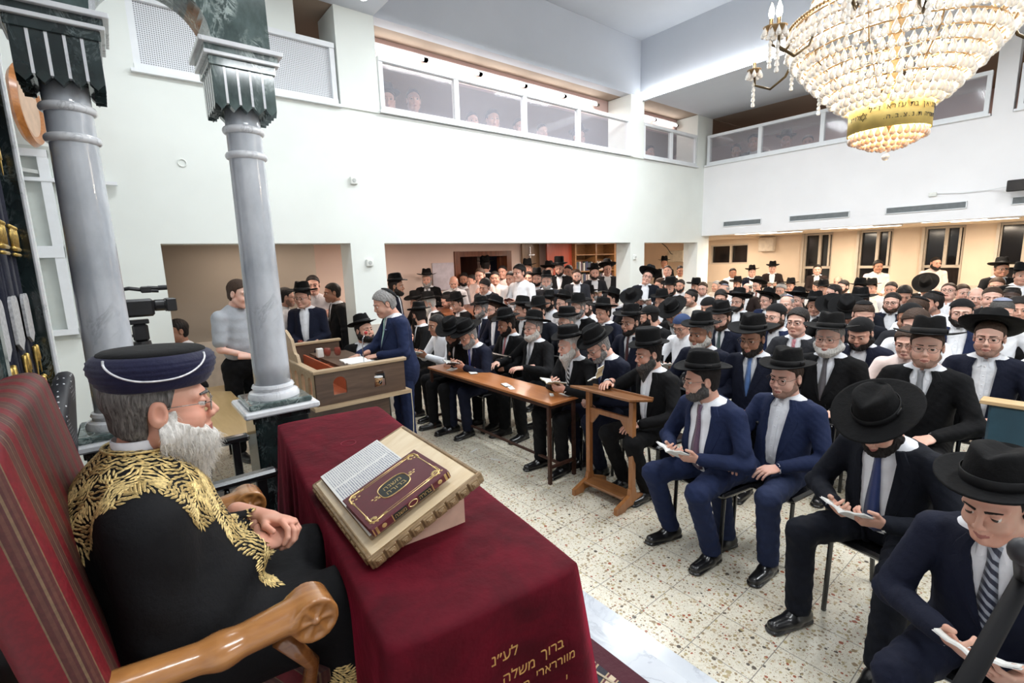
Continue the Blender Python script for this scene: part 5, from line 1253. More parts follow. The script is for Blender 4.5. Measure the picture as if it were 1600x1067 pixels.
for sd in (-1, 1):
    def f(*P):
        X, Y, Z = P; y = sd*.39
        d = rc((X, (Y-y)*.75+y, Z), (-.30, y, .775), (.02, y, .732), .031, .031); d = smin(d, rc((X, (Y-y)*.72+y, Z), (.02, y, .732), (.20, y, .742), .031, .038), .03)
        X2, Z2 = X-.222, Z-.728; r_ = np.sqrt(X2**2+Z2**2); cyl = np.maximum(r_-.053, np.abs(Y-y)-.044)-.004
        d = smin(d, cyl, .012); an = np.arctan2(Z2, X2); pet = .005*np.abs(np.sin(an*3.0))*np.clip(r_/.02, 0, 1)*np.clip((.046-r_)/.008, 0, 1); sc_ = (np.abs(Y-y) > .036)
        d = np.where(sc_, d+pet*1.3, d); d = smin(d, sp(P, (.222, y-.046, .728), .010), .003); d = smin(d, sp(P, (.222, y+.046, .728), .010), .003)
        return d
    V, Q = surf(f, (-.35, sd*.39-.09, .62), (.33, sd*.39+.09, .82), .0042); link('armrest', mesh('armrest', V, Q, True), [TH], th)
    MB().tube([(.15, sd*.375, .68), (.22, sd*.35, .55), (.20, sd*.335, .44), (.24, sd*.33, .32)], [.026, .020, .022, .028], 10).build('arm_post', [THC], th, True)
# ------------------------------------------------------------------ chairs beyond the rabbi
BLK = plain('black_lacquer', (.008, .008, .009), .25, coat=.5, var=.2); DOT = _new('dotted_black_mesh')
def _dot():
    m, nt, b = DOT; v = coords(nt); vo = N(nt, 'ShaderNodeTexVoronoi'); vo.inputs['Scale'].default_value = 62; vo.inputs['Randomness'].default_value = 0; nt.links.new(v, vo.inputs[0])
    nt.links.new(ramp(nt, vo.outputs['Distance'], [(.0, (.55, .56, .58)), (.17, (.55, .56, .58)), (.2, (.012, .013, .017))]), b.inputs['Base Color']); b.inputs['Roughness'].default_value = .5; return m
DOT = _dot()
oc_ = empty('office_chair', (-.12, 2.32, .34), 0, 'black office chair back dotted with tiny white specks behind the rabbi', 'chair')
def f(*P):
    X, Y, Z = P; R_ = X+.10+.35*(Y**2)-.10*(Z-.95); return smax(smax(np.abs(R_)-.028, el(P, (-.08, 0, .93), (.4, .26, .34)), .03), -9, .01)
V, Q = surf(f, (-.30, -.32, .52), (.32, .32, 1.32), .012); link('backrest', mesh('backrest', V, Q, True), [DOT], oc_)
MB().box((-.10, -.24, .42), (.32, .24, .50), 0, .03).build('seat', [BLK], oc_); MB().lathe([(.03, .06), (.03, .42)], 12, (.1, 0, 0)).build('post', [BLK], oc_); b = MB(); [b.tube([(.1, 0, .09), (.1+.27*math.cos(a), .27*math.sin(a), .05)], .018, 6) for a in np.arange(5)*2*PI/5]; b.build('star_base', [BLK], oc_)
MB().tube([(-.12, 0, .45), (-.16, 0, .7)], .02, 8).build('back_support', [BLK], oc_)
wc = empty('wooden_armchair', (.16, 2.68, .34), 0, 'black lacquered wooden armchair between the rabbi and the marble column', 'armchair')
for y in (-.31, .31):
    MB().box((-.22, y-.03, .655), (.31, y+.03, .695), 0, .012).build('armrest', [BLK], wc); MB().box((.22, y-.02, 0), (.26, y+.02, .66), 0, .004).build('leg', [BLK], wc); MB().box((-.22, y-.02, 0), (-.18, y+.02, .95), 0, .004).build('leg', [BLK], wc)
    b = MB(); [b.lathe([(.008, .47), (.014, .53), (.008, .58), (.014, .62), (.008, .655)], 8, (x, y, 0)) for x in (-.1, 0, .1)]; b.build('spindles', [BLK], wc, True)
MB().box((-.22, -.29, .42), (.27, .29, .47), 0, .015).build('seat', [BLK], wc); MB().box((-.22, -.29, .6), (-.19, .29, .95), 0, .01).build('backrest', [BLK], wc)
tt = empty('side_table', (.45, 4.95, 0), 0, 'light tan laminate table behind the marble columns', 'table'); TAN = wood('tan_laminate', (.42, .28, .12), (.50, .35, .17), .8, 1, .35, .2)
MB().box((-.30, -1.0, .725), (.30, .85, .75), 0, .004).build('tabletop', [TAN], tt)
for x in (-.27, .27):
    for y in (-.9, .8): MB().box((x-.015, y-.015, 0), (x+.015, y+.015, .725)).build('leg', [BLK], tt)
bs = empty('lectern', (float(at_z(722, 482, 1.12)[0]), float(at_z(722, 482, 1.12)[1]), 0), math.radians(8), 'brown wooden lectern with open books before the bald leaning man', 'lectern')
RBW = wood('red_brown_wood', (.16, .05, .02), (.28, .10, .04), 1, 0, .35, .3)
MB().box((-.42, -.22, 0), (.42, .22, .98), 0, .01).build('cabinet', [RBW], bs); MB().box((-.48, -.30, .0), (.48, .28, .03), 0, .005, Matrix.Translation((0, 0, 1.06)) @ Matrix.Rotation(.25, 4, 'X')).build('sloping_top', [RBW], bs); MB().box((-.44, -.24, .97), (.44, .22, 1.02)).build('moulding', [RBW], bs)
# ------------------------------------------------------------------ reader's lectern (walnut laminate box with arches)
WAL = wood('walnut_laminate', (.060, .034, .022), (.115, .070, .045), 1.2, 0, .45, .1); TRIMW = wood('beige_trim', (.34, .24, .14), (.46, .34, .21), 1, 0, .45, .2); INR = wood('red_brown_inside', (.30, .055, .015), (.40, .09, .03), 1, 0, .4, .2)
LX0, LX1, LY0, LY1, LZ0, LZ1 = 1.10, 1.86, 3.83, 5.45, .86, 1.15
le = empty('readers_lectern', (LX0, LY0, 0), 0, 'walnut box lectern with arched cut-outs and beige trim, before the speaker', 'lectern'); LW, LD = LX1-LX0, LY1-LY0
MB().box((.05, .05, 0), (LW-.14, LD-.05, LZ0-.03)).build('cabinet', [WAL], le)
def pierced(L, arcs, th_, M, hb, ht_, mat, name):
    """panel of length L from height hb to ht_, arched openings (centre, halfwidth, bottom, spring)"""
    b = MB(); xs_ = [0]
    for c_, hw, zb, zs_ in arcs: xs_ += [c_-hw]+[c_-hw*math.cos(a) for a in np.linspace(0, PI, 11)[1:-1]]+[c_+hw]
    xs_.append(L)
    for i in range(len(xs_)-1):
        xa, xb = xs_[i], xs_[i+1]; mid = (xa+xb)/2; hit = [q for q in arcs if abs(mid-q[0]) < q[1]]
        if not hit: b.box((xa, 0, hb), (xb, th_, ht_), 0, 0, M)
        else:
            c_, hw, zb, zs_ = hit[0]; b.box((xa, 0, hb), (xb, th_, zb), 0, 0, M)
            za = zs_+math.sqrt(max(hw*hw-(xa-c_)**2, 0)); zb2 = zs_+math.sqrt(max(hw*hw-(xb-c_)**2, 0))
            V = [(xa, 0, za), (xb, 0, zb2), (xb, 0, ht_), (xa, 0, ht_), (xa, th_, za), (xb, th_, zb2), (xb, th_, ht_), (xa, th_, ht_)]
            b.add([tuple(M @ Vector(v)) for v in V], [(0, 1, 2, 3), (5, 4, 7, 6), (0, 4, 5, 1), (3, 2, 6, 7), (1, 5, 6, 2), (0, 3, 7, 4)])
    return b.build(name, [mat], le)
pierced(LW, [(.19, .055, .93, 1.02), (.53, .050, .93, 1.02)], .022, Matrix.Translation((.0005, -.0005, 0)), LZ0+.001, LZ1-.021, WAL, 'front_panel')
pierced(LW, [(.19, .055, .93, 1.02), (.53, .050, .93, 1.02)], .022, Matrix.Translation((0, LD-.022, 0)), LZ0, LZ1-.02, WAL, 'rear_panel')
pierced(LD, [(.15+.19*i_, .045, .92, 1.03) for i_ in range(8)], .0215, Matrix(((0, -1, 0, .022), (1, 0, 0, 0), (0, 0, 1, 0), (0, 0, 0, 1))), LZ0, LZ1-.02, TRIMW, 'side_panel')
b = MB(); b.box((-.03, -.035, LZ0-.03), (LW+.04, LD+.035, LZ0)); b.build('base_moulding', [TRIMW], le)
b = MB(); b.box((-.02, -.018, LZ1-.03), (LW+.02, .04, LZ1), 0, .006); b.box((-.02, LD-.04, LZ1-.03), (LW+.02, LD+.018, LZ1), 0, .006); b.box((-.019, .0405, LZ1-.029), (.039, LD-.0405, LZ1-.0005), 0, .005); b.build('top_rail', [TRIMW], le)
MB().box((.022, .022, LZ0), (LW-.01, LD-.022, LZ0+.02)).build('inner_tray', [INR], le); MB().box((.35, .12, 1.00), (LW-.02, LD-.12, 1.02), 0, 0, Matrix.Translation((0, 0, .04)) @ Matrix.Rotation(.05, 4, 'Y')).build('reading_board', [WAL], le); MB().box((.34, .10, .88), (.36, LD-.10, 1.03)).build('board_front', [INR], le)
pts = [(.42, .004)]+[(.44+.20*t_, .012+.19*t_+.022*math.sin(t_*2*PI*1.5)) for t_ in np.linspace(0, 1, 16)]+[(.66+.30*t_, .215+.045*math.sin(t_*PI)) for t_ in np.linspace(0, 1, 9)]+[(.98+.20*t_, .20-.19*t_+.022*math.sin(t_*2*PI*1.5)) for t_ in np.linspace(0, 1, 16)]+[(1.20, .004)]
b = MB(); 
for i in range(len(pts)-1):
    (ya, za), (yb, zb) = pts[i], pts[i+1]
    if yb-ya < 1e-4: continue
    V = [(.005, ya, 0), (.005, yb, 0), (.005, yb, zb), (.005, ya, za), (.030, ya, 0), (.030, yb, 0), (.030, yb, zb), (.030, ya, za)]
    b.add([(v[0], v[1], v[2]+LZ1-.01) for v in V], [(0, 1, 2, 3), (5, 4, 7, 6), (3, 2, 6, 7), (0, 4, 5, 1), (1, 5, 6, 2), (0, 3, 7, 4)])
b.build('crest_board', [TRIMW], le)
cp = empty('coffee_cup', (LX0+.55, LY0+.075, LZ0+.04), 0, 'brown striped paper coffee cup seen through the right lectern arch', 'cup')
MB().lathe([(.026, 0), (.036, .095)], 20).build('paper_cup', [tiemat('cup_stripes', (.55, .33, .14), (.30, .16, .07), sc=30)], cp, True); MB().lathe([(.037, .093), (.039, .097), (.036, .100)], 20).build('rim', [COVW], cp); MB().lathe([(.020, 0), (.020, .0015)], 18, (0, 0, 0), 0, .8, 1, Matrix.Translation((0, -.031, .055)) @ Matrix.Rotation(PI/2, 4, 'X')).build('printed_emblem', [plain('cup_print', (.03, .015, .01))], cp); MB().tube([(-.010, -.0335, .045), (.0, -.0335, .055), (.010, -.0335, .066)], .002, 5).build('emblem_stroke', [COVW], cp)
mi = empty('microphone', (LX0+.52, LY0+.30, 1.055), 0, 'thin gooseneck microphone with red foam tip on the lectern', 'microphone')
MB().tube([(0, 0, 0), (0, 0, .18), (.01, .01, .25), (.04, .02, .29)], .004, 6).build('gooseneck', [BANDM], mi, True); MB().ball((.05, .025, .30), .016, 6).build('foam_tip', [plain('red_foam', (.45, .03, .03))], mi, True); MB().lathe([(.03, 0), (.028, .012)], 16).build('base', [BLK], mi)
o = link('open_book', book_mesh(.15, .22, .12, .012), [PAGE, COVD]); o.matrix_world = Matrix.Translation((LX0+.50, LY0+.42, 1.075)); tag(o, 'open prayer book with white pages under the speaker\'s hand on the lectern', 'book')
b = MB(); b.tube([(0, 0, 0), (.004, -.004, -.20), (-.004, -.002, -.42)], .004, 6); b.tube([(-.004, -.002, -.42), (-.006, -.004, -.50)], [.005, .012], 8); tag(b.build('cord', [plain('cream_cord', (.62, .55, .38))], loc=(LX1+.035, LY0-.032, LZ0-.005)), 'cream tassel cord hanging from the corner of the lectern', 'cord')
b = MB(); b.box((0, 0, 0), (.06, .05, .09), 0, .006); b.box((.01, -.002, .02), (.05, 0, .07)); o = b.build('tissue_box', [plain('pale_box', (.7, .7, .68))]); o.location = (LX0+.33, LY0+.98, 1.07); tag(o, 'small white box on the far side of the lectern tray', 'box')
for (x, y) in ((.44, .62), (.50, .64)): pass
GLS = glass_mat('drinking_glass', (.30, .06, .04), .55)
for i, (x, y, l_) in enumerate(((.47, 1.12, 'left stemless glass of red drink on the far corner of the lectern'), (.56, 1.08, 'right round glass of red drink on the far corner of the lectern'))):
    o = MB().lathe([(.020, 0), (.034, .03), (.032, .06), (.026, .085), (.024, .085), (.030, .06), (.030, .03), (.018, .006)], 18).build('drinking_glass', [GLS], None, True, (LX0+x, LY0+y, 1.05)); tag(o, l_, 'glass')
# ------------------------------------------------------------------ long narrow table, small lectern, papers
ORW = wood('orange_veneer', (.36, .12, .035), (.50, .20, .07), .9, 1, .3, .4); RUST = plain('brown_steel', (.055, .022, .014), .45, .2, var=.25, scale=30)
lt = empty('long_table', (2.88, 3.92, 0), 0, 'long narrow table with orange veneer top in front of the first row', 'table')
MB().box((-.17, -1.05, .725), (.17, 1.05, .75), 0, .004).build('tabletop', [ORW], lt); MB().box((-.155, -1.02, .69), (.155, 1.02, .725)).build('apron', [RUST], lt)
for x in (-.15, .15):
    for y in (-1.0, 1.0): MB().box((x-.014, y-.014, 0), (x+.014, y+.014, .72)).build('leg', [RUST], lt)
MB().box((-.01, -1.0, .13), (.01, 1.0, .15)).build('stretcher', [RUST], lt)
for y in (-1.0, 1.0): MB().box((-.15, y-.012, .14), (.15, y+.012, .165)).build('end_bar', [RUST], lt)
HON = wood('honey_wood', (.26, .09, .025), (.40, .17, .055), 1, 2, .35, .4)
sl = empty('shtender', (2.93, 2.42, 0), 0, 'tall narrow honey-coloured wooden reading stand before the first row', 'reading stand'); sl.name = 'reading_stand'
for y in (-.22, .22): MB().box((-.022, y-.02, .06), (.022, y+.02, .86), 0, .003).build('upright', [HON], sl); MB().prism([(-.20, 0), (-.20, .05), (-.04, .11), (-.03, .16), (.03, .16), (.04, .11), (.20, .05), (.20, 0), (.10, .0), (.07, .025), (-.07, .025), (-.10, .0)], y-.016, y+.016, 0, Matrix(((1, 0, 0, 0), (0, 0, 1, 0), (0, 1, 0, 0), (0, 0, 0, 1)))).build('foot', [HON], sl)
DK = wood('reading_board_wood', (.16, .06, .02), (.30, .13, .045), 1, 1, .35, .4); TB = Matrix.Translation((0, 0, .885)) @ Matrix.Rotation(math.radians(12), 4, 'Y')
MB().box((-.15, -.30, -.010), (.15, .30, .010), 0, .004, TB).build('reading_board', [DK], sl); MB().box((.135, -.30, .0), (.155, .30, .028), 0, .003, TB).build('ledge', [DK], sl)
MB().box((-.012, -.22, .69), (.012, .22, .73), 0, .002).build('rail', [HON], sl); MB().box((-.10, -.20, .085), (.05, .20, .105), 0, .003).build('foot_rail', [DK], sl)
for y, s_ in ((-.20, 1), (.20, -1)): MB().prism([(0, 0), (0, -.09), (.02*s_, -.09+.0), (.09*s_, 0)], -.01, .01, 0, Matrix.Translation((0, y, .69)) @ Matrix(((0, 0, 1, 0), (1, 0, 0, 0), (0, 1, 0, 0), (0, 0, 0, 1)))).build('bracket', [HON], sl)
def booklet(x, y, z, rz, lab, w=.08, h=.13, m=None, t_=.006, cat='booklet', nm='booklet', grp=None):
    o = MB().box((-h/2, -w/2, 0), (h/2, w/2, t_)).box((-h/2+.003, -w/2+.002, t_), (h/2-.003, w/2, t_+.0015), 1).build(nm, [m or COVW, PAGE]); o.location = (x, y, z); o.rotation_euler = (0, 0, rz); return tag(o, lab, cat, grp)
booklet(2.83, 4.62, .75, .5, 'pale booklet at the far end of the long table', m=COVW); booklet(2.90, 4.30, .75, 1.2, 'dark-edged booklet beside the watch-wearing reader on the long table', m=COVD); booklet(2.82, 3.62, .75, 1.3, 'dark slim notebook in the middle of the long table', .06, .13, COVD, .008)
booklet(2.80, 3.52, .75, 1.15, 'white folded sheet beside the dark notebook on the long table', .05, .14, COVW, .002); booklet(2.90, 3.06, .75, .9, 'white crumpled slip at the near end of the long table', .035, .09, COVW, .003); booklet(2.98, 2.98, .75, 1.5, 'white strip of paper on the near corner of the long table', .03, .13, COVW, .002)
for px, py, rz, l_ in ((741, 704, .3, 'white paper scrap on the floor nearer the speaker'), (773, 718, 2.0, 'white paper strip on the floor below the long table')):
    g_ = at_z(px, py, 0); booklet(float(g_[0]), float(g_[1]), .001, rz, l_, .02, .11, COVW, .001, 'paper scrap', 'paper_scrap')
# blue upholstered pew at the right
pw = empty('upholstered_bench', (4.02, -.24, 0), 0, 'teal-blue button-upholstered bench back with pale wooden top rail at right', 'bench'); TEAL = plain('teal_vinyl', (.030, .075, .105), .4, var=.12, scale=8, bmp=.2)
MB().box((-.10, -2.2, .45), (-.03, .62, 1.02), 0, .012).build('backrest', [TEAL], pw); MB().box((-.115, -2.25, 1.02), (-.0, .66, 1.045), 0, .004).build('top_rail', [wood('pale_rail', (.55, .36, .18), (.66, .46, .25), 1, 1)], pw); MB().box((-.02, -2.2, .40), (.36, .62, .46), 0, .02).build('seat', [TEAL], pw)
b = MB(); [b.ball((-.102, -2.1+.22*i+(.11 if j else 0), .60+.16*j+.0), .010, 5) for i in range(12) for j in range(3)]; b.build('buttons', [TEAL], pw, True)
for y in (-2.15, .58): MB().box((-.08, y-.02, 0), (.30, y+.02, .42)).build('leg', [HON], pw)
b = MB(); b.box((-.125, .30, .965), (-.117, .40, 1.05)); b.box((-.125, .30, 1.045), (0, .44, 1.052)); tag(b.build('sticky_note', [plain('yellow_paper', (.85, .72, .03))], loc=(4.02, -.24, 0)), 'yellow paper label taped on the top rail of the teal bench', 'label')
# ------------------------------------------------------------------ video camera on a tripod
vc = empty('video_camera', (.12, 4.2, 1.62), math.radians(0), 'black video camera pointing right beside the left marble column', 'video camera'); CB = plain('camera_black', (.010, .010, .012), .35, var=.2)
b = MB(); b.box((-.16, -.05, .03), (.06, .05, .15), 0, .014); b.build('camera_body', [CB], vc); MB().lathe([(.034, 0), (.040, .02), (.040, .07), (.046, .075), (.046, .10), (.036, .102)], 20, (0, 0, 0), 0, 1, 1, Matrix.Translation((.05, 0, .10)) @ Matrix.Rotation(PI/2, 4, 'Y')).build('lens', [CB], vc); MB().box((.13, -.055, .055), (.19, .055, .145), 0, .006).build('lens_hood', [CB], vc)
b = MB(); b.tube([(-.15, 0, .14), (-.14, 0, .215), (-.06, 0, .225), (.04, 0, .205), (.10, 0, .20)], .013, 8); b.box((.0, -.025, .19), (.06, .025, .235), 0, .006); b.tube([(.04, .0, .225), (.15, .0, .215)], .012, 8); b.lathe([(.017, 0), (.017, .05)], 10, (0, 0, 0), 0, 1, 1, Matrix.Translation((.10, 0, .22)) @ Matrix.Rotation(PI/2, 4, 'Y')); b.build('handle', [CB], vc)
tp = empty('tripod', (.08, 4.2, 0), 0, 'black tripod carrying the video camera', 'tripod'); MB().box((-.05, -.04, 1.60), (.06, .04, 1.63), 0, .005).box((-.04, -.045, 1.48), (.05, .045, 1.60), 0, .015).build('fluid_head', [CB], tp); MB().lathe([(.055, 1.42), (.06, 1.44), (.055, 1.48)], 16).build('crown', [CB], tp); MB().tube([(-.03, -.02, 1.53), (-.22, -.05, 1.44)], .010, 6).build('pan_handle', [CB], tp)
for a in (.5, 2.6, 4.7): MB().tube([(.05*math.cos(a), .05*math.sin(a), 1.44), (.20*math.cos(a), .20*math.sin(a), .75), (.32*math.cos(a), .32*math.sin(a), .01)], [.018, .016, .010], 8).build('leg', [CB], tp)
# black pole in the right foreground
pl = empty('microphone_stand', (1.30, -.62, .34), 0, 'blurred black slanting stand in the bottom right foreground', 'stand')
P0 = ray(1500, 1085)*.95+np.array([0, 0, CAMZ]); P1 = ray(1600, 905)*1.05+np.array([0, 0, CAMZ]); o_ = np.array([1.30, -.62, .34]); dd = (P1-P0)
MB().tube([tuple(P0-dd*2.2-o_), tuple(P0-o_), tuple(P1+dd*.6-o_)], [.016, .018, .016], 12).build('boom', [plain('matt_black', (.004, .004, .005), .75, spec=.2)], pl, True); q = ray(1598, 862)*.98+np.array([0, 0, CAMZ])-o_; MB().ball(tuple(q), .024, 8, 0, (1, 1, 1.2)).tube([tuple(q), tuple(P1-o_)], .016, 8).build('clamp', [plain('clamp_grey', (.02, .02, .024), .5)], pl, True)
q2 = P0-dd*2.2-o_; MB().lathe([(.14, 0), (.13, .02), (.02, .03), (.015, max(q2[2], .1))], 20, (q2[0], q2[1], 0)).build('base', [CB], pl)
# white pennant visible near the front: small carved finial of the seat beside the ark
cb = empty('cabinet', (-.53, 1.80, .34), 0, 'dark polished wooden cabinet with notched top edge behind the striped chair', 'cabinet')
MB().box((-.20, -.50, 0), (.20, .50, 1.205), 0, .01).build('body', [wood('dark_cabinet_wood', (.035, .014, .006), (.075, .03, .012), 1, 2, .35, .3)], cb)
b = MB(); b.box((-.22, -.52, 1.205), (.215, .52, 1.245), 0, .008); [b.box((.20, -.51+k_*.042, 1.185), (.222, -.485+k_*.042, 1.215)) for k_ in range(24)]; b.build('moulded_top', [TH], cb)
# ------------------------------------------------------------------ chair for the audience
def make_chair(loc, rz, label):
    c = empty('audience_chair', loc, rz, label, 'chair', 'chairs of the audience')
    MB().box((-.22, -.20, .42), (.20, .20, .46), 0, .015).build('seat', [BLK], c); MB().box((-.27, -.19, .58), (-.235, .19, .84), 0, .012).build('backrest', [BLK], c)
    for x, y in ((.18, -.19), (.18, .19)): MB().tube([(x, y, .43), (x+.02, y, 0)], .013, 8).build('leg', [BLK], c)
    for y in (-.19, .19): MB().tube([(-.25, y, .84), (-.22, y, .43), (-.28, y, 0)], .013, 8).build('leg', [BLK], c)
    return c
def dup_chair(src, loc, rz, label):
    r = src.copy(); COL.objects.link(r); r.location = loc; r.rotation_euler = (0, 0, rz); r['label'] = label
    for ch in src.children: c = ch.copy(); COL.objects.link(c); c.parent = r
    return r
# ------------------------------------------------------------------ chandelier
chn = empty('chandelier', (4.0, 1.02, 2.545), 0, 'huge tiered crystal chandelier with gold arms and inscribed gold band', 'chandelier')
CRY, nt, bb = _new('crystal'); bb.inputs['Base Color'].default_value = (1, .96, .90, 1); bb.inputs['Roughness'].default_value = .08; bb.inputs['Transmission Weight'].default_value = .45; bb.inputs['IOR'].default_value = 1.5; bb.inputs['Subsurface Weight'].default_value = 0
AMB, nt, bb = _new('amber_crystal'); bb.inputs['Base Color'].default_value = (.85, .62, .46, 1); bb.inputs['Roughness'].default_value = .1; bb.inputs['Transmission Weight'].default_value = .5
BRS = plain('brass', (.34, .23, .12), .35, .9, var=.2, scale=30); BRD = plain('dark_brass', (.10, .07, .035), .35, .8); BUL = emit('candle_bulb', (1, .86, .66), 30)
def drop_arrays(s=1.0):
    b = MB(); b.lathe([(.001, .034*s), (.006*s, .022*s), (.014*s, .004*s), (.0165*s, -.008*s), (.012*s, -.019*s), (.001, -.025*s)], 7); return b
D0 = drop_arrays(1.25); dm = mesh('crystal_drop', D0.v, D0.f, True); dm.materials.append(CRY); DA = drop_arrays(1.05); dma = mesh('crystal_drop', DA.v, DA.f, True); dma.materials.append(AMB)
tiers = [(.60, .80), (.595, .74), (.565, .68), (.52, .62), (.475, .565), (.43, .51), (.38, .455), (.33, .40), (.285, .362), (.245, .335)]
pos = []
for r_, z in tiers:
    n = int(2*PI*r_/.046)
    for i in range(n): a = 2*PI*i/n+rnd.random()*.02; pos.append((r_*math.cos(a), r_*math.sin(a), z-.02+rnd.uniform(-.006, .006), 0))
for r_, z in ((.20, .150), (.15, .125), (.10, .10), (.045, .085)):
    n = max(4, int(2*PI*r_/.036))
    for i in range(n): a = 2*PI*i/n; pos.append((r_*math.cos(a), r_*math.sin(a), z-.03, 1))
for r_, z in ((.40, 1.02), (.36, 1.10), (.32, 1.18), (.48, .95)):
    n = int(2*PI*r_/.06)
    for i in range(n): a = 2*PI*i/n; pos.append((r_*math.cos(a), r_*math.sin(a), z, 0))
camd = sorted(range(len(pos)), key=lambda i: math.hypot(pos[i][0]+4.0, pos[i][1]+.97)+(9 if pos[i][2] > .93 else 0)-.25*rnd.random())
near = set(camd[:96]); rest = [MB(), MB()]
for i, (x, y, z, m_) in enumerate(pos):
    if i in near: link('crystal_drop', dma if m_ else dm, None, chn, loc=(x, y, z))
    else: s_ = (DA if m_ else D0); rest[m_].add([(v[0]+x, v[1]+y, v[2]+z) for v in s_.v], s_.f)
for q_, mm_ in ((rest[0], CRY), (rest[1], AMB)): o = q_.build('crystal_drops', [mm_], chn, True); o['kind'] = 'stuff'
b = MB()
for r_, z in tiers+[(.40, 1.05), (.36, 1.13), (.32, 1.21), (.48, .98)]: b.tube([((r_-.004)*math.cos(a), (r_-.004)*math.sin(a), z+.025) for a in np.linspace(0, 2*PI, 49)[:-1]], .006, 5, 0, True)
for k_ in range(10): a = k_*2*PI/10; b.tube([(.23*math.cos(a), .23*math.sin(a), .33), (.5*math.cos(a), .5*math.sin(a), .58), (.59*math.cos(a), .59*math.sin(a), .83)], .005, 5)
b.build('frame_rings', [BRS], chn, True)
b = MB()
for i in range(150): a = 2*PI*i/150; b.ball((.605*math.cos(a), .605*math.sin(a), .845), .011, 4); b.ball((.56*math.cos(a), .56*math.sin(a), .865), .009, 3)
b.build('bead_rim', [BRS], chn, True)
MB().lathe([(.02, .12), (.03, .5), (.05, .9), (.04, 1.25), (.02, 3.28)], 14).build('stem', [BRS], chn, True)
GB = plain('gold_band', (.86, .64, .20), .5, .15, var=.12, scale=10); b = MB(); b.lathe([(.214, .150), (.214, .30), (.220, .305), (.220, .145), (.214, .150)], 48, caps=False); b.build('inscribed_band', [GB], chn, True)
INK = plain('band_ink', (.02, .012, .008), .5)
def band_text(body, size, ac, z):
    """letters set one by one round the band; ac is the centre angle; reading direction right to left"""
    n = len(body); st_ = size*.62/.222
    for i, ch in enumerate(body):
        if ch == ' ': continue
        a = ac+(n/2-i)*st_*(.9)
        M = Matrix.Translation((.2245*math.cos(a), .2245*math.sin(a), z)) @ Matrix.Rotation(a+PI/2, 4, 'Z') @ Matrix.Rotation(PI/2, 4, 'X')
        text(ch, size, INK, M, chn, .0005, 'inscription')
CA = math.atan2(-.97, -4.0)
band_text('קאשתניאן בת עזרא ז״ל', .042, CA+.52, .258)
band_text('תשס״ה ת.נ.צ.ב.ה.', .037, CA+.55, .200); band_text('לז״נ', .037, CA-.95, .23)
b = MB(); ca = CA-.62
for s_ in (0, PI): pts = [(.2245*math.cos(ca+.11*math.cos(t_)), .2245*math.sin(ca+.11*math.cos(t_)), .228+.025*math.sin(t_)) for t_ in (s_+PI/2, s_+PI/2+2*PI/3, s_+PI/2+4*PI/3)]; b.tube(pts, .0022, 4, 0, True)
b.build('star_emblem', [INK], chn)
MB().ball((0, 0, -.005), .022, 6).tube([(0, 0, .01), (0, 0, .10)], .003, 5).build('crystal_ball', [CRY], chn)
for k_ in range(14):
    a = CA+.15+k_*2*PI/14; up = k_ % 2; ar_ = empty('candle_arm', (0, 0, 0)); bpy.data.objects.remove(ar_)
    R0, R1, zb = (.60, .83, .66) if not up else (.55, .72, .80)
    c_, s_ = math.cos(a), math.sin(a); P_ = lambda r_, z: (r_*c_, r_*s_, z)
    pts = [P_(R0-.05, zb+.12), P_(R0+.02, zb-.02), P_((R0+R1)/2, zb-.08), P_(R1-.01, zb-.03), P_(R1, zb+.06)]
    arm = MB().tube([tuple(x) for x in pts], .009, 7).build('candle_arm', [BRD], chn, True)
    MB().lathe([(.012, zb+.05), (.045, zb+.075), (.05, zb+.08), (.012, zb+.085), (.012, zb+.13)], 12, (R1*c_, R1*s_, 0)).build('candle_cup', [BRS], arm, True)
    MB().lathe([(.010, zb+.13), (.018, zb+.155), (.015, zb+.185), (.002, zb+.225)], 10, (R1*c_, R1*s_, 0)).build('candle_bulb', [BUL], arm, True)
    d_ = MB()
    for j in range(7): aa = 2*PI*j/7; d_.add([(v[0]*.8+R1*c_+.045*math.cos(aa), v[1]*.8+R1*s_+.045*math.sin(aa), v[2]*.8+zb+.04) for v in D0.v], D0.f)
    for j in range(5): d_.add([(v[0]*.7+R1*c_, v[1]*.7+R1*s_, v[2]*.7+zb-.02-.035*j) for v in D0.v], D0.f)
    d_.build('arm_crystals', [CRY], arm)
point('chandelier_light', (4.0, 1.02, 3.02), 90, (1, .88, .72), .10); point('chandelier_light', (4.0, 1.02, 3.30), 60, (1, .88, .72), .2)
# ------------------------------------------------------------------ the crowd: one entry per person seen in the photograph
SP = []
def p(px, py, z=1.2, **k): SP.append(dict(px=px, py=py, z=z, **k))
B_, N_ = 'B', 'N'
# first row, right to left
p(1556, 783, 1.13, jk='N', hat='fedora', ht=12, hair='short:black', skin='mid', pose='lapbook', hp=17, hy=-12, lean=12, tie='navy stripe', det=2, hv=1, nick='stripe-tie man at lower right', book='w', foot=(.34, .36), spread=.17, yaw=178, rw=(.36, -.07, .72), lw=(.36, .13, .70), bk=(.45, .02, .74))
p(1374, 662, 1.13, jk='D', hat='wide', ht=-2, hair='short:black', beard='full:black:0.02', skin='mid', pose='lapbook', hp=34, lean=13, tie='blue', det=2, hv=0, nick='bowed reader with blue tie', book='w', kind='open', fat=.02, foot=(.42, .46), spread=.21, yaw=168, wat=True)
p(1228, 588, 1.165, jk='U', hat='fedora', ht=6, hair='short:brown', skin='fair', pose='lap', hp=6, hy=0, lean=-4, det=2, hv=0, gl='roundg', nick='round-glasses man in open collar', kind='open', foot=(.32, .36), spread=.17, yaw=172, trou='Z', beard='stubble:brown', rw=(.33, -.10, .68), lw=(.24, .13, .66), xb=(.35, -.10, .685, -.3, .5, 'w', .8))
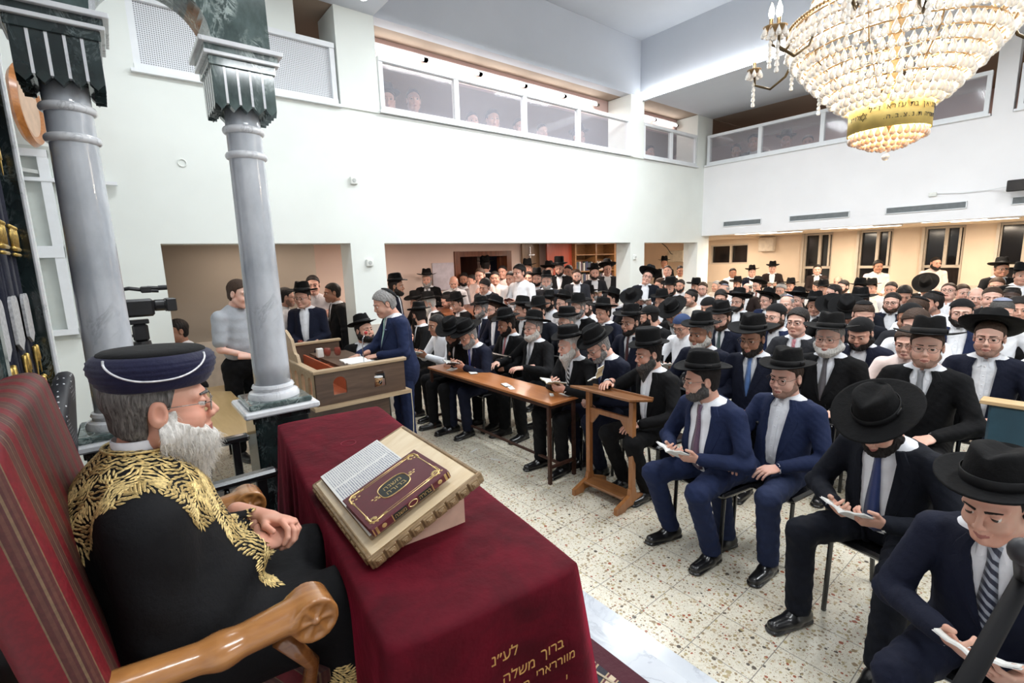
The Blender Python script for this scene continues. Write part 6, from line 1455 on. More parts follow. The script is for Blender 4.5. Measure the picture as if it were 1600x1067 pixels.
p(1096, 592, 1.16, jk='U', hat='fedora', ht=8, hair='short:black', beard='short:darkgrey', skin='mid', pose='lapbook', hp=8, hy=-30, lean=13, tie='check', det=2, hv=2, gl='oval', nick='stout man turned left with checked tie', book='w', kind='open', fat=.035, foot=(.26, .26), spread=.18, yaw=170, wat=True)
p(1013, 552, 1.17, jk='B', hat='tall', ht=4, hair='short:black', beard='long:darkgrey:0.09', skin='mid', pose='lap', hp=10, hy=-15, lean=4, det=2, hv=1, nick='tall-hat man with long dark beard', kind='open', rw=(.36, -.20, .93), xb=(.45, -.20, 1.00, .5, .9, 't', .5), foot=(.24, .24), yaw=172, wat=True, trou='B')
p(934, 540, 1.17, jk='N', hat='fedora', ht=4, hair='short:grey', beard='short:grey', skin='fair', pose='clasp', hp=32, hy=-6, lean=10, foot=(.28, .28), yaw=172, tie='navy dot', det=2, hv=1, gl='rect', nick='bent grey man with dotted tie', fat=.01)
p(889, 538, 1.16, jk='B', hat='round', ht=6, hair='short:white', beard='long:white:0.10', skin='fair', pose='tablebook', hp=12, hy=-15, lean=8, tie='black white', det=2, hv=1, nick='long white-bearded old man', book='t', wat=True, rw=(.38, .04, .84), lw=(.40, .20, .82), bk=(.48, .12, .87))
p(833, 512, 1.20, jk='B', hat='wide', ht=14, hair='short:grey', beard='full:white:0.02', skin='fair', pose='table', hp=2, hy=0, lean=4, tie='grey', det=2, hv=3, gl='rect', nick='laughing white-bearded man with grey tie', fat=.02, rw=(.36, -.30, .79))
p(791, 506, 1.20, jk='B', hat='fedora', ht=6, hair='short:black', beard='short:black', skin='tan', pose='clasp', hp=16, hy=-10, lean=-2, tie='rose', det=2, hv=1, nick='dark-bearded man with rose tie')
p(731, 524, 1.13, jk='N', hat='wide', ht=0, hair='short:grey', beard='full:grey:0.0', skin='mid', pose='tablebook', hp=24, hy=0, lean=16, tie='royal', det=2, hv=0, gl='oval', nick='stooped navy-suited man with royal blue tie', book='d', wat=True, fat=.02)
p(707, 520, 1.14, jk='B', hat='wide', ht=0, hair='short:black', beard='full:black:0.0', skin='tan', pose='face', hp=26, hy=20, lean=12, det=1, feat='hand on his face')
p(682, 507, 1.18, jk='-W', hair='short:black', skin='tan', pose='tablebook', hp=12, hy=0, lean=10, det=1, nick='white-shirted man at the far table end', book='w')
p(655, 492, 1.22, jk='B', hat='fedora', ht=0, hair='short:black', beard='full:black:0.03', skin='mid', pose='clasp', hp=6, hy=-70, lean=4, det=1, hv=0, feat='seen from behind', yaw=165)
p(569, 516, 1.20, jk='B', hat='fedora', ht=10, hair='short:black', beard='full:black:0.01', skin='mid', pose='lap', hp=-8, hy=50, lean=0, det=2, hv=2, nick='man seated low beyond the lectern', kind='open', yaw=235, fat=.02)
# speaker and the men standing beyond the lectern
p(600, 474, 1.575, jk='U', hat='kip', ht=38, hair='full:grey', skin='mid', pose='sdown', hp=20, hy=-2, lean=8, tie='mint', det=2, hv=2, stand=True, nick='grey-haired speaker in blue', kind='button', yaw=174, fat=.025, rw=(.43, -.04, 1.10), lw=(.28, .12, 1.10), hands='flat', pocket=True)
p(374, 458, 1.715, jk='-R', short=True, hair='short:brown', skin='fair', pose='sclasp', hp=12, hy=10, stand=True, det=2, nick='grey T-shirt man behind the column', yaw=-60, hv=1)
p(353, 462, 1.58, jk='B', hat='wide', hair='short:black', skin='mid', pose='sdown', stand=True, det=1, feat='mostly hidden', yaw=120)
p(447, 464, 1.585, jk='-W', hair='short:black', beard='stubble:black', skin='mid', pose='sclasp', stand=True, hp=8, hy=20, det=1, hv=0, gl='rect', nick='profile man in white shirt beside the column', yaw=-30)
p(473, 464, 1.565, jk='N', hat='wide', ht=12, hair='short:black', skin='mid', pose='sclasp', stand=True, hp=10, hy=-10, det=1, gl='oval', nick='smiling hatted man holding a glass', yaw=235, kind='open')
p(489, 445, 1.71, jk='-T', hair='short:black', skin='fair', pose='sfold', stand=True, det=1, nick='man in patterned pale shirt by the far doorway', yaw=250)
p(519, 457, 1.60, jk='B', hair='short:black', skin='tan', pose='sdown', stand=True, hp=6, det=1, nick='dark-haired man in black suit in profile', yaw=175)
p(276, 517, 1.27, jk='-W', hair='short:black', skin='tan', pose='lap', det=1, nick='low head beside the video camera', yaw=200)
# standing along the pink back wall
p(619, 447, 1.66, jk='N', hat='fedora', hair='short:black', beard='full:black:0.0', skin='tan', pose='sdown', stand=True, hy=0, yaw=-40, kind='open', nick='navy-suited man turned away left of the wall board', det=1)
p(667, 436, 1.66, jk='B', hat='wide', ht=10, hair='short:grey', beard='long:grey:0.06', skin='mid', pose='sbook', stand=True, hp=8, yaw=232, tie='black', nick='standing grey-bearded man before the wall board', book='t', det=1)
p(709, 442, 1.60, jk='-W', hair='sides:white', beard='stubble:white', skin='mid', pose='sclasp', stand=True, hp=14, lean=16, yaw=235, nick='bald grey man leaning with a telephone', det=1)
p(725, 436, 1.605, jk='-W', hat='kip', hair='short:black', beard='full:black:0.0', skin='tan', pose='sdown', stand=True, yaw=225)
p(737, 439, 1.58, jk='-W', hair='short:black', skin='mid', pose='sdown', stand=True, yaw=200, hy=-10)
p(750, 430, 1.70, jk='-P', hair='short:brown', beard='stubble:brown', skin='fair', pose='sface', stand=True, yaw=215, hp=6, nick='man with fist at his mouth by the doorway', det=1)
p(757, 447, 1.57, jk='G', hair='full:black', skin='mid', pose='sclasp', stand=True, yaw=205, lean=22, hr=-14, hp=20, kind='open', nick='young leaning man in dark grey suit', det=1)
p(758, 415, 1.865, jk='B', hat='fedora', hair='short:black', skin='mid', pose='sdown', stand=True, yaw=60, nick='hatted man inside the doorway seen from behind')
p(773, 434, 1.63, jk='-P', hair='short:black', skin='mid', pose='sdown', stand=True, yaw=230, feat='half hidden')
p(785, 425, 1.72, jk='-P', hair='short:black', skin='mid', pose='sdown', stand=True, yaw=215, hp=0, nick='shirt-sleeved man right of the doorway', det=1)
p(798, 435, 1.63, jk='-W', hair='short:black', skin='mid', pose='sclasp', stand=True, yaw=205, hp=8)
p(811, 426, 1.75, jk='-W', hair='full:black', skin='mid', pose='sbook', stand=True, yaw=190, hp=6, nick='tall white-shirted youth holding a book', book='r', det=1)
p(824, 420, 1.77, jk='B', hat='wide', hair='short:black', skin='mid', pose='sdown', stand=True, yaw=225)
p(826, 434, 1.63, jk='-W', hair='short:black', skin='mid', pose='sdown', stand=True, yaw=215)
p(839, 435, 1.61, jk='U', hat='wide', ht=14, hair='short:black', beard='short:black', skin='mid', pose='sdown', stand=True, yaw=225)
p(854, 439, 1.57, jk='G', hat='wide', ht=10, hair='short:grey', beard='long:grey:0.09', skin='fair', pose='sbook', stand=True, yaw=222, gl='oval', nick='long grey-bearded man with an open white book', book='w', det=1)
p(858, 423, 1.71, jk='B', hat='wide', ht=18, hair='short:black', skin='mid', pose='sdown', stand=True, yaw=225)
p(874, 419, 1.77, jk='B', hat='tall', hair='short:black', beard='short:black', skin='mid', pose='sbook', stand=True, yaw=215, hp=14, nick='tall hatted reader before the red door', book='w', det=1)
p(888, 424, 1.69, jk='-W', hair='short:black', skin='mid', pose='sdown', stand=True, yaw=205, hp=8)
p(901, 431, 1.63, jk='G', hair='short:brown', beard='short:brown', skin='fair', pose='sclasp', stand=True, yaw=225, kind='open', nick='bareheaded charcoal-suited man by the bookcase')
p(929, 426, 1.66, jk='G', hat='fedora', ht=16, hair='short:black', beard='short:black', skin='fair', pose='sbook', stand=True, yaw=230, kind='open', nick='bearded book holder before the bookcase', book='t')
p(949, 420, 1.71, jk='G', hat='wide', ht=26, hair='short:black', skin='fair', pose='sdown', stand=True, yaw=230, kind='open', nick='youth with pushed-back hat left of the free pillar')
# right of the free pillar
p(1012, 432, 1.62, jk='D', hat='wide', ht=30, hair='short:black', skin='fair', pose='sbook', stand=True, yaw=215, hr=-18, hp=0, gl='rect', kind='open', nick='head-tilting reader at the free pillar', book='w', det=1)
p(1038, 411, 1.74, jk='B', hat='fedora', hair='short:black', skin='tan', pose='sclasp', stand=True, yaw=210, nick='highest hatted man right of the free pillar')
p(1043, 423, 1.62, jk='Q', hair='short:black', skin='fair', pose='sfold', stand=True, yaw=205, hp=-6, kind='open')
p(1063, 423, 1.58, jk='-C', hair='short:black', skin='tan', pose='sdown', stand=True, yaw=220, nick='cream-shirted standing youth near the corner')
p(1030, 445, 1.30, jk='-C', hair='full:brown', skin='fair', pose='face', yaw=170)
p(1048, 449, 1.34, jk='B', hat='round', hair='short:black', beard='full:black:0.0', skin='mid', yaw=185, hp=15)
p(1063, 446, 1.28, jk='-W', hair='short:black', beard='short:black', skin='mid', yaw=190)
p(1034, 471, 1.24, jk='B', hat='fedora', hair='short:black', beard='short:darkgrey', skin='mid', gl='oval', hp=10, pose='highbook', book='w')
p(1052, 489, 1.20, jk='B', hat='wide', ht=-4, hair='short:grey', beard='long:grey:0.10', skin='mid', hp=32, pose='lapbook', nick='downcast man with long grey beard', det=1)
p(1065, 509, 1.13, jk='-W', hat='kipBblue', ht=4, hair='short:black', skin='mid', gl='roundg', hp=22, pose='lapbook', nick='boy in blue skullcap', who='boy', det=1)
p(1079, 465, 1.24, jk='-C', hat='kip', hair='short:black', beard='stubble:black', skin='mid', hy=-30, det=0)
p(1098, 451, 1.27, jk='-W', hair='short:brown', beard='stubble:brown', skin='fair', gl='rect', hy=15, fat=.02, nick='stubbled man with glasses and white shirt near the corner', det=1)
p(1087, 449, 1.24, jk='B', hat='wide', hair='short:black', skin='mid')
p(1106, 480, 1.22, jk='-W', hat='kipB', ht=-6, hair='short:black', skin='mid', hp=12)
p(1129, 448, 1.22, jk='-W', hat='kip', hair='short:black', skin='mid', hy=-50)
p(1119, 447, 1.20, jk='-C', hair='short:grey', skin='mid', hy=-20)
p(1131, 455, 1.22, jk='-W', hat='kippale', hair='sides:grey', skin='mid', hp=6)
p(1126, 466, 1.25, jk='K', hair='full:black', skin='mid', hp=10, yaw=200)
p(1152, 444, 1.18, jk='D', hat='wide', ht=2, hair='short:black', skin='mid')
p(1167, 452, 1.18, jk='Q', hair='sides:darkgrey', beard='long:darkgrey:0.04', skin='fair', hy=-10, nick='balding long-bearded man under the dark window')
p(1183, 446, 1.22, jk='Q', hat='wide', ht=28, hair='short:black', skin='fair', gl='oval', hy=-10, kind='open', tie='red', nick='pushed-back-hat man with reddish tie')
p(1220, 453, 1.18, jk='G', hat='kip', hair='full:grey', beard='full:grey:0.0', skin='mid', gl='oval', hp=10)
p(1235, 447, 1.18, jk='B', hat='fedora', hair='short:black', skin='mid')
# second and third rows
p(752, 482, 1.24, jk='N', hat='fedora', ht=0, hair='short:grey', beard='full:grey:0.01', skin='fair', hy=-12, tie='navy dot', det=1, nick='grey-bearded man second row behind the rose tie')
p(773, 483, 1.24, jk='N', hat='wide', ht=28, hair='short:brown', beard='full:brown:0.04', skin='fair', gl='oval', hy=-14, det=1, kind='open', nick='brown-bearded man with glasses and pushed-back hat')
p(816, 484, 1.25, jk='B', hat='fedora', ht=8, hair='short:black', skin='mid', hy=-20, det=1, feat='face half hidden')
p(841, 486, 1.22, jk='D', hat='fedora', hair='short:black', skin='mid', hp=10, yaw=190)
p(885, 504, 1.22, jk='D', hat='round', ht=4, hair='short:grey', beard='stubble:grey', skin='fair', gl='rect', tie='purple', det=1, nick='purple-tie man')
p(985, 503, 1.24, jk='N', hat='wide', ht=8, hair='short:black', beard='short:black', skin='mid', gl='oval', tie='dark red', det=2, hv=1, hp=6, nick='slim dark-red-tie man')
p(1095, 520, 1.24, jk='N', hat='fedora', ht=6, hair='short:grey', beard='short:white', skin='tan', det=2, hv=2, hp=8, hy=-8, nick='short white-bearded man in navy second row')
p(1176, 528, 1.25, jk='N', hat='wide', ht=6, hair='short:black', beard='short:black', skin='tan', gl='oval', tie='sky', det=2, hv=1, hp=10, nick='sky-blue-tie man')
p(1296, 527, 1.25, jk='B', hat='wide', ht=8, hair='short:grey', beard='full:white:0.01', skin='fair', gl='rect', tie='taupe', det=2, hv=2, hp=4, fat=.02, nick='white-bearded man with taupe tie')
p(1448, 541, 1.27, jk='B', hat='wide', ht=10, hair='short:brown', beard='stubble:brown', skin='fair', gl='oval', tie='grey', det=2, hv=0, hp=2, hy=8, nick='grey-tie man with glasses at right')
p(1546, 527, 1.26, jk='N', hat='wide', ht=34, hair='short:brown', beard='stubble:black', skin='fair', gl='rect', det=2, hv=1, hp=2, kind='open', nick='youth with big pushed-back hat at right edge')
p(1246, 503, 1.26, jk='G', hair='full:black', skin='fair', gl='rect', tie='pink', det=2, hv=4, hp=0, nick='pink-tie man', fat=.02)
p(1127, 496, 1.24, jk='N', hat='fedora', ht=4, hair='short:brown', beard='short:brown', skin='fair', gl='oval', tie='green', det=1, hp=12, nick='dark green-tie man')
p(1211, 494, 1.24, jk='U', hat='kipB', ht=6, hair='short:black', beard='full:brown:0.04', skin='fair', gl='oval', det=1, hy=-14, nick='long brown-bearded man in black skullcap', kind='open')
p(1153, 471, 1.24, jk='B', hat='wide', ht=22, hair='short:black', beard='short:black', skin='fair', gl='rect', det=1, kind='open', nick='bearded man in wide tilted hat left of centre right')
p(1198, 469, 1.24, jk='U', hat='wide', ht=32, hair='short:black', skin='fair', gl='oval', det=1, hy=-20, kind='open', nick='open-mouthed youth with glasses and tilted hat')
p(1229, 475, 1.22, jk='U', hat='kippale', hair='sides:grey', skin='fair', det=1, nick='balding man with pale skullcap')
p(1246, 469, 1.24, jk='U', hat='wide', ht=24, hair='short:black', skin='fair', det=1, hy=-8, kind='open', nick='clean-shaven youth in wide hat and blue suit')
p(1273, 477, 1.20, jk='N', hat='wide', ht=16, hair='short:black', skin='mid', det=1, hp=10, kind='open', hy=12)
p(1302, 457, 1.26, jk='-W', hair='short:black', skin='fair', hy=-42, det=1, nick='white-shirted youth in profile')
p(1317, 448, 1.24, jk='-W', hair='short:black', beard='short:brown', skin='fair', hy=-20)
p(1309, 440, 1.20, jk='-C', hair='sides:grey', skin='fair')
p(1343, 473, 1.26, jk='D', hat='wide', ht=8, hair='short:brown', beard='short:darkgrey', skin='mid', gl='oval', hp=10, det=1, nick='hatted grey-bearded man below the first window')
p(1394, 472, 1.24, jk='N', hair='short:black', beard='short:brown', skin='fair', gl='roundg', det=1, kind='open', nick='bareheaded bearded man with glasses and navy jacket')
p(1392, 452, 1.24, jk='-W', hair='short:black', skin='mid')
p(1413, 460, 1.22, jk='-W', hair='full:black', skin='mid', hp=30, yaw=195)
p(1455, 473, 1.24, jk='-W', hat='kip', hair='full:black', skin='mid', hy=-45, det=1, beard='stubble:black')
p(1482, 456, 1.28, jk='U', hair='short:brown', skin='fair', gl='roundg', hp=-16, det=1, kind='open', hv=3, nick='youth with head thrown back')
p(1504, 457, 1.24, jk='-P', hair='short:brown', skin='fair', hy=30, pose='face')
p(1502, 488, 1.24, jk='U', hat='kipB', ht=6, hair='short:black', beard='full:black:0.0', skin='fair', gl='rect', det=2, hv=0, hp=4, hy=8, kind='open', fat=.02, nick='skullcapped dark-bearded man in blue jacket')
p(1525, 465, 1.28, jk='-W', hair='sides:grey', skin='fair', det=1, nick='bald man in white shirt', hy=8)
p(1550, 465, 1.26, jk='-K', hair='crop:brown', skin='fair', det=1, nick='close-cropped man in black shirt', hy=6)
p(1557, 447, 1.30, jk='B', hair='short:brown', skin='mid', gl='oval', det=0)
p(1580, 464, 1.26, jk='-K', hat='kipwhite', hair='crop:black', skin='dark', det=1, gl='oval', nick='dark-skinned man in white skullcap')
p(1598, 480, 1.24, jk='-K', hair='short:black', beard='stubble:black', skin='mid', det=1, nick='face cut off by the right edge')
p(1565, 487, 1.22, jk='-W', hat='kippale', hair='short:darkgrey', skin='fair', hp=20, yaw=200, det=1)
p(1588, 483, 1.22, jk='-K', hair='full:black', skin='mid', yaw=200, det=0)
p(1431, 483, 1.24, jk='-W', hat='kip', hair='full:brown', skin='fair', hy=-35, gl='rect', det=1)
p(1421, 496, 1.22, jk='G', hat='kipB', hair='short:black', skin='tan', hp=14, det=1, nick='brown-skinned man in charcoal jacket')
p(1430, 506, 1.20, jk='-W', hair='full:brown', skin='fair', gl='rect', hp=14, det=1, who='boy')
p(1418, 535, 1.17, jk='-P', hair='full:brown', skin='fair', gl='roundg', hp=10, det=2, hv=4, who='boy', nick='boy with glasses and pale shirt behind the grey-tie man')
p(1344, 520, 1.20, jk='N', hat='kipB', ht=0, hair='short:black', beard='full:black:0.0', skin='mid', det=2, hv=2, hp=24, kind='open', nick='downcast black-bearded man in skullcap')
p(1349, 491, 1.22, jk='D', hat='kip', hair='short:brown', skin='fair', hp=24, yaw=205, det=1)
p(1322, 489, 1.20, jk='B', hat='wide', ht=-6, hair='short:black', skin='mid', hp=30, yaw=195, det=1)
p(1300, 484, 1.20, jk='B', hat='wide', ht=-2, hair='short:black', skin='mid', hp=30, yaw=190)
p(1446, 448, 1.24, jk='B', hat='wide', ht=-20, hair='short:black', skin='mid', hp=30, det=0, nick='bowed wide brown-black hat under the third window')
p(1343, 452, 1.24, jk='-C', hat='wide', ht=14, hair='short:black', skin='fair', det=0)
p(1361, 450, 1.20, jk='-C', hat='fedora', hair='short:black', skin='mid', det=0)
p(1277, 447, 1.18, jk='-W', hair='short:black', skin='mid', hp=10)
p(1286, 452, 1.20, jk='B', hat='fedora', hair='short:black', skin='mid', hp=10)
# middle of the crowd
p(670, 474, 1.26, jk='B', hat='wide', hair='short:white', beard='long:white:0.09', skin='fair', hy=-25, hp=14, det=1, nick='white-bearded hatted man left of the crowd')
p(650, 472, 1.26, jk='B', hat='wide', hair='short:black', skin='fair', hp=16, yaw=195, det=1)
p(699, 469, 1.25, jk='-W', hat='kip', hair='short:black', beard='stubble:black', skin='fair', hp=26, hy=-20, det=1, nick='skullcapped man bent in profile')
p(714, 474, 1.24, jk='B', hat='fedora', hair='short:black', skin='mid', hp=18, det=0)
p(1014, 494, 1.20, jk='B', hat='kipB', hair='short:black', beard='full:black:0.02', skin='mid', hy=-55, hp=10, det=1, nick='skullcapped man turned sharply left')
p(979, 464, 1.22, jk='-W', hat='kippale', hair='short:grey', skin='mid', hp=20)
p(987, 470, 1.20, jk='B', hat='wide', ht=-4, hair='short:black', skin='mid', hp=28, yaw=200)
p(957, 467, 1.24, jk='N', hat='wide', ht=24, hair='short:black', skin='fair', hy=-40)
p(942, 488, 1.22, jk='N', hat='wide', ht=20, hair='full:black', skin='mid', hp=12, det=1)
p(916, 480, 1.24, jk='-W', hat='kip', hair='short:black', beard='full:brown:0.0', skin='fair', gl='rect', hp=14, det=1, nick='white-shirted brown-bearded man with dark glasses')
p(903, 480, 1.24, jk='B', hat='fedora', hair='short:grey', beard='full:grey:0.01', skin='fair', gl='oval', hp=8, det=0)
p(879, 474, 1.25, jk='-W', hat='wide', ht=24, hair='short:black', skin='fair', gl='roundg', hp=2, det=1, nick='youth in glasses under a pushed-back hat')
p(857, 472, 1.25, jk='-W', hat='fedora', hair='short:black', beard='short:black', skin='mid', gl='oval', hp=6, det=1)
p(938, 453, 1.22, jk='B', hat='wide', hair='short:grey', beard='stubble:grey', skin='tan', tie='black', hp=0, nick='grizzled hatted man near the bookcase')
p(921, 461, 1.20, jk='D', hat='wide', hair='short:black', skin='mid', hp=12)
p(964, 453, 1.18, jk='-W', hair='short:black', skin='mid')
p(1565, 420, 1.57, jk='B', hat='wide', ht=16, hair='short:black', skin='tan', pose='sbook', stand=True, yaw=205, tie='dark red', kind='open', gl='oval', book='d', det=1, nick='standing man with loosened tie reading at right')
p(1596, 430, 1.55, jk='B', hat='wide', ht=8, hair='short:black', skin='mid', pose='sdown', stand=True, yaw=200)
p(1462, 411, 1.62, jk='-P', hair='crop:black', beard='full:black:0.0', skin='mid', pose='sclasp', stand=True, yaw=215, fat=.02, det=1, hp=6, nick='big bearded shirt-sleeved man at the third window')
p(1372, 416, 1.59, jk='-P', hair='full:black', skin='tan', pose='sclasp', stand=True, yaw=210, det=1, nick='shirt-sleeved man at the second window')
p(1277, 421, 1.51, jk='Q', hair='short:black', skin='fair', pose='sclasp', stand=True, yaw=200, kind='open', det=1, nick='dark-suited man at the first window')
p(1207, 419, 1.55, jk='Q', hat='fedora', hair='short:black', skin='fair', pose='sbook', stand=True, yaw=205, hp=14, kind='open', nick='bowing hatted youth left of the first window')
p(1175, 425, 1.48, jk='N', hat='wide', ht=14, hair='short:black', skin='fair', pose='sdown', stand=True, yaw=215, kind='open', nick='hatted boy right of the dark window', who='boy')
p(1145, 426, 1.48, jk='-W', hair='short:black', skin='tan', pose='sdown', stand=True, yaw=215, nick='bareheaded boy below the dark window', who='boy')
# behind the gallery glass
GAL = []
for px_, py_, nk in ((605, 157, 'dark'), (646, 157, 'large'), (738, 190, 'seated'), (770, 187, 'small'), (812, 199, 'grey'), (847, 207, 'low'), (905, 214, 'low'), (960, 226, 'low'), (1015, 238, 'low'), (1178, 222, 'far'), (1228, 220, 'far'), (1262, 222, 'far'), (1150, 236, 'far')):
    d_ = ray(px_, py_); t_ = (7.1/d_[1]) if px_ < 1100 else (11.7/d_[0]); GAL.append((px_, py_, d_*t_+np.array([0, 0, CAMZ])))

# keep neighbours apart by sliding each along its own sight line
def place():
    z = np.array([s['z'] for s in SP]); D = np.array([ray(s['px'], s['py']) for s in SP]); z0 = z.copy()
    lock = np.array([i < 15 for i in range(len(SP))])
    for it in range(400):
        P = D*((z-CAMZ)/D[:, 2])[:, None]; R_ = np.hypot(P[:, 0], P[:, 1]); mv = np.zeros(len(z))
        for i in range(len(z)):
            dx = P[:, 0]-P[i, 0]; dy = P[:, 1]-P[i, 1]; dd = np.hypot(dx, dy); dd[i] = 9
            for j in np.where(dd < .46)[0]:
                if SP[i]['py'] < SP[j]['py'] or (SP[i]['py'] == SP[j]['py'] and i < j): mv[i] -= .002; mv[j] += .002
        mv[lock] *= 0; z = np.clip(z+mv, z0-.10, z0+.10)
    for s, q in zip(SP, z): s['z'] = float(q)
place()
for s in SP: person(**s)
GP = []
for i, (px_, py_, P) in enumerate(GAL):
    r_ = person(px_, py_, float(P[2]), jk='B', hair='short:black' if i % 3 else 'full:black', hat='fedora' if i in (0, 6, 10) else None, skin='mid', pose='lap', yaw=200 if px_ > 1100 else 250, sc=(float(P[2])-2.9)/1.18, base=2.9)
    o = r_['o']; PEOPLE.remove(r_)
    n_ = ['leftmost', 'second from left, larger', 'third from left', 'fourth from left', 'fifth from left', 'sixth from left', 'seventh from left', 'eighth from left', 'ninth, just right of the free pillar', 'first right of the corner', 'second right of the corner', 'third right of the corner', 'lowest right of the corner'][i]
    tag(o, 'dim figure behind the gallery glass, '+n_, 'person', 'people behind the gallery glass')
# ------------------------------------------------------------------ labels that single each person out
HN = {'wide': 'wide black hat', 'fedora': 'black fedora', 'round': 'round black hat', 'tall': 'tall black hat', 'kip': 'black skullcap', 'kipB': 'large black skullcap', 'kipblue': 'blue skullcap', 'kipBblue': 'large blue skullcap', 'kipwhite': 'white skullcap', 'kippale': 'grey skullcap'}
def describe(r):
    b = ''
    if r['beard']:
        q = r['beard'].split(':'); b = {'stubble': 'stubbled ', 'short': 'short-bearded ', 'full': 'bearded ', 'long': 'long-bearded '}[q[0]]
        if q[1] in ('white', 'grey', 'brown') and q[0] != 'stubble': b = q[1]+' '+b
    hn = HN[r['hat']] if r['hat'] else {'sides': 'bald', 'crop': 'cropped-haired', 'full': 'bushy-haired', 'short': 'bareheaded'}[r['hair'].split(':')[0]]
    col = CNAME[r['jk'][-1]]
    s = (b+r['who']+' in '+hn+' and '+col) if r['hat'] else (b+hn+' '+r['who']+' in '+col)
    return s
anch = [r for r in PEOPLE if r['nick']]
used = {}
for r in PEOPLE:
    st_ = 'standing ' if r['stand'] else 'seated '
    if r['nick']:
        lab = r['nick']; ds = describe(r); lab = (lab+', '+ds) if len((lab+' '+ds).split()) <= 16 else lab+', '+CNAME[r['jk'][-1]]
    else:
        ds = describe(r); c_ = sorted(anch, key=lambda a: math.hypot(a['px']-r['px'], 1.3*(a['py']-r['py'])))
        lab = None
        for a in c_[:6]:
            dx, dy = r['px']-a['px'], r['py']-a['py']
            rel = ('right of' if dx > 0 else 'left of') if abs(dx) > abs(dy) else ('in front of' if dy > 0 else 'behind')
            nk = a['nick']; w_ = (ds+', '+rel+' the '+nk).split()
            t_ = ' '.join(w_)
            if len(w_) > 16:
                cut = nk.split(); t_ = ds+', '+rel+' the '+nk; 
                ds2 = ds.replace(' and ', ', ').replace('large ', ''); t_ = ds2+', '+rel+' the '+nk
                if len(t_.split()) > 16: continue
            if t_ not in used: lab = t_; break
        if lab is None: lab = ds+', '+'at picture spot left of others'
    used[lab] = 1; tag(r['o'], lab, 'person')
    if r['book']:
        who = r['nick'] or r['who']; tag(r['book'], ' '.join(('open %s prayer booklet held by the %s' % (r['bcol'], who)).split()[:16]), 'book')
for r in PEOPLE:
    if r['nick'] and ('holding a glass' in r['nick'] or 'profile man' in r['nick']):
        ya = r['o'].rotation_euler.z; L_ = r['o'].location
        o = MB().lathe([(.018, 0), (.030, .02), (.030, .045), (.024, .065), (.022, .065), (.027, .045), (.026, .02), (.015, .005)], 16).build('drinking_glass', [GLS], None, True, (L_.x+.36*math.cos(ya), L_.y+.36*math.sin(ya), 1.03*r['s'])); tag(o, 'small glass of red drink held by the '+r['nick'].replace(' holding a glass', ''), 'glass')
# smartphones, glasses and cups in hands, chairs under the front rows
ch0 = None
for r in PEOPLE:
    if r['stand'] or r['det'] < 2: continue
    x, y = r['xy']; rz = r['o'].rotation_euler.z; l_ = ' '.join(('dark chair under the %s' % r['nick']).split()[:16])
    if ch0 is None: ch0 = make_chair((x, y, 0), rz, l_)
    else: dup_chair(ch0, (x, y, 0), rz, l_)
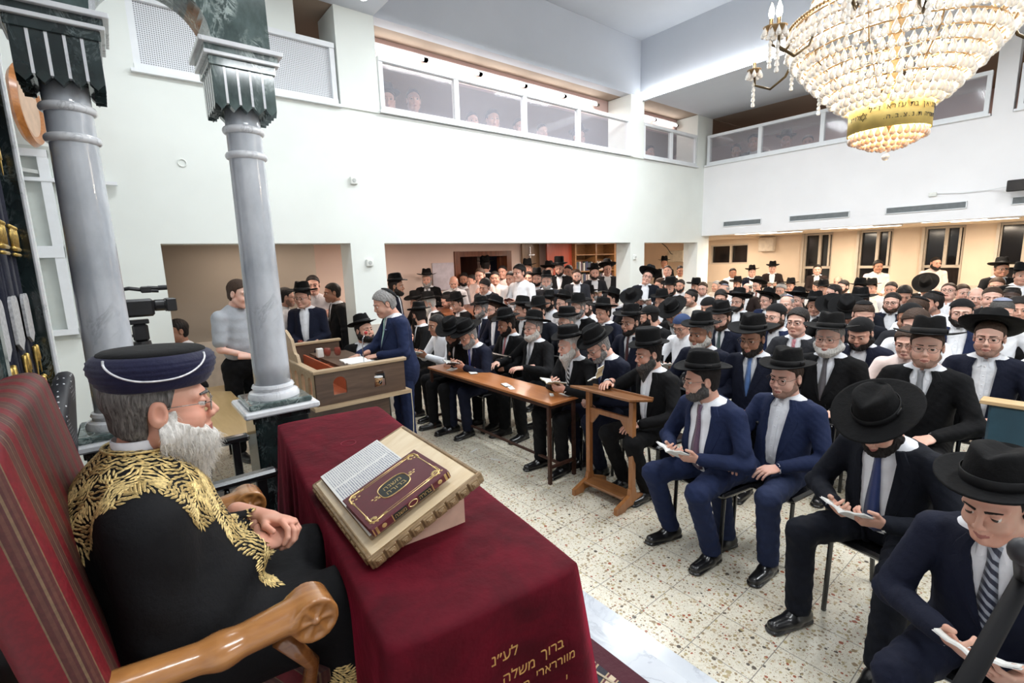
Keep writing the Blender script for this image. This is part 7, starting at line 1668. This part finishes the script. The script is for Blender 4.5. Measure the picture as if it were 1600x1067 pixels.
# ------------------------------------------------------------------ the rabbi in the foreground
HERO = dict(w=1.04, nose=1.2, fat=.004, chin=-.002)
def rabbi():
    s = 1.078; RX, RY = -.040, 1.56; base = .34
    J = skeleton('clasp', math.radians(4), False, .045, (.235, -.035, .735), (.275, .075, .745))
    for k_, sd_ in (('r', -1), ('l', 1)):
        Sh_, _, Wr_ = J[k_]; E2, W2 = ik(Sh_, Wr_, .29, .265, (-.45, sd_*.30, -.8)); J[k_] = (Sh_, E2, W2)
    Rh = rotm(math.radians(-2), math.radians(3), 0); hc = J['neck']+np.array([.012, 0, 0])+Rh@np.array([.030, 0, .120]); HM = M4(Rh*1.03, hc); HMm = Matrix(HM.tolist())
    root = empty('person', (RX, RY, base), 0, 'seated rabbi in gold-embroidered black robe and navy turban hat, long white beard', 'person'); root.scale = (s, s, s)
    V, Q, mi = head_arr('hero', .0021); Vs = [tf(HM, V)]; Qs = [Q]; Ms = [mi]; o = len(V)
    for k, sd, cur in (('r', -1, .85), ('l', 1, .7)):
        Sh, E_, Wr = J[k]; fd = (Wr-E_)/np.linalg.norm(Wr-E_)
        d = np.array([.80, .55, -.10]) if sd == -1 else np.array([.55, -.80, -.05]); zz = np.array([.2, -.45, .85]) if sd == -1 else np.array([.5, .1, .9])
        V, Q = hand_arr(cur, .0024)
        if sd == 1: V = V*np.array([1, -1, 1]); Q = Q[:, ::-1]
        M = frame(d, zz, Wr+fd*.012+np.array([.012, 0, .0 if sd == -1 else .012])); Vs.append(tf(M, V)); Qs.append(Q+o); Ms.append(np.zeros(len(Q), int)); o += len(V)
    V, Q = inner_body(J, legset(False), 'hero'); Vs.append(V); Qs.append(Q+o); Ms.append(np.zeros(len(Q), int))
    link('body', mesh('body', np.concatenate(Vs), np.concatenate(Qs), True, np.concatenate(Ms)), [skinm('skin_rabbi', (.60, .33, .24)), LIP, EYEW, IRIS], root)
    link('hair', part_mesh('hair', 'hero', 'sides', .003), [HAIRM['salt']], root, mtx=HMm)
    bd = link('beard', part_mesh('beard', 'hero', 'full', .003, .075), [HAIRM['white']], root, mtx=HMm)
    # loose beard strands as thin hair curves growing from the beard surface
    bm = bd.data; nv = len(bm.vertices); co = np.empty(nv*3, np.float32); bm.vertices.foreach_get('co', co); co = co.reshape(-1, 3); no = np.array([v.normal[:] for v in bm.vertices])
    rg_ = np.random.RandomState(5); pick = rg_.choice(nv, 7000); cu_ = bpy.data.curves.new('beard_strands', 'CURVE'); cu_.dimensions = '3D'; cu_.bevel_depth = .00033; cu_.bevel_resolution = 0
    for i in pick:
        p_ = co[i]; n_ = no[i]
        if n_[0] < -.5: continue
        L = rg_.uniform(.012, .030)*(1 if p_[2] < -.07 else .55); fl = np.array([.10, 0, -1.0])+rg_.normal(0, .28, 3); q = [p_-n_*.002]
        for t_ in range(1, 5): u = t_/4; w_ = n_*(.55*(1-u))+fl*(.4+.6*u); w_ /= np.linalg.norm(w_); w_ += rg_.normal(0, .22, 3); q.append(q[-1]+w_*L/4)
        sp_ = cu_.splines.new('POLY'); sp_.points.add(4)
        for k_, pt in enumerate(q): sp_.points[k_].co = (*pt, 1); sp_.points[k_].radius = 1-.16*k_
    cu_.materials.append(plain('white_strand', (.66, .63, .58), .45, var=.2, scale=90)); tmp = bpy.data.objects.new('tmp', cu_); COL.objects.link(tmp); me_ = bpy.data.meshes.new_from_object(tmp.evaluated_get(bpy.context.evaluated_depsgraph_get())); bpy.data.objects.remove(tmp); me_.name = 'beard_strands'; so = link('beard_strands', me_, None, bd); so['kind'] = 'stuff'
    link('glasses', glasses_mesh('rect', .0011), [WIRE], root, mtx=HMm)
    # turban hat
    HT = HMm @ Matrix.Translation((-.004, 0, .048)) @ Matrix.Rotation(math.radians(-1), 4, 'Y') @ Matrix.Diagonal((1, 1, .92, 1))
    prof = [(.100, 0), (.104, .002), (.112, .014), (.119, .028), (.1235, .044), (.125, .058), (.122, .072), (.114, .083), (.104, .086)]
    fine = []
    for (r0, z0), (r1, z1) in zip(prof, prof[1:]):
        for t_ in (0, .34, .67): fine.append((r0+(r1-r0)*t_+.0010*math.cos((z0+(z1-z0)*t_)*2*PI/.0072), z0+(z1-z0)*t_))
    fine.append(prof[-1]); TUR = fabric('turban_navy', (.005, .006, .032), .6, sheen=.12)
    h = MB(); h.lathe(fine, 72, (0, 0, 0), 0, 1.0, .90); hat = h.build('turban_hat', [TUR], root, True, mtx=HT)
    MB().lathe([(.106, .082), (.104, .090), (.096, .095), (.05, .097), (.001, .0975)], 60, (0, 0, 0), 0, 1.0, .90).build('velvet_top', [VELV], hat, True)
    def surf_r(z):
        for (r0, z0), (r1, z1) in zip(prof, prof[1:]):
            if z0 <= z <= z1: return r0+(r1-r0)*(z-z0)/(z1-z0)
        return prof[-1][0]
    for sd in (-1, 1):
        pts = []
        for t_ in np.linspace(-1, 1, 33):
            z = .030+.053*abs(t_)**2.6; a = sd*PI/2+t_*.92-sd*.06; r_ = surf_r(z)+.0015; pts.append((r_*math.cos(a), r_*.90*math.sin(a), z))
        MB().tube(pts, .0026, 6).build('silver_piping', [SILV], hat, True)
    # robe
    def robe(*P):
        U = loc_upright(P, J); X, Y, Z = U
        d = torso(U, J, .020)
        d = smin(d, el(U, (.02, 0, .60), (.22, .25, .20)), .06)
        for k in 'rl':
            Sh, E_, Wr = J[k]
            w2 = Wr-(Wr-E_)/np.linalg.norm(Wr-E_)*.02
            a = smin(rc(P, Sh, E_, .078, .074), rc(P, E_, w2, .074, .054), .03)
            a = a+.006*np.sin((P[0]*.8-P[1]*.3+P[2]*.7)*55)*np.exp(-((P[0]-E_[0])**2+(P[1]-E_[1])**2+(P[2]-E_[2])**2)/.02)
            d = smin(d, a, .035)
        for sd in (-1, 1): d = smin(d, smin(rc(P, (0, sd*.10, .54), (.42, sd*.15, .53), .12, .10), rc(P, (.42, sd*.15, .53), (.44, sd*.16, .04), .10, .13), .04), .06)
        d = smin(d, rc(P, (.30, 0, .50), (.36, 0, .05), .12, .14), .08)
        d = d+.004*np.sin(X*26+Z*14+Y*6)*np.sin(Y*21-Z*19)
        rr = np.sqrt((X+.004)**2+Y**2); col = np.maximum(np.abs(rr-(.082-(Z-1.03)*.25))-.006, np.abs(Z-1.055)-.030); col = np.maximum(col, np.where(X > .03, .02-np.abs(Y), -1)); d = smin(d, col, .008)
        d = smax(d, -rc(P, J['neck']+[0, 0, -.02], J['neck']+[.03, 0, .14], .066, .062), .006)
        for k in 'rl':
            Sh, E_, Wr = J[k]; u = (Wr-E_)/np.linalg.norm(Wr-E_); d = smax(d, -rc(P, Wr-u*.03, Wr+u*.05, .043, .046), .004)
        return smax(d, .03-P[2], .01)
    V, Q = surf(robe, (-.30, -.48, .01), (.66, .48, 1.15), .0075)
    rb_ = link('robe', mesh('robe', V, Q, True), [fabric('robe_black', (.0032, .0034, .0045), .8)], root)
    me = rb_.data; nv = len(me.vertices); no = np.empty(nv*3, np.float32); me.vertices.foreach_get('normal', no) if False else None
    no = np.array([v.normal[:] for v in me.vertices]); V = np.asarray(V)
    Tn = J['T']((0, 0, 1.03)); D_ = V-Tn; dist = np.sqrt(D_[:, 0]**2+D_[:, 1]**2+.8*D_[:, 2]**2); an = np.arctan2(D_[:, 1], D_[:, 0])
    edge = .225+.010*np.sin(an*13)
    zone = (dist < edge) & (V[:, 2] > .885) & (D_[:, 0] < .13)
    yb = .050+.028*np.clip((1.0-V[:, 2])/.3, 0, 1)
    band = (V[:, 0] > .04) & (np.abs(np.abs(V[:, 1])-yb) < .036) & (V[:, 2] > .64) & (V[:, 2] < 1.02) & (no[:, 0] > .1)
    Wr = J['r'][2]; E_ = J['r'][1]; u = (Wr-E_)/np.linalg.norm(Wr-E_); al = (V-Wr)@u; rad = np.linalg.norm((V-Wr)-np.outer(al, u), axis=1); cuff = (al > -.042) & (al < -.024) & (V[:, 1] < Wr[1]) & (rad < .09) & (rad > .035) & (V[:, 2] < Wr[2]+.06)
    low = (((V[:, 0]-.38)/.035)**2+((V[:, 2]-.36)/.07)**2 < 1) & (no[:, 1] < -.5)
    sel = np.where(zone | band | cuff | low)[0]; np.random.RandomState(2).shuffle(sel)
    # sprays: scrolling stems with paired leaves, laid along the cloth
    b = MB(); taken = np.zeros((0, 3)); cnt = 0
    leaf = [(0, 0), (.18, .36), (.45, .5), (.75, .34), (1, 0), (.75, -.34), (.45, -.5), (.18, -.36)]
    field = lambda p_: np.array([p_[0]-Tn[0], p_[1]-Tn[1], (p_[2]-Tn[2])*.6])
    acc = []
    for i in sel:
        p_ = V[i]
        if acc and np.min(np.sum((np.array(acc)-p_)**2, 1)) < (.0074 if not band[i] else .0070)**2: continue
        acc.append(p_); n_ = no[i]; r_ = field(p_); r_ = r_-n_*(r_@n_); r_ /= np.linalg.norm(r_)+1e-9; t_ = np.cross(n_, r_)
        a_ = math.atan2(p_[1]-Tn[1], p_[0]-Tn[0]); ph = (math.sin(a_*9+18*np.linalg.norm(p_-Tn)) > 0)
        g_ = math.radians(42)*(1 if ph else -1)+math.radians(60)*math.sin(p_[0]*70+p_[2]*45+p_[1]*30)*.6
        if p_[2] > Tn[2]+.005 and dist[i] < .12: g_ = PI/2+.5*math.sin(a_*16)
        dr = r_*math.cos(g_)+t_*math.sin(g_); sd_ = np.cross(n_, dr); L = .0205 if not cuff[i] else .015; W = .0066
        pts = [p_+dr*(lx-.45)*L+sd_*ly*W+n_*(.0012-.010*((lx-.45)*L)**2/.001*0) for lx, ly in leaf]; mid = [p_+dr*(lx-.45)*L+n_*.0030 for lx in (.25, .5, .75)]
        o_ = len(b.v); b.v += [tuple(q) for q in pts]+[tuple(q) for q in mid]
        F_ = [(0, 8, 1), (1, 8, 9, 2), (2, 9, 10, 3), (3, 10, 4), (4, 10, 5), (5, 10, 9, 6), (6, 9, 8, 7), (7, 8, 0)]; b.f += [tuple(o_+k_ for k_ in f_)[::-1] for f_ in F_]; b.m += [0]*len(F_)
    GTH = plain('gold_embroidery', (.60, .45, .19), .42, .45, var=.4, scale=110, bmp=.4); b.build('gold_embroidery', [GTH], root)
    # gold cord along the collar
    ring = []
    for a in np.linspace(.35, 2*PI-.35, 40): ring.append(tuple(J['T']((-.004+.088*math.cos(a), .088*math.sin(a), 1.030))))
    MB().tube(ring, .0032, 6).build('collar_cord', [GTH], root, True)
    ring = [tuple(J['T']((-.004+.079*math.cos(a), .079*math.sin(a), 1.084))) for a in np.linspace(.35, 2*PI-.35, 40)]; MB().tube(ring, .003, 6).build('collar_cord', [GTH], root, True)
    b = MB(); b.lathe([(.060, 1.04), (.0645, 1.045), (.0635, 1.092), (.0605, 1.094), (.058, 1.04)], 30, tuple(J['T']((0, 0, 1.06))*np.array([1, 1, 0])+np.array([0, 0, .012])), caps=False); b.build('white_collar', [CL['W']], root, True)
    for sd in (-1, 1): link('shoe', shoe_mesh(), [LEATH], root, mtx=Matrix.Translation((.50, sd*.13, 0)))
rabbi()
